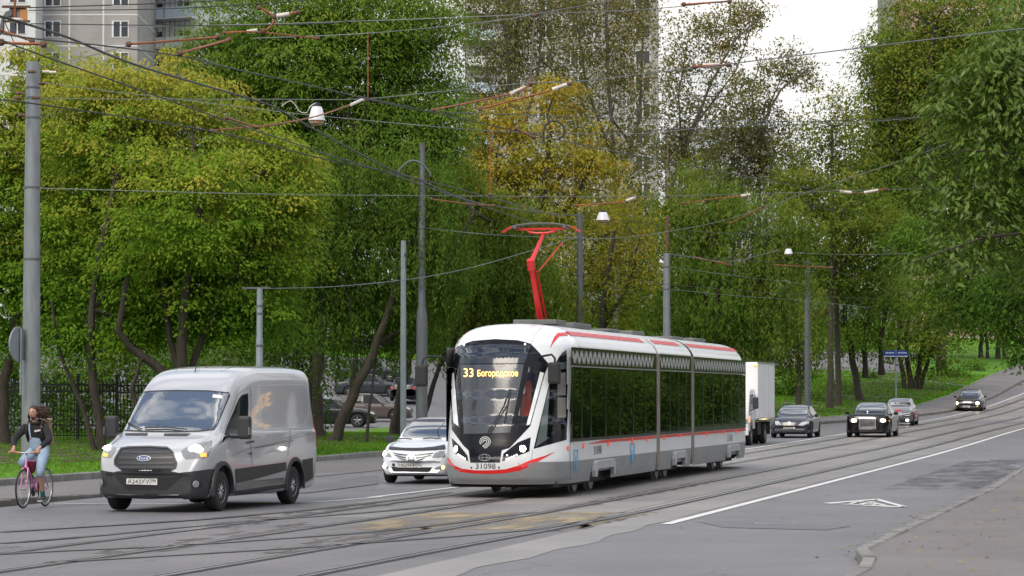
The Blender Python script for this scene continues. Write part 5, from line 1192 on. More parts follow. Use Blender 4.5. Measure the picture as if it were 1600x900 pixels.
k = MB(); k.box((-3.8, .4, .72), (5.6, .12, .2)); k.box((-3.8, -.4, .72), (5.6, .12, .2)); k.box((-3.2, .7, .62), (.9, .5, .5)); k.build('chassis', m_dark, trk, bevel=.02)
for x, d in ((-.92, 0), (-4.9, 1)):
    for s_ in (1, -1):
        wheel(trk, x, s_ * .84, .40, .24, m_steel, 6, .55)
        if d: wheel(trk, x, s_ * .56, .40, .22, m_darkrim, 6, .55)
for s_ in (1, -1): MB().box((-5.5, s_ * .85, .62), (.03, .42, .5)).build('mud_flap', m_rubber, trk)
MB().box((-6.8, .55, .8), (.04, .3, .12)).build('tail_lamp', m_tail, trk)
# ------------------------------------------------------------------ trees: tapered trunks with limbs, crowns of separate leaves
m_bark = pbr('dark bark', (.030, .023, .018), .9, col2=(.065, .052, .042), scale=3, stretch=(5, 5, .8), bump=.7, bscale=18)
m_bark2 = pbr('grey bark', (.07, .062, .05), .9, col2=(.14, .125, .10), scale=3, stretch=(5, 5, .8), bump=.6, bscale=18)
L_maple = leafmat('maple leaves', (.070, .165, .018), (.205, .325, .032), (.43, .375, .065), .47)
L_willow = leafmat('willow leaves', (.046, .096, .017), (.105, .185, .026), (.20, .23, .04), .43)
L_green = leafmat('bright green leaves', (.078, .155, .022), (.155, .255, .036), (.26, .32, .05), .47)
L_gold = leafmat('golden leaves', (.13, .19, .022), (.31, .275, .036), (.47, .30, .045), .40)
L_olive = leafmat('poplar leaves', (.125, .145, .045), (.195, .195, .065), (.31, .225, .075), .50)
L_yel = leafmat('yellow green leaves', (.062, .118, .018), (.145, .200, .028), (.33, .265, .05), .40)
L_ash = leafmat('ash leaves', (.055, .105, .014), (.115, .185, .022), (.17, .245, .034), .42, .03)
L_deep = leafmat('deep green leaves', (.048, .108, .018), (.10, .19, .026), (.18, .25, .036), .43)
def leaves(C, Rr, rng, n_clump, per, rc, L, W, mode, tint0, tk, zlo, zhi, droop=.5):
    """C,Rr: lobe centres and radii; returns vertices, quads, tint"""
    C = np.asarray(C, float); Rr = np.asarray(Rr, float); wgt = (Rr[:, 0] * Rr[:, 2]) ** 1.0; wgt /= wgt.sum()
    li = rng.choice(len(C), n_clump, p=wgt)
    d = rng.normal(size=(n_clump, 3)); d /= np.linalg.norm(d, axis=1)[:, None]
    r = 1 - .50 * rng.random(n_clump) ** 1.8
    ph = rng.random((len(C), 3)) * 6.28
    r *= 1 + .16 * np.sin(d[:, 0] * 5 + ph[li, 0]) + .13 * np.sin(d[:, 2] * 7 + ph[li, 1]) + .10 * np.sin(d[:, 1] * 9 + ph[li, 2]); r += (rng.random(n_clump) > .93) * .14
    c = C[li] + d * Rr[li] * r[:, None]
    rcs = rc * (.6 + .8 * rng.random(n_clump))
    ci = np.repeat(np.arange(n_clump), per); n = len(ci)
    a = rng.random(n) * 6.283; q = np.sqrt(rng.random(n)); rad = np.stack([np.cos(a), np.sin(a)], 1)
    if mode == 'spray':         # drooping umbrella-like sprays
        off = np.stack([rad[:, 0] * q, rad[:, 1] * q, -.55 * q ** 2 + rng.normal(0, .16, n)], 1) * rcs[ci][:, None]
        ax = np.stack([rad[:, 0], rad[:, 1], -droop - .6 * rng.random(n)], 1) + rng.normal(0, .35, (n, 3))
    elif mode == 'strand':      # hanging willow strands
        s = rng.random(n) ** .8; nst = 7; sid = rng.integers(0, nst, n); sa = rng.random((n_clump, nst)) * 6.283; sr = rng.random((n_clump, nst)) * .75
        off = np.stack([np.cos(sa[ci, sid]) * sr[ci, sid] * (1 + .4 * s), np.sin(sa[ci, sid]) * sr[ci, sid] * (1 + .4 * s), .45 - 1.7 * s * (.6 + .4 * sr[ci, sid]) + .5 * sr[ci, sid] * 0], 1) * rcs[ci][:, None] + rng.normal(0, .05, (n, 3)) * rcs[ci][:, None]
        ax = np.stack([rad[:, 0] * .55, rad[:, 1] * .55, -1.0 + .5 * rng.random(n)], 1) + rng.normal(0, .2, (n, 3))
    else:                       # round twig clusters
        g = rng.normal(size=(n, 3)); g /= np.linalg.norm(g, axis=1)[:, None]
        off = g * (rng.random(n) ** .45)[:, None] * rcs[ci][:, None] * np.array([1, 1, .75]); ax = g * .8 + rng.normal(0, .5, (n, 3)) - np.array([0, 0, .45 * droop])
    p = c[ci] + off; ax /= np.linalg.norm(ax, axis=1)[:, None]
    up = .75 * np.array([0, 0, 1.0]) + .55 * d[ci] + .35 * off / rcs[ci][:, None] + rng.normal(0, .24, (n, 3)); sd = np.cross(ax, up); sd /= np.linalg.norm(sd, axis=1)[:, None] + 1e-6
    Ls = L * (.65 + .7 * rng.random(n))[:, None]; Ws = W * (.65 + .7 * rng.random(n))[:, None]; nr = np.cross(sd, ax)
    v0 = p; v1 = p + ax * Ls * .45 + sd * Ws * .5 - nr * Ws * .12; v2 = p + ax * Ls; v3 = p + ax * Ls * .45 - sd * Ws * .5 - nr * Ws * .12
    V = np.stack([v0, v1, v2, v3], 1).reshape(-1, 3)
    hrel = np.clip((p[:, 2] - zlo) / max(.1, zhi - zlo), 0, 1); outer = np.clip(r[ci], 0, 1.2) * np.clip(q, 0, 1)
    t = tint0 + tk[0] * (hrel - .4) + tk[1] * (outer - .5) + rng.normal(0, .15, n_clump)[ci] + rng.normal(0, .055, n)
    return V, np.arange(4 * n).reshape(-1, 4), np.repeat(np.clip(t, 0, 1), 4), c
def tree(name, label, Y, lobes, stems, mat, bark=m_bark, cov=3.0, leaf=6.5, asp=.5, mode='spray', tint0=.4, tk=(.3, .2), rc=26, seed=1, group=None, limbs=14, depth=.85, per=34, twigs=.0, dy=None, ground_px=None):
    """lobes (px, py, rx, ry[, depth offset]) and stems [[(px, py), ...], width px] measured on the photo at depth Y"""
    rng = np.random.default_rng(seed); k = Y / F; rr = random.Random(seed)
    C = []; Rr = []
    for l in lobes:
        o = l[4] if len(l) > 4 else rng.normal(0, .18) * (l[2] + l[3]) * k
        p = P(l[0], l[1], Y + o); C.append(p); Rr.append((l[2] * k, (l[2] + l[3]) / 2 * k * depth, l[3] * k))
    base = P(stems[0][0][0][0], 616, Y); bx, by = base.x, base.y; bz = ground(bx, by) - .05
    root = empty(name, (bx, by, bz), 0, label, 'tree', group); inv = Vector((bx, by, bz))
    L = leaf * k; area = sum(math.pi * l[2] * l[3] for l in lobes); n = int(area * cov / (leaf * leaf * asp * .5)); ncl = max(8, n // per)
    zlo = min(c.z - r[2] for c, r in zip(C, Rr)); zhi = max(c.z + r[2] for c, r in zip(C, Rr))
    V, Fq, T, cl = leaves(C, Rr, rng, ncl, per, rc * k, L, L * asp, mode, tint0, tk, zlo, zhi)
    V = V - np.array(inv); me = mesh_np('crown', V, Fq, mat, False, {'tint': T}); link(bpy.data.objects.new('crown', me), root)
    m = MB(); ends = []
    for pts, w in stems:
        q = [P(x, y, Y + (i * .35 * (1 if (x + y) % 2 > 1 else -1) * (i > 0))) for i, (x, y) in enumerate(pts)]
        q[0].z = min(q[0].z, ground(q[0].x, q[0].y) - .1) if pts is stems[0][0] or len(pts[0]) > 2 or True and abs(q[0].z - ground(q[0].x, q[0].y)) < 1.2 else q[0].z
        n_ = len(q); dense = []
        for i in range(n_ - 1):
            for u in np.linspace(0, 1, 5)[:-1]: dense.append(q[i].lerp(q[i + 1], u) + Vector((rr.gauss(0, .25), rr.gauss(0, .25), 0)) * w * k * .3 * (1 if i + u > 0 else 0))
        dense.append(q[-1]); N_ = len(dense); rad = [w * k * .5 * (1.25 if i == 0 else 1) * (1 - .55 * i / (N_ - 1)) for i in range(N_)]
        m.tube([v - inv for v in dense], rad, 8); ends.append((dense[-1], rad[-1])); ends.append((dense[int(N_ * .6)], rad[int(N_ * .6)]))
    tips = []
    for c, r in zip(C, Rr):     # a limb to the middle of every lobe
        e, er = min(ends, key=lambda q: (q[0] - c).length); mid = e.lerp(c, .5) + Vector((rr.gauss(0, .1), rr.gauss(0, .1), -.08)) * (c - e).length * .6
        pts = [e, e.lerp(mid, .5), mid, mid.lerp(c, .55), c]; m.tube([v - inv for v in pts], [er * .8, er * .66, er * .52, er * .4, er * .25], 6, False); tips.append((c, er * .4)); tips.append((mid, er * .45))
    for i in rng.choice(len(cl), min(len(cl), limbs + int(len(cl) * twigs)), replace=False):
        c = Vector(cl[i]); e, er = min(tips, key=lambda q: (q[0] - c).length); mid = e.lerp(c, .5) + Vector((rr.gauss(0, .12), rr.gauss(0, .12), .10)) * (c - e).length
        m.tube([v - inv for v in (e, mid, c)], [max(.012, er * .5), max(.010, er * .32), .006 + .1 * L * 0], 5, False)
    m.build('trunk', bark, root, 60, fixn=False)
    return root
ST = lambda *a: [list(x) for x in a]
# --- left verge: box elders with yellowing tops
tree('maple_tree', 'yellowing maple at the left edge, its crown behind the tall grey mast', 90, [(20, 210, 90, 90), (90, 170, 100, 80), (30, 330, 100, 100), (110, 290, 100, 90), (20, 450, 90, 90), (100, 430, 90, 80), (60, 90, 60, 40), (-70, 300, 90, 150)],
     [([(6, 690), (6, 600), (30, 480), (60, 300)], 20), ([(30, 480), (90, 380)], 9)], L_maple, tint0=.42, tk=(.75, .25), seed=11, cov=4.6, leaf=7.6, rc=33, per=70)
tree('maple_tree', 'yellowing maple with two leaning trunks in front of the black fence', 87, [(170, 190, 110, 90), (210, 130, 100, 60), (160, 320, 110, 100), (250, 260, 100, 100), (150, 440, 90, 70), (230, 400, 90, 80), (130, 510, 60, 40), (215, 500, 60, 45)],
     [([(162, 692), (150, 620), (138, 545), (150, 420), (180, 280)], 16), ([(152, 692), (126, 628), (92, 548), (80, 470)], 9)], L_maple, tint0=.42, tk=(.75, .25), seed=12, cov=4.6, leaf=7.6, rc=33, per=70)
tree('maple_tree', 'broad maple with many dark stems rising behind the silver van', 86, [(320, 220, 110, 80), (290, 310, 110, 90), (390, 300, 95, 85), (330, 400, 110, 85), (420, 380, 70, 75), (440, 250, 60, 45), (270, 460, 80, 70), (350, 490, 80, 50), (300, 150, 80, 45), (410, 460, 55, 55), (455, 310, 45, 50)],
     [([(290, 690), (288, 610), (282, 540), (290, 430), (320, 300)], 22), ([(286, 625), (248, 574), (205, 545), (183, 515), (200, 430)], 17), ([(284, 600), (262, 510), (250, 420)], 13), ([(290, 600), (320, 520), (380, 400)], 13), ([(240, 690), (205, 610), (222, 560)], 10)], L_maple, tint0=.40, tk=(.75, .30), seed=13, cov=4.6, leaf=7.6, rc=33, per=70)
# --- dark willows and green elders behind the verge
tree('willow_tree', 'tall bright green tree, the highest crown left of the thick street mast', 112, [(560, 90, 130, 100), (650, 110, 85, 95), (470, 80, 100, 80), (400, 110, 80, 70), (600, 10, 140, 70), (440, 10, 120, 60), (690, 190, 45, 60), (620, 210, 90, 60), (510, 180, 90, 60), (340, 90, 60, 60), (560, 240, 100, 60), (430, 200, 70, 60), (480, 260, 70, 60), (640, 270, 60, 50)],
     [([(497, 690), (492, 600), (505, 480), (540, 330), (575, 220)], 24), ([(520, 420), (600, 300), (640, 230)], 13), ([(515, 440), (470, 300)], 12)], L_green, mode='spray', asp=.36, tint0=.34, tk=(.45, .25), rc=32, seed=21, cov=5.2, leaf=7.5, per=50)
tree('willow_tree', 'dark willow with a strongly leaning trunk over the parking lot edge', 106, [(560, 300, 100, 80), (650, 310, 75, 80), (490, 330, 80, 90), (600, 400, 100, 80), (520, 430, 80, 70), (690, 400, 55, 80), (450, 450, 60, 80), (570, 500, 70, 50), (660, 490, 55, 45), (510, 520, 55, 45), (620, 530, 40, 30)],
     [([(515, 690), (545, 632), (575, 572), (600, 500), (640, 380)], 19), ([(545, 640), (555, 570), (548, 470)], 11), ([(572, 684), (578, 630), (588, 560)], 6)], L_willow, mode='strand', asp=.26, leaf=8, tint0=.36, tk=(.30, .25), rc=34, seed=22, cov=3.4, per=56)
tree('willow_tree', 'dark willow behind the van roof with a trunk beside the short grey post', 112, [(430, 400, 60, 90), (400, 500, 70, 60), (460, 530, 50, 50), (360, 520, 60, 45), (440, 300, 50, 70), (300, 540, 50, 30)],
     [([(458, 690), (462, 570), (470, 500), (450, 380)], 14), ([(400, 690), (402, 600), (390, 520)], 9)], L_willow, mode='strand', asp=.28, leaf=8, tint0=.30, tk=(.3, .2), rc=30, seed=23, cov=3.4, per=56)
tree('willow_tree', 'olive green willow right of the thick mast with a leaning forked trunk', 122, [(740, 330, 60, 70), (700, 290, 50, 60), (770, 420, 75, 70), (710, 450, 60, 70), (800, 350, 55, 55), (790, 490, 70, 40), (720, 530, 55, 40), (840, 470, 60, 50), (690, 250, 40, 40)],
     [([(612, 684), (622, 640), (640, 560), (690, 440), (740, 330)], 20), ([(652, 662), (674, 610), (690, 560), (760, 430)], 10)], L_yel, mode='strand', asp=.28, leaf=8, tint0=.30, tk=(.35, .25), rc=32, seed=24, cov=3.4, per=56)
tree('golden_tree', 'golden autumn tree rising above the tram pantograph', 140, [(850, 220, 85, 65), (780, 240, 65, 70), (900, 290, 75, 70), (820, 310, 90, 60), (865, 150, 45, 40), (925, 230, 45, 50), (740, 280, 45, 60), (790, 170, 45, 40), (740, 200, 35, 40)],
     [([(800, 640), (815, 520), (830, 400), (850, 300), (860, 200)], 16), ([(826, 430), (780, 330), (775, 240)], 9), ([(836, 380), (900, 310), (930, 240)], 9)], L_gold, mode='spray', asp=.40, tint0=.48, tk=(.45, .2), seed=31, cov=2.4, rc=26, per=44, leaf=7.5, twigs=.03)
tree('golden_tree', 'thin yellow and olive tree between the two slim masts behind the tram', 150, [(930, 380, 70, 60), (980, 350, 45, 60), (960, 450, 70, 50), (890, 430, 60, 50), (1005, 410, 35, 55), (870, 480, 50, 35), (940, 500, 70, 30)],
     [([(930, 640), (935, 540), (945, 450), (960, 360)], 12), ([(938, 520), (985, 440), (1000, 370)], 7), ([(936, 500), (890, 430)], 6)], L_gold, mode='cluster', asp=.40, tint0=.30, tk=(.35, .2), seed=32, cov=2.0, rc=22, twigs=.06)
tree('willow_tree', 'large green willow behind the rear half of the tram', 158, [(1100, 310, 80, 55), (1160, 370, 85, 75), (1060, 380, 60, 70), (1210, 430, 65, 75), (1120, 460, 85, 70), (1050, 470, 55, 60), (1180, 510, 65, 45), (1235, 360, 45, 45), (1100, 530, 70, 35), (1030, 540, 50, 30)],
     [([(1130, 640), (1125, 540), (1120, 440), (1110, 330)], 18), ([(1124, 520), (1180, 430), (1200, 370)], 10), ([(1124, 500), (1070, 420)], 9)], L_willow, mode='strand', asp=.26, leaf=7.5, tint0=.55, tk=(.35, .3), rc=28, seed=33, cov=3.4, per=50)
tree('willow_tree', 'brownish green willow above the white box truck', 182, [(1210, 520, 50, 45), (1240, 470, 50, 55), (1180, 560, 45, 30), (1260, 530, 40, 40), (1245, 570, 30, 20)],
     [([(1190, 640), (1195, 580), (1210, 500)], 10), ([(1248, 630), (1247, 560), (1245, 480)], 10)], L_yel, mode='strand', asp=.28, leaf=7, tint0=.35, tk=(.3, .2), rc=24, seed=34, cov=2.4)
# --- tall sparse poplars before the grey block, and the open crowns against the sky
tree('poplar_tree', 'sparse grey green poplar in front of the grey tower block, left one of the pair', 185, [(770, 60, 60, 80), (830, 90, 60, 70), (760, 150, 50, 50), (840, 10, 70, 50), (750, -10, 60, 40), (890, 140, 45, 60)],
     [([(800, 640), (805, 400), (800, 200), (790, 60), (785, -40)], 9), ([(803, 260), (840, 120), (850, 0)], 6), ([(802, 220), (760, 120)], 4)], L_olive, m_bark2, mode='cluster', asp=.55, leaf=5.5, tint0=.32, tk=(.2, .2), seed=41, cov=2.1, rc=26, twigs=.10, per=22)
tree('poplar_tree', 'sparse browning poplar in front of the grey tower block, right one of the pair', 190, [(930, 50, 65, 75), (990, 70, 45, 80), (960, 160, 70, 60), (1000, 240, 45, 60), (930, 250, 55, 50), (900, -10, 60, 40), (990, -10, 50, 40), (960, 320, 50, 40)],
     [([(960, 640), (965, 400), (960, 250), (950, 120), (945, -30)], 9), ([(962, 300), (1000, 180), (1005, 40)], 6), ([(961, 260), (915, 130), (900, 20)], 5)], L_olive, m_bark2, mode='cluster', asp=.55, leaf=5.5, tint0=.46, tk=(.3, .2), seed=42, cov=2.1, rc=26, twigs=.10, per=22)
tree('poplar_tree', 'open dark limbed tree against the white sky beside the tower block', 200, [(1100, 70, 65, 60), (1060, 150, 45, 65), (1150, 40, 50, 40), (1085, 220, 55, 45), (1140, 150, 45, 55), (1180, 20, 30, 25), (1050, 240, 35, 40), (1060, 290, 40, 30)],
     [([(1040, 640), (1042, 420), (1050, 290), (1080, 210), (1110, 130), (1150, 60), (1195, 22)], 6.5), ([(1066, 250), (1060, 150), (1075, 60)], 3.5), ([(1090, 190), (1150, 110), (1175, 40)], 3)], L_olive, m_bark2, mode='cluster', asp=.5, leaf=5.5, tint0=.42, tk=(.35, .2), seed=43, cov=1.9, rc=15, twigs=.20, per=22)
tree('poplar_tree', 'open tree leaning right over the low far roof against the white sky', 206, [(1225, 100, 40, 32), (1175, 150, 40, 38), (1258, 118, 30, 18), (1200, 200, 45, 40), (1150, 250, 45, 50), (1190, 270, 45, 45), (1110, 270, 45, 45), (1160, 210, 40, 40), (1230, 240, 40, 45), (1250, 300, 45, 35)],
     [([(1140, 640), (1142, 420), (1160, 280), (1190, 195), (1220, 140), (1265, 105)], 6), ([(1180, 220), (1175, 140), (1190, 90)], 3), ([(1200, 170), (1230, 100), (1240, 70)], 2.5)], L_olive, m_bark2, mode='cluster', asp=.5, leaf=5.5, tint0=.34, tk=(.3, .2), seed=44, cov=2.2, rc=15, twigs=.20, per=22)
tree('maple_tree', 'thin reddish green maple left of the far street lamp', 196, [(1290, 190, 45, 55), (1255, 260, 55, 45), (1320, 240, 50, 60), (1300, 310, 70, 40), (1240, 310, 45, 35), (1345, 300, 45, 50), (1330, 180, 25, 40)],
     [([(1310, 640), (1308, 480), (1300, 340), (1300, 200)], 10), ([(1303, 360), (1255, 270)], 5), ([(1303, 340), (1335, 240)], 5)], L_yel, mode='cluster', asp=.5, leaf=5.8, tint0=.42, tk=(.3, .35), seed=45, cov=1.9, rc=20, twigs=.08, per=20)
tree('maple_tree', 'light green maple over the lawn behind the blue street sign', 204, [(1300, 390, 65, 50), (1360, 410, 65, 60), (1290, 460, 55, 50), (1370, 490, 60, 40), (1320, 520, 60, 35), (1420, 460, 55, 50), (1250, 420, 40, 40)],
     [([(1345, 575), (1330, 545), (1318, 500), (1320, 420)], 12), ([(1352, 590), (1352, 520), (1370, 430)], 9), ([(1378, 585), (1376, 530), (1390, 460)], 10)], L_green, mode='spray', asp=.42, leaf=6.5, tint0=.50, tk=(.3, .25), seed=46, cov=2.9, rc=28, per=46)
tree('maple_tree', 'maple with a fan of four dark trunks on the lawn by the blue street sign', 220, [(1430, 490, 60, 40), (1400, 530, 45, 25), (1465, 520, 50, 30), (1440, 430, 60, 50), (1490, 460, 50, 45), (1460, 560, 30, 18)],
     [([(1416, 622), (1410, 580), (1404, 540), (1410, 480)], 9), ([(1424, 620), (1420, 575), (1414, 530), (1430, 450)], 10), ([(1428, 620), (1436, 575), (1444, 530), (1460, 470)], 10), ([(1434, 620), (1446, 580), (1454, 545), (1490, 470)], 8)], L_yel, mode='spray', asp=.42, leaf=6.5, tint0=.40, tk=(.3, .3), seed=47, cov=2.9, rc=28, per=46)
tree('maple_tree', 'tall maple with orange tips beside the pale right-hand block', 242, [(1410, 110, 50, 70), (1450, 40, 60, 50), (1480, 120, 60, 70), (1400, 210, 55, 60), (1460, 220, 65, 60), (1380, 290, 55, 50), (1440, 320, 70, 55), (1520, 60, 60, 60), (1370, 230, 35, 50), (1410, 10, 40, 30), (1368, 80, 35, 60), (1362, 165, 35, 55), (1350, 250, 40, 45), (1480, 10, 70, 40), (1560, 20, 80, 45), (1600, 60, 60, 60)],
     [([(1470, 600), (1465, 450), (1450, 300), (1450, 150), (1460, 40)], 13), ([(1455, 340), (1400, 230), (1405, 120)], 8), ([(1452, 280), (1500, 170), (1520, 60)], 8)], L_yel, mode='spray', asp=.42, leaf=6.5, tint0=.36, tk=(.35, .3), seed=48, cov=2.5, rc=28, per=46, twigs=.03)
tree('maple_tree', 'dark green maple over the top of the hill street on the right', 160, [(1500, 330, 70, 60), (1560, 280, 70, 80), (1460, 380, 65, 50), (1540, 410, 80, 60), (1600, 360, 60, 90), (1500, 460, 65, 40), (1570, 490, 60, 40), (1610, 200, 60, 90), (1420, 370, 45, 40)],
     [([(1640, 600), (1630, 480), (1600, 380), (1560, 290)], 16), ([(1615, 430), (1540, 400), (1480, 380)], 9)], L_deep, mode='spray', asp=.42, leaf=7, tint0=.45, tk=(.3, .25), seed=49, cov=3.2, rc=28, per=46)
for i_, (x_, w_) in enumerate(((1532, 8), (1558, 9))):
    tree('maple_tree', ['slim dark tree far up the hill, left of two by the pale path', 'slim dark tree far up the hill, right of two by the pale path'][i_], 262, [(x_, 485, 45, 30), (x_ + 10, 455, 45, 30), (x_ - 30, 500, 35, 22)], [([(x_, 556), (x_ + 3, 520), (x_ + 4, 470)], w_), ([(x_ + 12, 556), (x_ + 8, 520), (x_ - 8, 480)], w_ * .7)], L_deep, mode='spray', asp=.45, leaf=6, tint0=.40, tk=(.3, .2), seed=50 + i_, cov=2.4, rc=18)
tree('maple_tree', 'olive maple filling the gap above the far hanging lamp', 192, [(1290, 360, 60, 50), (1340, 330, 55, 60), (1260, 410, 50, 45), (1330, 420, 60, 50), (1230, 300, 40, 40), (1380, 360, 50, 60), (1290, 300, 50, 45)],
     [([(1296, 640), (1298, 520), (1300, 420), (1300, 330)], 11), ([(1299, 440), (1350, 360)], 6)], L_yel, mode='spray', asp=.42, leaf=6.5, tint0=.34, tk=(.3, .25), seed=55, cov=2.8, rc=26, per=46)
tree('maple_tree', 'tall green maple in front of the pale pinkish block', 248, [(1400, 150, 45, 80), (1420, 250, 60, 70), (1480, 200, 70, 90), (1440, 90, 50, 60), (1500, 100, 60, 70), (1400, 330, 50, 50), (1530, 190, 60, 80), (1395, 60, 40, 60), (1385, 230, 35, 60), (1390, 120, 30, 50)],
     [([(1475, 600), (1472, 480), (1465, 300), (1460, 150)], 9), ([(1468, 340), (1420, 240)], 5)], L_deep, mode='spray', asp=.42, leaf=6.5, tint0=.52, tk=(.4, .3), seed=56, cov=3.6, rc=26, per=46)
tree('willow_tree', 'dark willow filling the gap between the bright green tree and the golden one', 128, [(690, 300, 55, 70), (720, 380, 60, 60), (750, 460, 60, 50), (650, 420, 50, 70), (700, 510, 60, 40), (800, 430, 60, 60), (820, 510, 60, 35)],
     [([(735, 640), (732, 520), (720, 400), (700, 300)], 12)], L_willow, mode='strand', asp=.28, leaf=8, tint0=.40, tk=(.35, .25), rc=30, seed=57, cov=3.0, per=56)
# --- near right: ash boughs reaching in over the pavement
tree('ash_tree', 'near ash tree reaching in from the right edge with large dark leaves', 50, [(1600, 130, 70, 110), (1560, 180, 65, 80), (1500, 210, 65, 60), (1500, 130, 50, 50), (1560, 80, 60, 60), (1450, 250, 40, 35), (1600, 290, 70, 90), (1540, 310, 60, 55), (1490, 300, 45, 40), (1560, 390, 60, 45), (1500, 380, 50, 35), (1460, 350, 30, 25), (1425, 410, 24, 14), (1610, 20, 60, 60), (1640, 400, 60, 80), (1700, 200, 90, 200)],
     [([(1760, 780), (1740, 500), (1700, 260), (1680, 60)], 40), ([(1730, 420), (1640, 360), (1540, 370), (1440, 405)], 5), ([(1710, 300), (1600, 240), (1500, 235)], 5), ([(1690, 160), (1600, 120)], 9)], L_ash, mode='spray', asp=.36, leaf=15, tint0=.45, tk=(.2, .25), rc=42, seed=61, cov=2.5, per=20, limbs=60, depth=.7)
tree('ash_tree', 'dark crowded tree at the right edge below the near ash boughs', 84, [(1590, 470, 60, 60), (1640, 330, 80, 150), (1600, 540, 30, 25), (1560, 450, 50, 45), (1600, 100, 70, 110), (1680, 500, 90, 80)],
     [([(1720, 720), (1710, 560), (1680, 420), (1640, 250)], 24), ([(1690, 480), (1620, 460)], 10)], L_deep, mode='spray', asp=.4, leaf=8.5, tint0=.30, tk=(.25, .2), rc=32, seed=62, cov=3.0, per=50)
# --- undergrowth and the trees closing the view beyond the lot
bsrc = []
def bush(name, label, Y, lobes, mat, seed, group=None, **kw):
    x_ = sum(l[0] for l in lobes) / len(lobes); yb = max(l[1] + l[3] for l in lobes)
    o = tree(name, label, Y, lobes, [([(x_, yb + 4), (x_, yb - 6)], 3)], mat, seed=seed, group=group, limbs=6, **kw); o['category'] = 'bush'
    return o
bush('bush', 'broad leafy bush behind the black fence left of the mast', 108, [(-10, 590, 40, 45), (60, 610, 50, 40), (20, 560, 40, 25), (0, 655, 50, 40), (70, 660, 50, 35)], L_deep, 71, tint0=.35, cov=3.0, mode='cluster', asp=.6)
bush('bush', 'broad leafy bush behind the black fence right of the mast', 108, [(120, 590, 60, 50), (190, 600, 60, 50), (230, 560, 60, 30), (150, 550, 50, 25), (130, 655, 50, 38), (200, 660, 50, 36)], L_deep, 72, tint0=.5, cov=3.0, mode='cluster', asp=.6)
bush('bush', 'dark bush behind the black fence at the silver van bonnet', 104, [(270, 600, 50, 45), (320, 620, 45, 40), (290, 560, 40, 28)], L_deep, 74, tint0=.2, cov=2.4, mode='cluster', asp=.6)
bush('bush', 'dark bush behind the black fence at the silver van roof', 106, [(400, 600, 50, 45), (450, 615, 45, 45), (380, 560, 40, 28)], L_deep, 75, tint0=.2, cov=2.4, mode='cluster', asp=.6)
bush('bush', 'dark bush left of the parked cars under the willow', 116, [(490, 600, 22, 40), (505, 640, 18, 24), (530, 570, 34, 22)], L_willow, 76, tint0=.3, cov=2.2, mode='cluster', asp=.5)
bush('bush', 'large leaved bush above the van windscreen', 98, [(355, 560, 35, 28), (330, 580, 30, 20)], L_ash, 73, tint0=.7, cov=2.0, mode='cluster', asp=.7, leaf=8)
BG = 'trees closing the view beyond the parking lot'
for i_, (x_, y_, lab) in enumerate(((40, 235, 'dark tree beyond the lot at the far left'), (180, 232, 'dark tree beyond the lot left of the van roof'), (330, 236, 'dark tree beyond the lot above the van'), (470, 232, 'dark tree beyond the lot right of the van roof'), (600, 238, 'dark tree beyond the lot behind the slim post'), (720, 234, 'dark tree beyond the lot at the tram nose'), (850, 240, 'dark tree beyond the lot behind the pantograph'), (980, 238, 'dark tree beyond the lot behind the tram middle'), (1090, 240, 'dark tree beyond the lot behind the tram rear'))):
    tree('maple_tree', lab, y_, [(x_ - 40, 520, 60, 50), (x_ + 40, 510, 60, 50), (x_, 450, 70, 50), (x_ - 20, 380, 60, 50), (x_ + 30, 330, 50, 40), (x_ + 50, 560, 50, 22), (x_ - 50, 562, 50, 20)], [([(x_, 600), (x_, 520), (x_ + 5, 400)], 9), ([(x_ + 30, 590), (x_ + 20, 520)], 5)], L_willow if i_ % 2 else L_deep, mode='cluster', asp=.6, leaf=7, tint0=.3, tk=(.2, .2), seed=80 + i_, cov=2.3, rc=22, group=BG)
SH = 'shrubs on the far lawn'
for i_, (x_, y_, rx, ry, Y_, lab) in enumerate(((1300, 602, 18, 13, 188, 'low shrub left of the blue street sign on the far lawn'), (1330, 612, 8, 8, 182, 'small tuft on the far lawn above the limousine'), (1303, 625, 10, 7, 172, 'lowest small tuft on the far lawn'), (1270, 618, 14, 14, 165, 'weedy shrub at the foot of the far grey mast'), (1225, 600, 26, 26, 175, 'tall weeds beside the white box truck'), (1350, 585, 22, 10, 215, 'dark shrub under the far lawn trees'), (1475, 583, 16, 10, 226, 'shrub with pale flowers on the upper lawn'), (1497, 582, 16, 12, 232, 'rounded shrub beside the pale flowering one'), (1520, 572, 20, 12, 240, 'topmost rounded shrub on the hill lawn'), (1465, 592, 10, 6, 222, 'low green tuft before the pale flowering shrub'))):
    Y_ = on_ground(x_, y_ + ry * .8).y
    bush('shrub', lab, Y_, [(x_, y_, rx, ry), (x_ + rx * .7, y_ + 3, rx * .6, ry * .7)], L_deep if i_ % 3 else L_green, 100 + i_, SH, tint0=.35, cov=2.2, mode='cluster', asp=.5, leaf=5, rc=9, per=16)
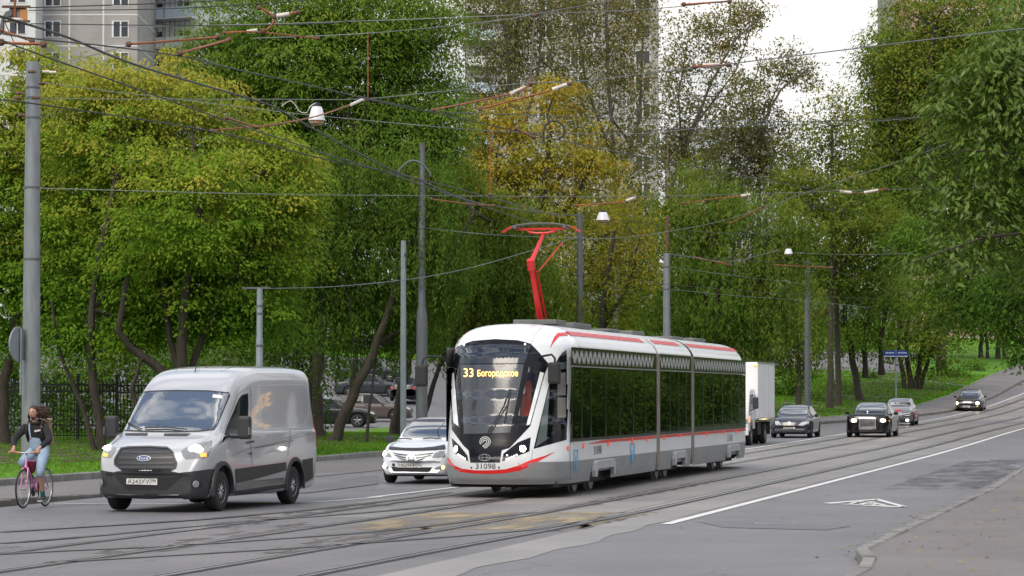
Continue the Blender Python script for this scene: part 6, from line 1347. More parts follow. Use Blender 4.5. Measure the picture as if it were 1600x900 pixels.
# --- trees beside and behind the photographer; the panes and paint mirror them
BH = 'street trees on the near side of the junction'
src = [o for o in COL.objects if o.name.startswith('maple_tree') and o.parent is None]
sidesrc = src[2]
for i_, (x, y, s_, rz_) in enumerate(((17, 22, 1.1, .4), (21, 36, 1.2, 2.0), (25, 52, 1.25, 3.6), (29, 68, 1.2, 5.0), (33, 84, 1.2, 1.2), (15, 6, 1.1, 2.8), (12, -12, 1.1, .9), (4, -16, 1.2, 4.2), (-5, -15, 1.15, 5.5), (-14, -14, 1.2, 1.9), (-24, -8, 1.2, 3.1), (0, -24, 1.5, 2.2), (31, 108, 1.2, .7), (34, 121, 1.25, 2.5), (38, 134, 1.2, 4.0), (43, 148, 1.3, 5.3), (49, 161, 1.3, .4), (55, 176, 1.3, 2.4), (62, 172, 1.3, 1.0), (72, 196, 1.3, 3.3), (84, 220, 1.4, 2.0), (60, 128, 1.3, .2), (75, 165, 1.4, 4.4))):
    o = copy_tree(sidesrc); o.location = (x, y, ground(x, y) - .05); o.rotation_euler = (0, 0, rz_); o.scale = (s_, s_, s_)
    tag(o, 'leafy maple on the near side of the street, outside the picture', 'tree', BH)
bsrc = [o for o in COL.objects if o.name.startswith('bush') and o.parent is None][1]  # unseen bush row, added for the tram panes to mirror
for i_, (x, y, s_, rz_) in enumerate(((25.5, 106, .9, .4), (26.8, 112, 1.0, 2.0), (28.2, 118, 1.0, 3.6), (29.8, 124, 1.0, 5.0), (31.2, 130, 1.1, 1.2), (32.6, 136, 1.1, 2.8), (34.4, 142, 1.1, .9), (36.4, 149, 1.1, 4.2), (38.5, 156, 1.2, 5.5), (41, 164, 1.2, 1.9), (44, 172, 1.3, 3.1), (47, 181, 1.3, .3), (51, 190, 1.3, 2.2))):
    o = copy_tree(bsrc); o.location = (x, y, ground(x, y) - .05); o.rotation_euler = (0, 0, rz_); o.scale = (s_ * 1.2, s_ * 1.2, s_)
    tag(o, 'dense bush added on the right bank, outside the picture', 'bush', 'bushes added on the right bank')
# ------------------------------------------------------------------ panel blocks behind the trees
m_panel = pbr('grey panel facade', (.27, .255, .245), .9, col2=(.34, .325, .315), scale=.5, bump=.3, bscale=20)
m_panel2 = pbr('white panel facade', (.58, .585, .59), .85, var=.06, scale=.4)
m_panel3 = pbr('pink brick facade', (.42, .26, .22), .9, var=.15, scale=2)
m_seam = pbr('white seam', (.55, .55, .54), .8)
m_pane = pbr('dark window pane', (.03, .036, .044), .06, var=.5, scale=.4)
m_frame = pbr('white window frame', (.62, .62, .61), .5)
m_balc = pbr('balcony rail', (.06, .06, .065), .6)
m_curt = pbr('pale curtain', (.35, .33, .30), .9)
def block(label, px0, px1, Y, floors, bay, rot=0.0, depth=14.0, wall=m_panel, base=None, balc=(), skip=(), name='apartment_block', mid=None):
    """slab block: panels with pale seams, windows set in, balcony stacks at the given bays"""
    a, b = P(px0, 616, Y), P(px1, 616, Y); W = (b - a).length; z0 = (ground(a.x, Y) if base is None else base) - .5; H = floors * 2.8 + .5
    r = empty(name, ((a.x + b.x) / 2, Y, z0), rot, label, 'apartment block')
    MB().box((0, depth / 2, H / 2), (W, depth, H)).build('wall', wall, r)
    n = max(1, int(round(W / bay))); bw = W / n; s = MB()
    for i in range(1, n): s.box((-W / 2 + i * bw, -.012, H / 2), (.16, .03, H))
    for f in range(1, floors): s.box((0, -.010, .5 + f * 2.8), (W, .026, .12))
    for f in range(1, floors): s.box((W / 2 + .008, depth / 2, .5 + f * 2.8), (.022, depth, .12))
    s.build('seam', m_seam, r); MB().box((0, depth / 2, H + .25), (W + .3, depth + .3, .5)).build('parapet', m_panel, r)
    vis = [(i, f) for i in range(n) for f in range(floors)]
    zmin = 0
    win = MB(); cnt = 0
    for i, f in vis:
        x = -W / 2 + (i + .5) * bw; z = .5 + f * 2.8 + 1.5
        if i in skip: continue
        if z + z0 < 22: continue                        # the lower floors stand behind the trees
        if i in balc:
            k = MB(); k.box((x, -.55, z - 1.0), (bw * .92, 1.1, .14)); bl = k.build('balcony', m_panel2, r)
            k = MB(); k.box((x, -1.08, z - .45), (bw * .92, .05, .95)); k.build('balcony_front', m_panel2 if f % 2 else m_pale, bl)
            k = MB()
            for q in range(int(bw / .5) + 1): k.box((x - bw * .46 + q * bw * .92 / int(bw / .5), -1.1, z + .75), (.06, .06, 1.5))
            k.box((x, -1.1, z + 1.42), (bw * .92, .06, .08)); k.build('balcony_glazing', m_balc, bl)
        w = min(1.9, bw * .5); k = MB(); k.box((x, -.02, z), (w, .06, 1.5)); fr = k.build('window', m_frame, r)
        k = MB(); k.box((x - w * .21, -.035, z), (w * .4 - .06, .05, 1.36)); k.box((x + w * .25, -.035, z), (w * .42 - .06, .05, 1.36)); k.build('pane', m_pane, fr)
        cnt += 1
        if cnt > 92: break
    return r
m_pale = pbr('pale blue balcony front', (.42, .50, .58), .8, var=.1, scale=2)
def gable(r, W, H): pass
block('grey panel block with white seams at the upper left corner', 52, 212, 262, 16, 3.35, skip=(1,), wall=m_panel)
block('white block with brown boarded window at the far left corner', -120, 52, 258, 16, 3.3, wall=m_panel2, balc=(0,))
block('white block wing with glazed balconies right of the upper left grey block', 214, 312, 276, 15, 3.2, rot=R(-24), wall=m_panel2, balc=(0, 1))
block('tall grey tower block behind the poplars in the middle', 726, 1030, 310, 19, 3.3, wall=m_panel, balc=(0,), skip=(6, 4))
block('low distant grey block under the open sky in the middle', 1048, 1212, 400, 11, 3.2, wall=m_panel, base=7.0, balc=(1,))
block('pale pinkish block glimpsed behind the right-hand maples', 1398, 1560, 330, 18, 3.3, wall=m_panel, base=6.0, skip=(0,))
block('pink brick block with white cornice at the top right', 1428, 1640, 300, 18, 3.2, wall=m_panel3, base=5.0)
# ------------------------------------------------------------------ masts, lamps, wires, fence, signs
m_gal = pbr('grey painted mast', (.20, .215, .235), .5, .3, var=.18, scale=2.2, stretch=(3, 3, .6), bump=.15, bscale=12)
m_gal2 = pbr('dark grey mast', (.095, .102, .115), .55, .2, var=.2, scale=2, stretch=(3, 3, .6))
m_gal3 = pbr('blue grey slim post', (.22, .255, .275), .45, .3, var=.12, scale=2)
m_wire = pbr('wire', (.045, .048, .052), .6, .3)
m_wire2 = pbr('bright steel wire', (.17, .18, .19), .5, .5)
m_rod = pbr('rusty insulating rod', (.27, .075, .022), .6, var=.4, scale=8)
m_cer = pbr('white ceramic', (.52, .47, .40), .35, var=.2, scale=10)
m_rus = pbr('rusty clamp', (.11, .055, .035), .8, var=.5, scale=15)
m_lampb = pbr('white enamel lamp housing', (.62, .63, .65), .3)
m_lampg = pbr('brown lamp bowl', (.30, .18, .10), .2, coat=.4)
m_concp = pbr('white concrete post', (.45, .45, .44), .8, var=.15)
def mast(label, px, pyb, segs, Y, mat, bands=(), name='street_mast', foot=None, n=16):
    """segs: (row in the photo, width in px) from the foot up"""
    b = P(px, segs[0][0], Y); z0 = ground(b.x, Y); r = empty(name, (b.x, Y, z0), 0, label, 'mast'); k = Y / F
    prof = [(segs[0][1] * k / 2, -.25)] + [(w * k / 2, P(px, y, Y).z - z0) for y, w in segs]
    prof.append((.001, prof[-1][1] + .01)); prof = [prof[0]] + [(a, max(b_, .01 * i)) for i, (a, b_) in enumerate(prof[1:])]
    MB().lathe(prof, (0, 0, 0), 'z', n).build('shaft', mat, r, 40)
    for y, w in bands:
        h = P(px, y, Y).z - z0; MB().lathe([(w * k / 2, h - .03), (w * k / 2 + .012, h - .025), (w * k / 2 + .012, h + .025), (w * k / 2, h + .03)], (0, 0, 0), 'z', n, False).build('band', m_gal2, r, 40)
    if foot: MB().lathe([(foot[0], -.1), (foot[0], .05), (foot[1], foot[2]), (segs[0][1] * k / 2, foot[2] + .05)], (0, 0, 0), 'z', n).build('foot', mat, r, 40)
    return r
M1 = mast('thick tapered grey mast behind the cyclist', 48, 707, [(707, 30), (560, 28.5), (405, 26), (300, 24.5), (97, 22)], 76, m_gal, [(405, 26.2), (293, 24.6), (184, 23), (153, 22.8), (137, 22.6)])
k = MB(); c = P(29, 538, 75.6) - M1.location
k.lathe([(.001, -.02), (.45, -.02), (.46, 0), (.45, .02), (.001, .02)], (0, 0, 0), 'y', 28)
k.v = [tuple(Matrix.Rotation(R(68), 3, 'Z') @ Vector(q) + c) for q in k.v]
sg = k.mesh('round_sign', pbr('grey sign back', (.24, .26, .29), .5, .4, var=.1), 40); so = link(bpy.data.objects.new('round_sign', sg)); so.location = M1.location; tag(so, 'round road sign seen from behind, strapped to the thick grey mast', 'road sign')
c2 = P(34, 585, 75.6) - M1.location; MB().tube([c + Vector((.06, 0, .4)), c + Vector((.06, 0, -1.3))], .025, 8).build('sign_post', m_gal3, so)
mast('dark grey stepped mast rising through the trees beside the tram', 659, 668, [(668, 18), (500, 17.5), (490, 16), (480, 12.5), (296, 11.5), (292, 8.5), (224, 8)], 104, m_gal2, [(357, 12.4), (312, 12)])
k3 = mast('slim blue grey post with a conical foot beside the stepped mast', 630, 676, [(664, 9.5), (480, 8.6), (376, 8)], 97, m_gal3, name='post', foot=(.27, .20, .34))
b3 = P(633.5, 398, 97); MB().box(b3 - k3.location, (.12, .16, .12)).build('bracket', m_trim, k3, bevel=.02); MB().box(b3 - k3.location + Vector((0, 0, -.32)), (.08, .1, .28)).build('bracket', m_trim, k3, bevel=.02)
k4 = mast('short grey mast behind the van roof with a small cross arm', 405, 690, [(690, 12), (530, 11), (526, 9.5), (451, 9)], 79, m_gal3, [(540, 11.4), (478, 9.6), (490, 9.6)])
t4 = P(400, 450, 79) - k4.location; MB().box(t4, (.75, .07, .05)).build('cross_arm', m_gal2, k4)
mast('grey mast above the tram roof behind the pantograph', 906, 650, [(650, 14), (500, 12), (492, 10.5), (334, 9)], 122, m_gal2, [(430, 10.4), (372, 9.8)])
k6 = mast('grey mast with a thin rusty top above the middle of the tram', 1042, 650, [(650, 13), (520, 11.5), (396, 9.5)], 130, m_gal, [(417, 10), (452, 10.4)])
MB().tube([P(1042, 398, 130) - k6.location, P(1043, 338, 130) - k6.location], .07, 8).build('rusty_top', m_rus, k6)
mast('dark mast on the verge behind the navy hatchback', 1262, 633, [(640, 10), (520, 9), (430, 7), (406, 6)], 175, m_gal2, [(462, 8), (444, 8)])
mast('white concrete lamp post among the far lawn trees', 1307, 585, [(585, 7), (520, 6), (458, 5)], 218, m_concp, name='post')
# blue street name sign on its post
bp = P(1400, 620, 198); bz = ground(bp.x, 198); bs = empty('street_sign', (bp.x, 198, bz), 0, 'blue street name sign with two blades on a slim post', 'street sign')
MB().tube([(0, 0, -.2), (0, 0, P(0, 545, 198).z - bz)], .055, 8).build('post', m_gal3, bs)
m_bluesign = pbr('blue enamel', (.012, .055, .34), .4); zt_ = P(0, 552, 198).z - bz
for s_, a in ((-1, R(8)), (1, R(-6))):
    k = MB(); k.box((s_ * .43, -.02, zt_), (.78, .05, .34)); o = k.build('blade', m_bluesign, bs); o.rotation_euler = (0, 0, a)
    for q in range(6): MB().box((s_ * .43 + (q - 2.5) * .10, -.047, zt_ + .03), (.065, .006, .10 if q % 2 else .085)).build('lettering', m_wht, o)
    MB().box((s_ * .43, -.02, zt_ - .205), (.74, .04, .06)).build('white_strip', m_wht, o)
# black iron fence along the back of the verge
fa, fb = -60, 486; fY = 97.0
a = P(fa, 616, fY); b = P(fb, 616, fY); npan = 9; fr = empty('iron_fence', ((a.x + b.x) / 2, fY, ground((a.x + b.x) / 2, fY)), 0, 'black iron picket fence under the maples on the left', 'fence')
m_iron2 = pbr('black iron', (.010, .011, .012), .5, .3)
for i in range(npan + 1):
    x = a.x + (b.x - a.x) * i / npan; z = ground(x, fY); o = Vector((x, fY, z)) - fr.location
    kk = MB(); kk.box(o + Vector((0, 0, 1.1)), (.10, .10, 2.3)); kk.box(o + Vector((0, 0, 2.28)), (.13, .13, .05)); kk.build('post', m_iron2, fr)
    if i < npan:
        w = (b.x - a.x) / npan; kk = MB()
        for z_ in (.28, .62, 1.72, 1.95): kk.box(o + Vector((w / 2, 0, z_)), (w, .035, .045))
        n_ = int(w / .115)
        for q in range(1, n_): kk.box(o + Vector((w * q / n_, 0, 1.05)), (.026, .026, 2.1)); kk.box(o + Vector((w * q / n_, 0, 2.12)), (.012, .012, .08))
        kk.build('picket_panel', m_iron2, fr)
        # the curled bars between the two lower and two upper rails
        kk = MB()
        for q in range(0, n_, 1): kk.tube([o + Vector((w * (q + .5) / n_ + .045 * math.cos(t_), -.0, 1.835 + .09 * math.sin(t_))) for t_ in np.linspace(0, 6.283, 9)], .011, 4, False)
        kk.build('ring_row', m_iron2, fr)
def hang_lamp(label, px, py, w, h, Y):
    k = Y / F; c = P(px, py, Y); W, H = w * k, h * k
    r = empty('hanging_lamp', c, 0, label, 'street lamp', 'street lamps hung over the carriageway')
    m = MB(); m.lathe([(.001, H * .5), (W * .30, H * .48), (W * .34, H * .38), (W * .36, H * .36), (W * .52, -H * .2), (W * .53, -H * .24), (W * .45, -H * .25)], (0, 0, 0), 'z', 20); m.build('housing', m_lampb, r, 30)
    m = MB(); m.lathe([(W * .46, -H * .24), (W * .44, -H * .40), (W * .30, -H * .50), (.001, -H * .52)], (0, 0, 0), 'z', 20); m.build('bowl', m_lampg, r, 40)
    m = MB(); m.lathe([(W * .18, H * .48), (W * .18, H * .66), (W * .08, H * .7)], (0, 0, 0), 'z', 10); m.build('hanger', m_trim, r)
    return r
hang_lamp('large hanging street lamp over the middle of the junction', 495, 181, 25, 30, 62)
hang_lamp('hanging street lamp beside the mast top above the tram', 942, 340, 20, 17, 116)
hang_lamp('small far hanging street lamp above the white box truck', 1232, 394, 13, 11, 142)
# overhead wires, each a thing of its own
def wire(label, pts, r=.009, mat=None, name='overhead_wire', cat='wire', group='overhead wires'):
    q = [P(*p) for p in pts]; c = q[0].copy(); D = []
    for i in range(len(q) - 1):                         # smooth the corners a little
        for u in np.linspace(0, 1, 7)[:-1]:
            p0, p1, p2, p3 = q[max(0, i - 1)], q[i], q[i + 1], q[min(len(q) - 1, i + 2)]
            D.append(.5 * ((2 * p1) + (p2 - p0) * u + (2 * p0 - 5 * p1 + 4 * p2 - p3) * u * u + (3 * p1 - p0 - 3 * p2 + p3) * u ** 3))
    D.append(q[-1]); me = MB().tube([v - c for v in D], r, 6).mesh(name, mat or m_wire, 60); o = link(bpy.data.objects.new(name, me)); o.location = c
    return tag(o, label, cat, group)
def clamp(o, px, py, Y, r=.035, mat=None, name='clamp'):
    return MB().lathe([(.001, -r), (r * .8, -r * .7), (r, 0), (r * .8, r * .7), (.001, r)], P(px, py, Y) - o.location, 'x', 8).build(name, mat or m_rus, o, 60)
w1 = wire('thickest twisted cable sloping from the top left corner to the mast behind the pantograph', [(-20, 20, 40), (43, 38, 41), (110, 60, 44), (217, 103, 48), (383, 152, 55), (433, 170, 57), (500, 207, 61), (600, 260, 68), (656, 282, 72), (760, 320, 84), (904, 338, 121)], .019)
wire('dark contact wire sloping from the top left over the golden tree to the right', [(-10, 50, 30), (50, 60, 32), (167, 72, 35), (277, 87, 38), (367, 108, 41), (500, 137, 46), (588, 158, 50), (676, 174, 54), (800, 179, 62), (1000, 185, 75), (1250, 190, 92), (1478, 181, 100)], .010)
wire('dark contact wire sloping from the left edge past the mast top to the pantograph', [(-10, 58, 33), (53, 82, 36), (183, 128, 39), (293, 167, 42), (357, 190, 44), (427, 213, 47), (530, 247, 52), (600, 268, 56), (690, 300, 63), (790, 334, 76), (905, 371, 105)], .010)
wire('contact wire crossing the yellow maple lowest of the sloping ones', [(-10, 155, 37), (60, 163, 38), (330, 205, 42), (500, 247, 45), (590, 265, 47), (700, 291, 52), (800, 318, 60), (880, 340, 72)], .010)
w5 = wire('pale span wire running level from the thick mast then rising to the upper right', [(60, 154, 75.7), (250, 155, 72), (410, 155, 69), (555, 155, 66), (670, 145, 62), (824, 130, 58), (896, 128, 57), (1000, 116, 55), (1130, 101, 52), (1211, 91, 50), (1433, 64, 46), (1620, 42, 43)], .010, m_wire2)
w6 = wire('long level wire from half way up the thick mast across the whole picture', [(62, 294, 75.7), (400, 303, 76), (700, 306, 78), (1000, 307, 80), (1269, 300, 84), (1320, 298, 85), (1620, 290, 90)], .010, m_wire2)
wire('upper pale wire leaving through the top of the picture over the poplars', [(190, 42, 60), (400, 38, 60), (620, 31, 59), (836, 22, 58), (1030, 13, 56), (1190, -6, 54)], .009, m_wire2)
wire('second pale wire near the top meeting the long vertical dropper', [(395, 60, 60), (576, 52, 60), (760, 34, 58), (836, 22, 58), (980, -4, 56)], .009, m_wire2)
w9 = wire('wire from the thick mast top through the large hanging lamp and on to the right', [(60, 128, 75.7), (167, 142, 72), (300, 158, 68), (467, 178, 63), (508, 182, 62), (660, 196, 60), (800, 206, 62), (1000, 209, 66), (1122, 198, 72), (1344, 191, 80), (1478, 180, 84)], .009, m_wire2)
wire('topmost wire at the upper left corner', [(45, 12, 50), (280, 4, 50), (430, -5, 50)], .011); wire('second wire at the upper left corner, just under the topmost', [(45, 16, 50), (250, 14, 50), (430, 4, 50), (520, -4, 50)], .009)
wire('level wire from the wooden insulator board along the grey block', [(48, 37, 50), (310, 40, 52), (500, 37, 54), (560, 30, 56)], .009)
wire('short slanted wire from the board to the thick mast top', [(8, 36, 52), (22, 66, 62), (41, 106, 75.7)], .010); wire('short wire rising from the thick mast top to the red rods', [(60, 106, 75.7), (110, 95, 70), (175, 78, 62), (240, 60, 56)], .009, m_wire2)
wire('wire slanting down from the lamp over the golden tree to the far right', [(560, 150, 48), (700, 181, 52), (804, 204, 56), (872, 218, 60), (966, 238, 66), (1064, 256, 72), (1211, 284, 84), (1262, 294, 88)], .010)
wire('wire sagging past the pantograph and climbing to the upper right maples', [(660, 356, 104), (760, 366, 102), (868, 371, 106), (962, 372, 112), (1037, 363, 115), (1120, 347, 110), (1208, 320, 105), (1270, 297, 100), (1440, 240, 90), (1620, 165, 80)], .012, m_wire2)
wire('low slack wire from the short mast behind the van to the pantograph mast', [(403, 451, 79), (500, 449, 82), (570, 444, 86), (633, 437, 90), (680, 430, 95), (760, 412, 104), (895, 372, 120)], .012, m_wire2)
wire('wire from the mast behind the pantograph to the rusty topped mast', [(906, 340, 122), (960, 343, 123), (1037, 352, 126), (1095, 362, 130), (1200, 366, 138)], .011); wire('sagging wire carrying the small far lamp', [(1044, 396, 130), (1120, 408, 131), (1152, 407, 133), (1216, 391, 141)], .014, m_wire2)
wire('wire from the rusty topped mast top down to the dark far mast', [(1046, 399, 130), (1200, 409, 142), (1265, 411, 152), (1340, 436, 172)], .012); wire('wire from the upper band of the rusty topped mast', [(1047, 417, 130), (1150, 431, 140), (1262, 444, 152)], .011, m_wire2)
wire('wire from the lower band of the rusty topped mast', [(1047, 452, 130), (1150, 462, 140), (1262, 470, 152), (1360, 481, 172)], .011, m_wire2); wire('lowest thin wire crossing behind the rusty topped mast', [(1000, 440, 126), (1140, 453, 136), (1260, 462, 152), (1375, 467, 168)], .010)
wire('wire from the far lamp level into the dark right-hand leaves', [(1240, 395, 142), (1330, 398, 130), (1420, 396, 120)], .010, m_wire2); wire('thin wire over the open sky trees', [(1000, 205, 70), (1150, 196, 76), (1240, 188, 82)], .008)
for (px, y0, y1, Y, lab) in ((575, 52, 156, 63, 'thin rusty dropper rod hanging above the large lamp'), (766, 207, 304, 70, 'thin rusty dropper rod before the golden tree, left of the loop'), (896, 209, 306, 74, 'thin rusty dropper rod in front of the golden tree, right of the loop'), (1043, 212, 306, 78, 'thin dropper rod above the rusty topped mast')):
    o = wire(lab, [(px, y0, Y), (px, (y0 + y1) / 2, Y), (px, y1, Y)], .011, m_rod, 'dropper_rod', 'dropper rod', 'dropper rods between the wires'); clamp(o, px, y0, Y); clamp(o, px, y1, Y, .05)
o = wire('thicker wrapped dropper hanging from the top in front of the tower block', [(836, 22, 58), (833, 60, 58), (829, 131, 58)], .020, pbr('wrapped brown rod', (.13, .095, .08), .8), 'dropper_rod', 'dropper rod', 'dropper rods between the wires'); clamp(o, 836, 24, 58, .05); clamp(o, 829, 131, 58, .06)
wire('black open loop of cable on the wire before the golden tree', [(849, 220, 60), (849, 206, 60), (855, 193, 60), (866, 189, 60), (877, 194, 60), (882, 206, 60), (878, 214, 60), (872, 218, 60)], .020, m_rubber, 'cable_loop', 'cable loop')
wire('dark arched jumper cable over the stepped mast', [(621, 277, 75), (624, 266, 75), (636, 254, 75), (648, 251, 75), (662, 258, 75), (671, 270, 75), (673, 276, 75)], .022, m_gal2, 'jumper_cable', 'jumper cable')
wire('wavy pale cable from the feeder to the large hanging lamp', [(440, 166, 60), (452, 158, 60), (460, 162, 60), (468, 174, 60), (479, 176, 60), (485, 166, 60), (493, 161, 61)], .010, m_cer, 'lamp_cable', 'lamp cable')
RG = 'rust red insulating rods on the wires'
def rod(label, pts, r=.017, cer=None):
    o = wire(label, pts, r, m_rod, 'insulating_rod', 'insulating rod', RG); clamp(o, *pts[0], r * 2.4); clamp(o, *pts[-1], r * 2.4)
    if cer:
        a, b = P(*cer[0]), P(*cer[1]); m = MB(); n = 9; L_ = (b - a).length
        pr = [(a.lerp(b, i / n) - o.location) for i in range(n + 1)]; m.tube(pr, [r * (2.6 if i % 2 else 1.9) for i in range(n + 1)], 8); m.build('ceramic', m_cer if len(cer) < 3 else m_concp, o, 60)
    return o
rod('upper of two red rods in front of the upper left block', [(201, 69, 37), (270, 64, 38), (340, 58, 39)]); rod('lower shorter of two red rods in front of the upper left block', [(282, 83, 38), (358, 62, 40)])
rod('rod with a white ceramic knob at the top, left of the dark green crown', [(350, 51, 52), (400, 50, 52), (497, 60, 54)], .016, ((386, 50, 52), (402, 47, 52))); rod('bent rod with a thick ceramic piece at the top centre left', [(405, 12, 50), (417, 18, 50), (428, 30, 50), (421, 44, 50), (412, 48, 50)], .020)
rod('fat ceramic insulator on the top wire left of centre', [(428, 26, 50), (466, 19, 50)], .018, ((432, 25, 50), (452, 22, 50))); rod('long rod sloping up to the right through the large lamp', [(331, 204, 44), (430, 194, 48), (500, 180, 55), (562, 158, 62)], .014, ((548, 164, 60), (568, 155, 62)))
rod('short rod beside the long one below the large lamp', [(354, 184, 44), (402, 199, 46)], .014); rod('left of two long red rods over the golden tree', [(676, 172, 54), (796, 147, 57), (827, 133, 58)], .018, ((797, 147, 57), (820, 137, 58)))
rod('right of two long red rods over the golden tree', [(750, 170, 57), (862, 141, 57), (890, 131, 57)], .018, ((863, 140, 57), (886, 132, 57))); rod('short pale orange rod below the two long red ones', [(806, 201, 56), (834, 215, 57)], .018)
rod('orange rod on the cable right of the stepped mast', [(674, 311, 74), (720, 317, 76), (772, 321, 80)], .018); rod('orange rod left of the lamp above the tram', [(900, 321, 80), (940, 318, 80), (980, 315, 80)], .018, ((978, 314, 80), (994, 308, 80)))
rod('orange rod above the green willow right of the rusty topped mast', [(1066, 318, 81), (1120, 310, 82), (1168, 305, 82)], .017, ((1158, 306, 82), (1172, 304, 82))); rod('pale orange rod slanting under the climbing wire', [(1141, 349, 108), (1165, 337, 107), (1192, 323, 106)], .022)
rod('bright orange insulator at the top edge before the open sky', [(1068, 7, 55), (1140, 2, 55)], .020); rod('brown insulator before the open dark limbed tree', [(1085, 104, 53), (1138, 101, 52)], .022, ((1098, 103, 53), (1124, 102, 53)))
rod('white ceramic insulator on the level wire before the right-hand maples', [(1308, 298, 85), (1336, 302, 85)], .02, ((1312, 299, 85), (1330, 301, 85))); rod('grey insulator just right of the white one on the level wire', [(1345, 302, 85), (1385, 295, 85)], .018, ((1350, 301, 85), (1372, 297, 85)))
rod('orange rod on the sagging wire above the tram rear', [(1085, 402, 131), (1140, 414, 132)], .03); rod('orange rod on the far wires above the box truck', [(1210, 414, 143), (1300, 418, 150)], .028)
# porcelain and clamps on the thick mast
for (px, py, dx) in ((22, 118, -1), (50, 112, 0), (72, 112, 1), (82, 113, 1), (66, 130, 1), (30, 146, -1), (28, 153, -1), (55, 153, 1), (34, 180, -1)):
    MB().lathe([(.001, -.10), (.045, -.09), (.035, -.03), (.05, 0), (.035, .03), (.045, .09), (.001, .10)], P(px, py, 75.6) - M1.location, 'x', 10).build('insulator', m_cer if abs(dx) and py < 125 else m_rus, M1, 40)
# wooden insulator board and its cable bundle at the upper left corner
bd = empty('insulator_board', P(28, 22, 50), 0, 'hanging wooden insulator board with a thick cable bundle in the upper left corner', 'insulator board')
kf = 50 / F
MB().box((0, 0, 0), (26 * kf, .05, 26 * kf)).build('board', pbr('weathered plywood', (.17, .15, .13), .8, var=.4, scale=9), bd); MB().box((10 * kf, -.035, -2 * kf), (11 * kf, .02, 19 * kf)).build('plate', pbr('orange wood plate', (.38, .17, .05), .7, var=.2), bd)
MB().box((0, -.05, -12 * kf), (40 * kf, .06, 3 * kf)).build('lower_bar', m_rus, bd); MB().box((-2 * kf, -.05, 11 * kf), (44 * kf, .06, 3.4 * kf)).build('upper_bar', m_rus, bd)
MB().tube([(-4 * kf, -.06, 40 * kf), (-4 * kf, -.06, -6 * kf)], .02, 8).build('hanger', m_rod, bd); MB().lathe([(.001, -.05), (.09, -.04), (.13, 0), (.09, .04), (.001, .05)], (-1 * kf, -.08, -11 * kf), 'z', 14).build('insulator', m_cer, bd, 40)
for i_ in range(3): MB().tube([(-8 * kf, -.1, (4 - i_ * 3) * kf), (-16 * kf, -.1, (1 - i_ * 3) * kf), (-22 * kf, -.1, (-8 - i_) * kf), (-25 * kf + i_ * .02, -.1, -24 * kf), (-28 * kf, -.1, -34 * kf)], .026, 8).build('cable', m_gal2, bd, 60)
for dx in (-2.2, 2.2): MB().tube([(dx * kf, -.06, -14 * kf), (dx * kf, -.06, -26 * kf)], .016, 6).build('link', m_trim, bd)
rod('dark red rod under the insulator board at the left edge', [(2, 48, 48), (30, 57, 48), (50, 64, 48)], .022); rod('level dark red rod under the slanted one at the left edge', [(2, 66, 47), (32, 68, 47), (68, 69, 47)], .026)
# ------------------------------------------------------------------ the cyclist, his bicycle, bags
def skin(joints, edges, root, sub=2):
    bm = bmesh.new(); ly = bm.verts.layers.skin.verify(); vs = {}
    for n, (p, r) in joints.items():
        v = bm.verts.new(p); v[ly].radius = (r if isinstance(r, tuple) else (r, r)); v[ly].use_root = (n == root); vs[n] = v
    for a, b in edges: bm.edges.new((vs[a], vs[b]))
    me = bpy.data.meshes.new('sk'); bm.to_mesh(me); bm.free(); o = bpy.data.objects.new('sk', me); COL.objects.link(o)
    md = o.modifiers.new('s', 'SKIN'); md.use_smooth_shade = True; md.branch_smoothing = .6
    sb = o.modifiers.new('d', 'SUBSURF'); sb.levels = sub; sb.render_levels = sub
    bpy.context.view_layer.update(); r = bpy.data.meshes.new_from_object(o.evaluated_get(bpy.context.evaluated_depsgraph_get()))
    bpy.data.objects.remove(o); return r
def join(ms, name, mats):
    V, Fc, mi = [], [], []
    for me, k in ms:
        b = len(V); V += [tuple(v.co) for v in me.vertices]
        for p in me.polygons: Fc.append(tuple(i + b for i in p.vertices)); mi.append(k)
    r = bpy.data.meshes.new(name); r.from_pydata(V, [], Fc)
    for m in mats: r.materials.append(m)
    r.polygons.foreach_set('material_index', mi); r.polygons.foreach_set('use_smooth', [True] * len(Fc)); r.update(); return r
m_skin = pbr('skin', (.46, .25, .17), .5, var=.08, scale=12)
m_hair = pbr('brown hair', (.040, .018, .010), .5, var=.4, scale=30)
m_hood = pbr('black sweatshirt', (.012, .012, .014), .85, var=.3, scale=8, bump=.4, bscale=30)
m_denim = pbr('pale blue denim', (.24, .34, .46), .85, col2=(.36, .46, .58), scale=9, bump=.4, bscale=60)
m_pink = pbr('pink bicycle paint', (.56, .17, .38), .3, coat=.4)
m_tan = pbr('tan grip tape', (.42, .22, .09), .7)
m_pack = pbr('tan canvas', (.30, .19, .12), .85, var=.2, scale=10, bump=.3, bscale=50)
m_shoe = pbr('dark shoe canvas', (.05, .055, .05), .8); m_sole = pbr('white rubber sole', (.55, .53, .46), .7); m_sock = pbr('teal sock', (.01, .14, .12), .9); m_maroon = pbr('maroon bag cloth', (.16, .012, .025), .8, var=.2)
BX, BY = -8.42, 52.0; CRZ = HEAD - R(1)
bike = locM(empty('bicycle', (BX, BY, .006), CRZ, 'pink road bicycle with tan grips ridden by the long haired man', 'bicycle'))
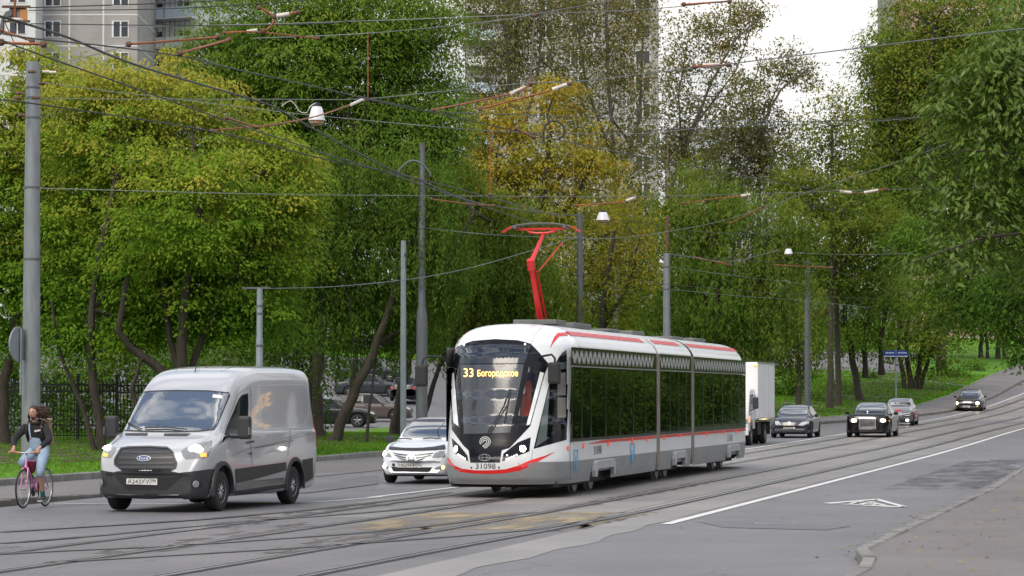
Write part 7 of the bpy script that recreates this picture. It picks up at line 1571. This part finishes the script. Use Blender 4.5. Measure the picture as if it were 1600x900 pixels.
def bwheel(x):
    m = MB(); rr = .335
    m.lathe([(rr - .022, -.010), (rr - .006, -.014), (rr + .004, -.008), (rr + .006, 0), (rr + .004, .008), (rr - .006, .014), (rr - .022, .010)], (x, 0, .341), 'y', 40, False); t = m.build('wheel', m_tyre, bike, 60)
    k = MB(); k.lathe([(rr - .052, -.007), (rr - .022, -.010), (rr - .022, .010), (rr - .052, .007), (rr - .052, -.007)], (x, 0, .341), 'y', 40, False); k.build('rim', pbr('pale rim', (.50, .49, .50), .3, .6), t, 40)
    k = MB()
    for q in range(28):
        a = 2 * math.pi * q / 28; k.tube([(x + .02 * math.cos(a + (.6 if q % 2 else -.6)), .03 if q % 4 < 2 else -.03, .341 + .02 * math.sin(a + .6)), (x + .285 * math.cos(a), 0, .341 + .285 * math.sin(a))], .0014, 3, False)
    k.build('spokes', m_alu, t); k = MB(); k.lathe([(.012, -.05), (.025, -.035), (.014, -.02), (.014, .02), (.025, .035), (.012, .05)], (x, 0, .341), 'y', 12); k.build('hub', m_alu, t, 40)
bwheel(.50); bwheel(-.50)
HT, HB_, BB, SC = (.355, 0, .875), (.385, 0, .745), (-.075, 0, .285), (-.205, 0, .80)
k = MB(); k.tube([HT, HB_], .021, 10); k.tube([(.365, 0, .83), SC], .017, 10); k.tube([(.38, 0, .765), BB], .020, 10); k.tube([BB, (-.225, 0, .86)], .017, 10)
for y in (.055, -.055): k.tube([BB, (-.30, y, .31), (-.50, y, .341)], .011, 8); k.tube([(-.205, 0, .80), (-.25, y * .7, .72), (-.50, y, .341)], .010, 8)
k.build('frame', m_pink, bike, 60)
k = MB(); k.tube([HB_, (.40, 0, .715)], .022, 10)
for y in (.05, -.05): k.tube([(.395, 0, .725), (.405, y, .70), (.44, y, .52), (.50, y, .341)], [.016, .014, .013, .010], 8)
k.build('fork', m_pink, bike, 60)
k = MB(); k.tube([HT, (.35, 0, .94), (.41, 0, .965)], .014, 8); k.tube([(.41, -.26, .985), (.41, -.1, .97), (.41, .1, .97), (.41, .26, .985)], .013, 8); hb = k.build('handlebar', m_alu, bike, 60)
for s_ in (1, -1): MB().tube([(.41, s_ * .10, .972), (.41, s_ * .22, .98), (.43, s_ * .27, .985), (.50, s_ * .275, .985)], .018, 8).build('grip', m_tan, hb, 60)
k = MB(); k.tube([(-.225, 0, .86), (-.235, 0, .93)], .013, 8); sp = k.build('seat_post', m_alu, bike)
k = MB(); k.grid([[(x, w * s, .955 + .02 * (1 - s * s) - (.02 if x > 0 else 0)) for s in np.linspace(-1, 1, 7)] for x, w in ((-.37, .05), (-.35, .075), (-.28, .07), (-.2, .04), (-.12, .022), (-.09, .012))]); k.build('saddle', m_rubber, bike, 60)
k = MB(); k.lathe([(.06, -.055), (.095, -.055), (.095, -.050), (.06, -.050)], BB, 'y', 24); k.lathe([(.012, -.06), (.022, -.05), (.022, .05), (.012, .06)], BB, 'y', 10); k.build('chainring', m_darkrim, bike, 40)
for s_, a in ((1, R(-82)), (-1, R(98))):
    e = (BB[0] + .17 * math.cos(a), s_ * .075, BB[2] + .17 * math.sin(a)); o = MB().tube([(BB[0], s_ * .07, BB[2]), e], .010, 6).build('crank', m_alu, bike); MB().box((e[0], s_ * .125, e[2]), (.09, .09, .02)).build('pedal', m_trim, o, bevel=.004)
k = MB(); k.tube([(BB[0], -.053, BB[2] + .093), (-.5, -.053, .375)], .004, 4); k.tube([(BB[0], -.053, BB[2] - .093), (-.5, -.053, .305)], .004, 4); k.build('chain', m_darkrim, bike)
fb_ = MB(); fb_.prism([(.30, .815), (-.02, .805), (.02, .66), (.16, .60), (.27, .72)], -.045, .045, 'y'); fo = link(bpy.data.objects.new('frame_bag', fb_.mesh('frame_bag', m_maroon, 40, bevel=.02))); fo.matrix_basis = bike.matrix_basis.copy(); tag(fo, 'maroon cloth bag strapped inside the pink bicycle frame', 'bag')
# the rider
man = locM(empty('person', (BX, BY, .006), CRZ, 'long haired bearded man in black sweatshirt and pale denim dungarees riding the pink bicycle', 'person'))
J = dict(pelvis=((-.22, 0, 1.02), .085), belly=((-.17, 0, 1.15), (.10, .085)), chest=((-.09, 0, 1.34), (.115, .085)), neckb=((-.02, 0, 1.475), .065), neck=((.02, 0, 1.55), .052),
         lsh=((-.04, .185, 1.43), .045), lel=((.13, .325, 1.20), .036), lwr=((.375, .235, 1.045), .030), rsh=((-.04, -.185, 1.43), .045), rel=((.13, -.325, 1.20), .036), rwr=((.375, -.235, 1.045), .030),
         lhip=((-.20, .10, .98), .07), lkn=((.10, .135, .635), .060), lca=((.01, .128, .46), .052), lan=((-.10, .12, .20), .034), rhip=((-.20, -.10, .98), .07), rkn=((.215, -.15, .80), .060), rca=((.10, -.135, .68), .052), ran=((-.13, -.12, .545), .034))
E_ = [('pelvis', 'belly'), ('belly', 'chest'), ('chest', 'neckb'), ('neckb', 'neck'), ('chest', 'lsh'), ('lsh', 'lel'), ('lel', 'lwr'), ('chest', 'rsh'), ('rsh', 'rel'), ('rel', 'rwr'), ('pelvis', 'lhip'), ('lhip', 'lkn'), ('lkn', 'lca'), ('lca', 'lan'), ('pelvis', 'rhip'), ('rhip', 'rkn'), ('rkn', 'rca'), ('rca', 'ran')]
body = skin(J, E_, 'pelvis', 2)
# head: half of it above the eyes, nose, brow, chin
hc = Vector((.065, 0, 1.665)); turn = Matrix.Rotation(R(-4), 3, 'Z') @ Matrix.Rotation(R(6), 3, 'Y'); hv = []; nu, nv = 26, 20
def headpt(u, v):
    a, b = 2 * math.pi * u, math.pi * (v - .5); x, y, z = math.cos(a) * math.cos(b), math.sin(a) * math.cos(b), math.sin(b)
    px_, py_, pz_ = x * .098, y * .074, z * .122
    if z < 0: py_ *= 1 - .30 * (-z) ** 1.3; px_ *= 1 - .12 * (-z)
    fr = max(0, x)
    px_ += fr ** 6 * (.030 * math.exp(-((y / .13) ** 2)) * math.exp(-(((z + .16) / .20) ** 2)))           # nose
    px_ += fr ** 4 * (.010 * math.exp(-(((z - .22) / .10) ** 2)) - .014 * math.exp(-(((abs(y) - .36) / .16) ** 2 + ((z - .04) / .11) ** 2)) + .012 * math.exp(-(((z + .78) / .16) ** 2)) + .006 * math.exp(-(((z + .5) / .07) ** 2 + (y / .25) ** 2)))
    return hc + turn @ Vector((px_, py_, pz_))
hm = MB(); hm.grid([[headpt(u / nu, v / nv) for u in range(nu + 1)] for v in range(nv + 1)])
for s_ in (1, -1): hm.lathe([(.001, -.008), (.018, -.006), (.026, 0), (.018, .006), (.001, .008)], (0, 0, 0), 'y', 10); hm.v[-50:] = [tuple(hc + turn @ Vector((q[0] * .8 - .005, q[1] + s_ * .076, q[2] * 1.25 - .005))) for q in hm.v[-50:]]
head = hm.mesh('hd', m_skin, 80)
hands = MB()
for s_ in (1, -1):
    pa = [(.375, s_ * .235, 1.045), (.405, s_ * .232, 1.020), (.425, s_ * .228, 1.000)]; hands.tube(pa, [.028, .036, .034], 8)
    for i_, ln in enumerate((.9, 1.0, .96, .8)):       # four fingers curled over the grip
        y = s_ * (.262 - i_ * .021); c = Vector((.425, y, .985)); r_ = .030 * ln
        hands.tube([c + Vector((r_ * math.cos(t_) - .004, 0, r_ * math.sin(t_))) for t_ in np.linspace(R(115), R(-120), 7)], [.0105, .0105, .010, .0095, .009, .0085, .0075], 6)
    hands.tube([(.405, s_ * .205, 1.005), (.412, s_ * .190, .985), (.425, s_ * .186, .965)], [.013, .011, .009], 6)
hdm = hands.mesh('hn', m_skin, 80)
bo = link(bpy.data.objects.new('body', join([(body, 0), (head, 0), (hdm, 0)], 'body', [m_skin])), man)
# sweatshirt, dungarees, socks, shoes
g = lambda n, f: (J[n][0], tuple(q * f for q in J[n][1]) if isinstance(J[n][1], tuple) else J[n][1] * f)
S = dict(hem=((-.21, 0, .93), (.18, .17)), belly=((-.18, 0, 1.14), (.172, .155)), chest=((-.09, 0, 1.34), (.178, .138)), neckb=((-.02, 0, 1.49), .082), lsh=((-.04, .185, 1.43), .082), lel=((.125, .335, 1.195), .066), lwr=((.345, .247, 1.062), .044), rsh=((-.04, -.185, 1.43), .082), rel=((.125, -.335, 1.195), .066), rwr=((.345, -.247, 1.062), .044))
sw = skin(S, [('hem', 'belly'), ('belly', 'chest'), ('chest', 'neckb'), ('chest', 'lsh'), ('lsh', 'lel'), ('lel', 'lwr'), ('chest', 'rsh'), ('rsh', 'rel'), ('rel', 'rwr')], 'chest', 2); sw.materials.clear(); sw.materials.append(m_hood); swo = link(bpy.data.objects.new('sweatshirt', sw), man)
MB().tube([(-.09 + .085 * math.cos(t_) + .03, .095 * math.sin(t_), 1.50 - .02 * math.cos(t_)) for t_ in np.linspace(0, 6.283, 18)], .030, 8, False).build('hood', m_hood, swo, 60)
D = dict(waist=((-.19, 0, 1.16), (.178, .158)), pelvis=((-.22, 0, 1.0), .182), lhip=((-.19, .105, .97), .122), lmid=((-.03, .125, .80), .098), lkn=((.10, .138, .635), .086), lcu=((.045, .130, .52), .074), rhip=((-.19, -.105, .97), .122), rmid=((.02, -.135, .88), .098), rkn=((.215, -.15, .80), .086), rcu=((.13, -.142, .715), .074))
dn = skin(D, [('waist', 'pelvis'), ('pelvis', 'lhip'), ('lhip', 'lmid'), ('lmid', 'lkn'), ('lkn', 'lcu'), ('pelvis', 'rhip'), ('rhip', 'rmid'), ('rmid', 'rkn'), ('rkn', 'rcu')], 'pelvis', 2); dn.materials.clear(); dn.materials.append(m_denim); dno = link(bpy.data.objects.new('dungarees', dn), man)
SB_ = body_bvh(sw)
panel('bib', SB_, [(-.135, 1.0), (.135, 1.0), (.08, 1.22), (-.10, 1.24)], 'x', 1, .010, m_denim, dno, .05); panel('bib_strap', SB_, [(-.098, 1.22), (-.065, 1.22), (-.085, 1.47), (-.115, 1.47)], 'x', 1, .014, m_denim, dno, .05)
panel('shirt_print', SB_, [(.005, 1.33), (.105, 1.345), (.105, 1.375), (.005, 1.36)], 'x', 1, .014, m_sq, swo, .05)
panel('bib_button', SB_, [(-.09, 1.205), (-.07, 1.205), (-.07, 1.225), (-.09, 1.225)], 'x', 1, .02, m_red, dno, .05)
for s_, an in ((1, J['lan'][0]), (-1, J['ran'][0])):
    a = Vector(an); sh = MB(); rows = []
    for x, w, h, z in ((-.07, .028, .05, -.065), (-.055, .036, .085, -.07), (0, .038, .085, -.072), (.06, .042, .055, -.075), (.13, .044, .038, -.075), (.165, .034, .026, -.075), (.18, .012, .014, -.073)):
        rows.append([a + Vector((x, math.cos(t_) * w, z + h * .5 + math.sin(t_) * h * .5)) for t_ in np.linspace(0, 2 * math.pi, 13)])
    sh.grid(rows); so_ = sh.build('shoe', m_shoe, man, 60); k = MB(); k.prism([(a.x - .075, a.y - .03), (a.x - .075, a.y + .03), (a.x + .06, a.y + .046), (a.x + .15, a.y + .042), (a.x + .185, a.y), (a.x + .15, a.y - .042), (a.x + .06, a.y - .046)], a.z - .098, a.z - .068, 'z'); k.build('sole', m_sole, so_)
    d_ = (Vector(J['lca' if s_ > 0 else 'rca'][0]) - a).normalized(); MB().tube([a + d_ * -.01, a + d_ * .05, a + d_ * .10], [.042, .040, .043], 10).build('sock', m_sock, man, 60)
# hair streaming back, brows, beard, eyes
rs = random.Random(9); k = MB(); rows = []
for v in np.linspace(.36, 1, 12):
    rows.append([hc + turn @ ((turn.inverted() @ (headpt(u, v) - hc)) * 1.10 + Vector((-.008, 0, .006))) for u in np.linspace(.20 - .20 * float(sstep(.62, .76, v)), .80 + .20 * float(sstep(.62, .76, v)), 22)])
k.grid(rows)
for i_ in range(260):
    u = rs.uniform(.27, .73) if i_ % 3 else rs.choice((rs.uniform(.24, .3), rs.uniform(.7, .76))); v = rs.uniform(.45, .93); p = hc + turn @ ((turn.inverted() @ (headpt(u, v) - hc)) * 1.08); sd_ = math.sin(2 * math.pi * u)
    L_ = rs.uniform(.14, .27); d_ = Vector((-.80 + rs.gauss(0, .12), sd_ * .75 + .30 + rs.gauss(0, .18), -.55 + rs.gauss(0, .2))); pts = [p]; q = p.copy()
    for s2 in range(4): q = q + d_.normalized() * L_ / 4; d_ = d_ + Vector((-.05, .10, -.10 + .10 * s2)) + Vector((rs.gauss(0, .1), rs.gauss(0, .1), rs.gauss(0, .1))); pts.append(q.copy())
    k.tube(pts, [.010, .012, .011, .008, .003], 5)
k.build('hair', m_hair, man, 60)
HB2 = body_bvh(head)
panel('beard', HB2, [(-.046, 1.600), (-.03, 1.590), (-.020, 1.583), (.020, 1.583), (.03, 1.590), (.046, 1.600), (.042, 1.570), (.022, 1.548), (-.022, 1.548), (-.042, 1.570)], 'x', 1, .006, m_hair, man, .02); panel('mouth', HB2, [(-.022, 1.598), (.022, 1.598), (.018, 1.588), (-.018, 1.588)], 'x', 1, .009, pbr('lips', (.32, .11, .09), .5), man, .02)
for s_ in (1, -1):
    panel('eyebrow', HB2, [(s_ * .012, 1.690), (s_ * .046, 1.693), (s_ * .046, 1.700), (s_ * .012, 1.697)], 'x', 1, .005, m_hair, man, .02); e_ = panel('eye', HB2, [(s_ * .015, 1.667), (s_ * .028, 1.662), (s_ * .041, 1.668), (s_ * .028, 1.675)], 'x', 1, .003, m_sq, man, .02); panel('iris', HB2, [(s_ * .023, 1.664), (s_ * .033, 1.664), (s_ * .033, 1.674), (s_ * .023, 1.674)], 'x', 1, .0045, m_hair, e_, .02)
# rucksack
bk = locM(empty('rucksack', (BX, BY, .006), CRZ, 'tan canvas rucksack on the cyclist back with brown straps', 'rucksack'))
k = MB(); k.box((0, 0, 0), (.17, .30, .42)); k.v = [tuple(Matrix.Rotation(R(20), 3, 'Y') @ Vector(q) + Vector((-.285, .05, 1.30))) for q in k.v]; k.build('bag_body', m_pack, bk, 40, bevel=.05)
k = MB(); k.box((0, 0, 0), (.08, .24, .18)); k.v = [tuple(Matrix.Rotation(R(20), 3, 'Y') @ Vector(q) + Vector((-.42, .06, 1.19))) for q in k.v]; k.build('pocket', m_pack, bk, 40, bevel=.03)
k = MB(); k.box((0, 0, 0), (.20, .31, .05)); k.v = [tuple(Matrix.Rotation(R(20), 3, 'Y') @ Vector(q) + Vector((-.23, .05, 1.52))) for q in k.v]; k.build('flap', m_pack, bk, 40, bevel=.02)
for s_ in (1, -1): MB().tube([(-.17, s_ * .12, 1.52), (-.04, s_ * .13, 1.525), (.06, s_ * .135, 1.42), (.04, s_ * .15, 1.28), (-.10, s_ * .17, 1.16)], .013, 6).build('strap', pbr('brown strap', (.05, .024, .018), .8), bk, 60)
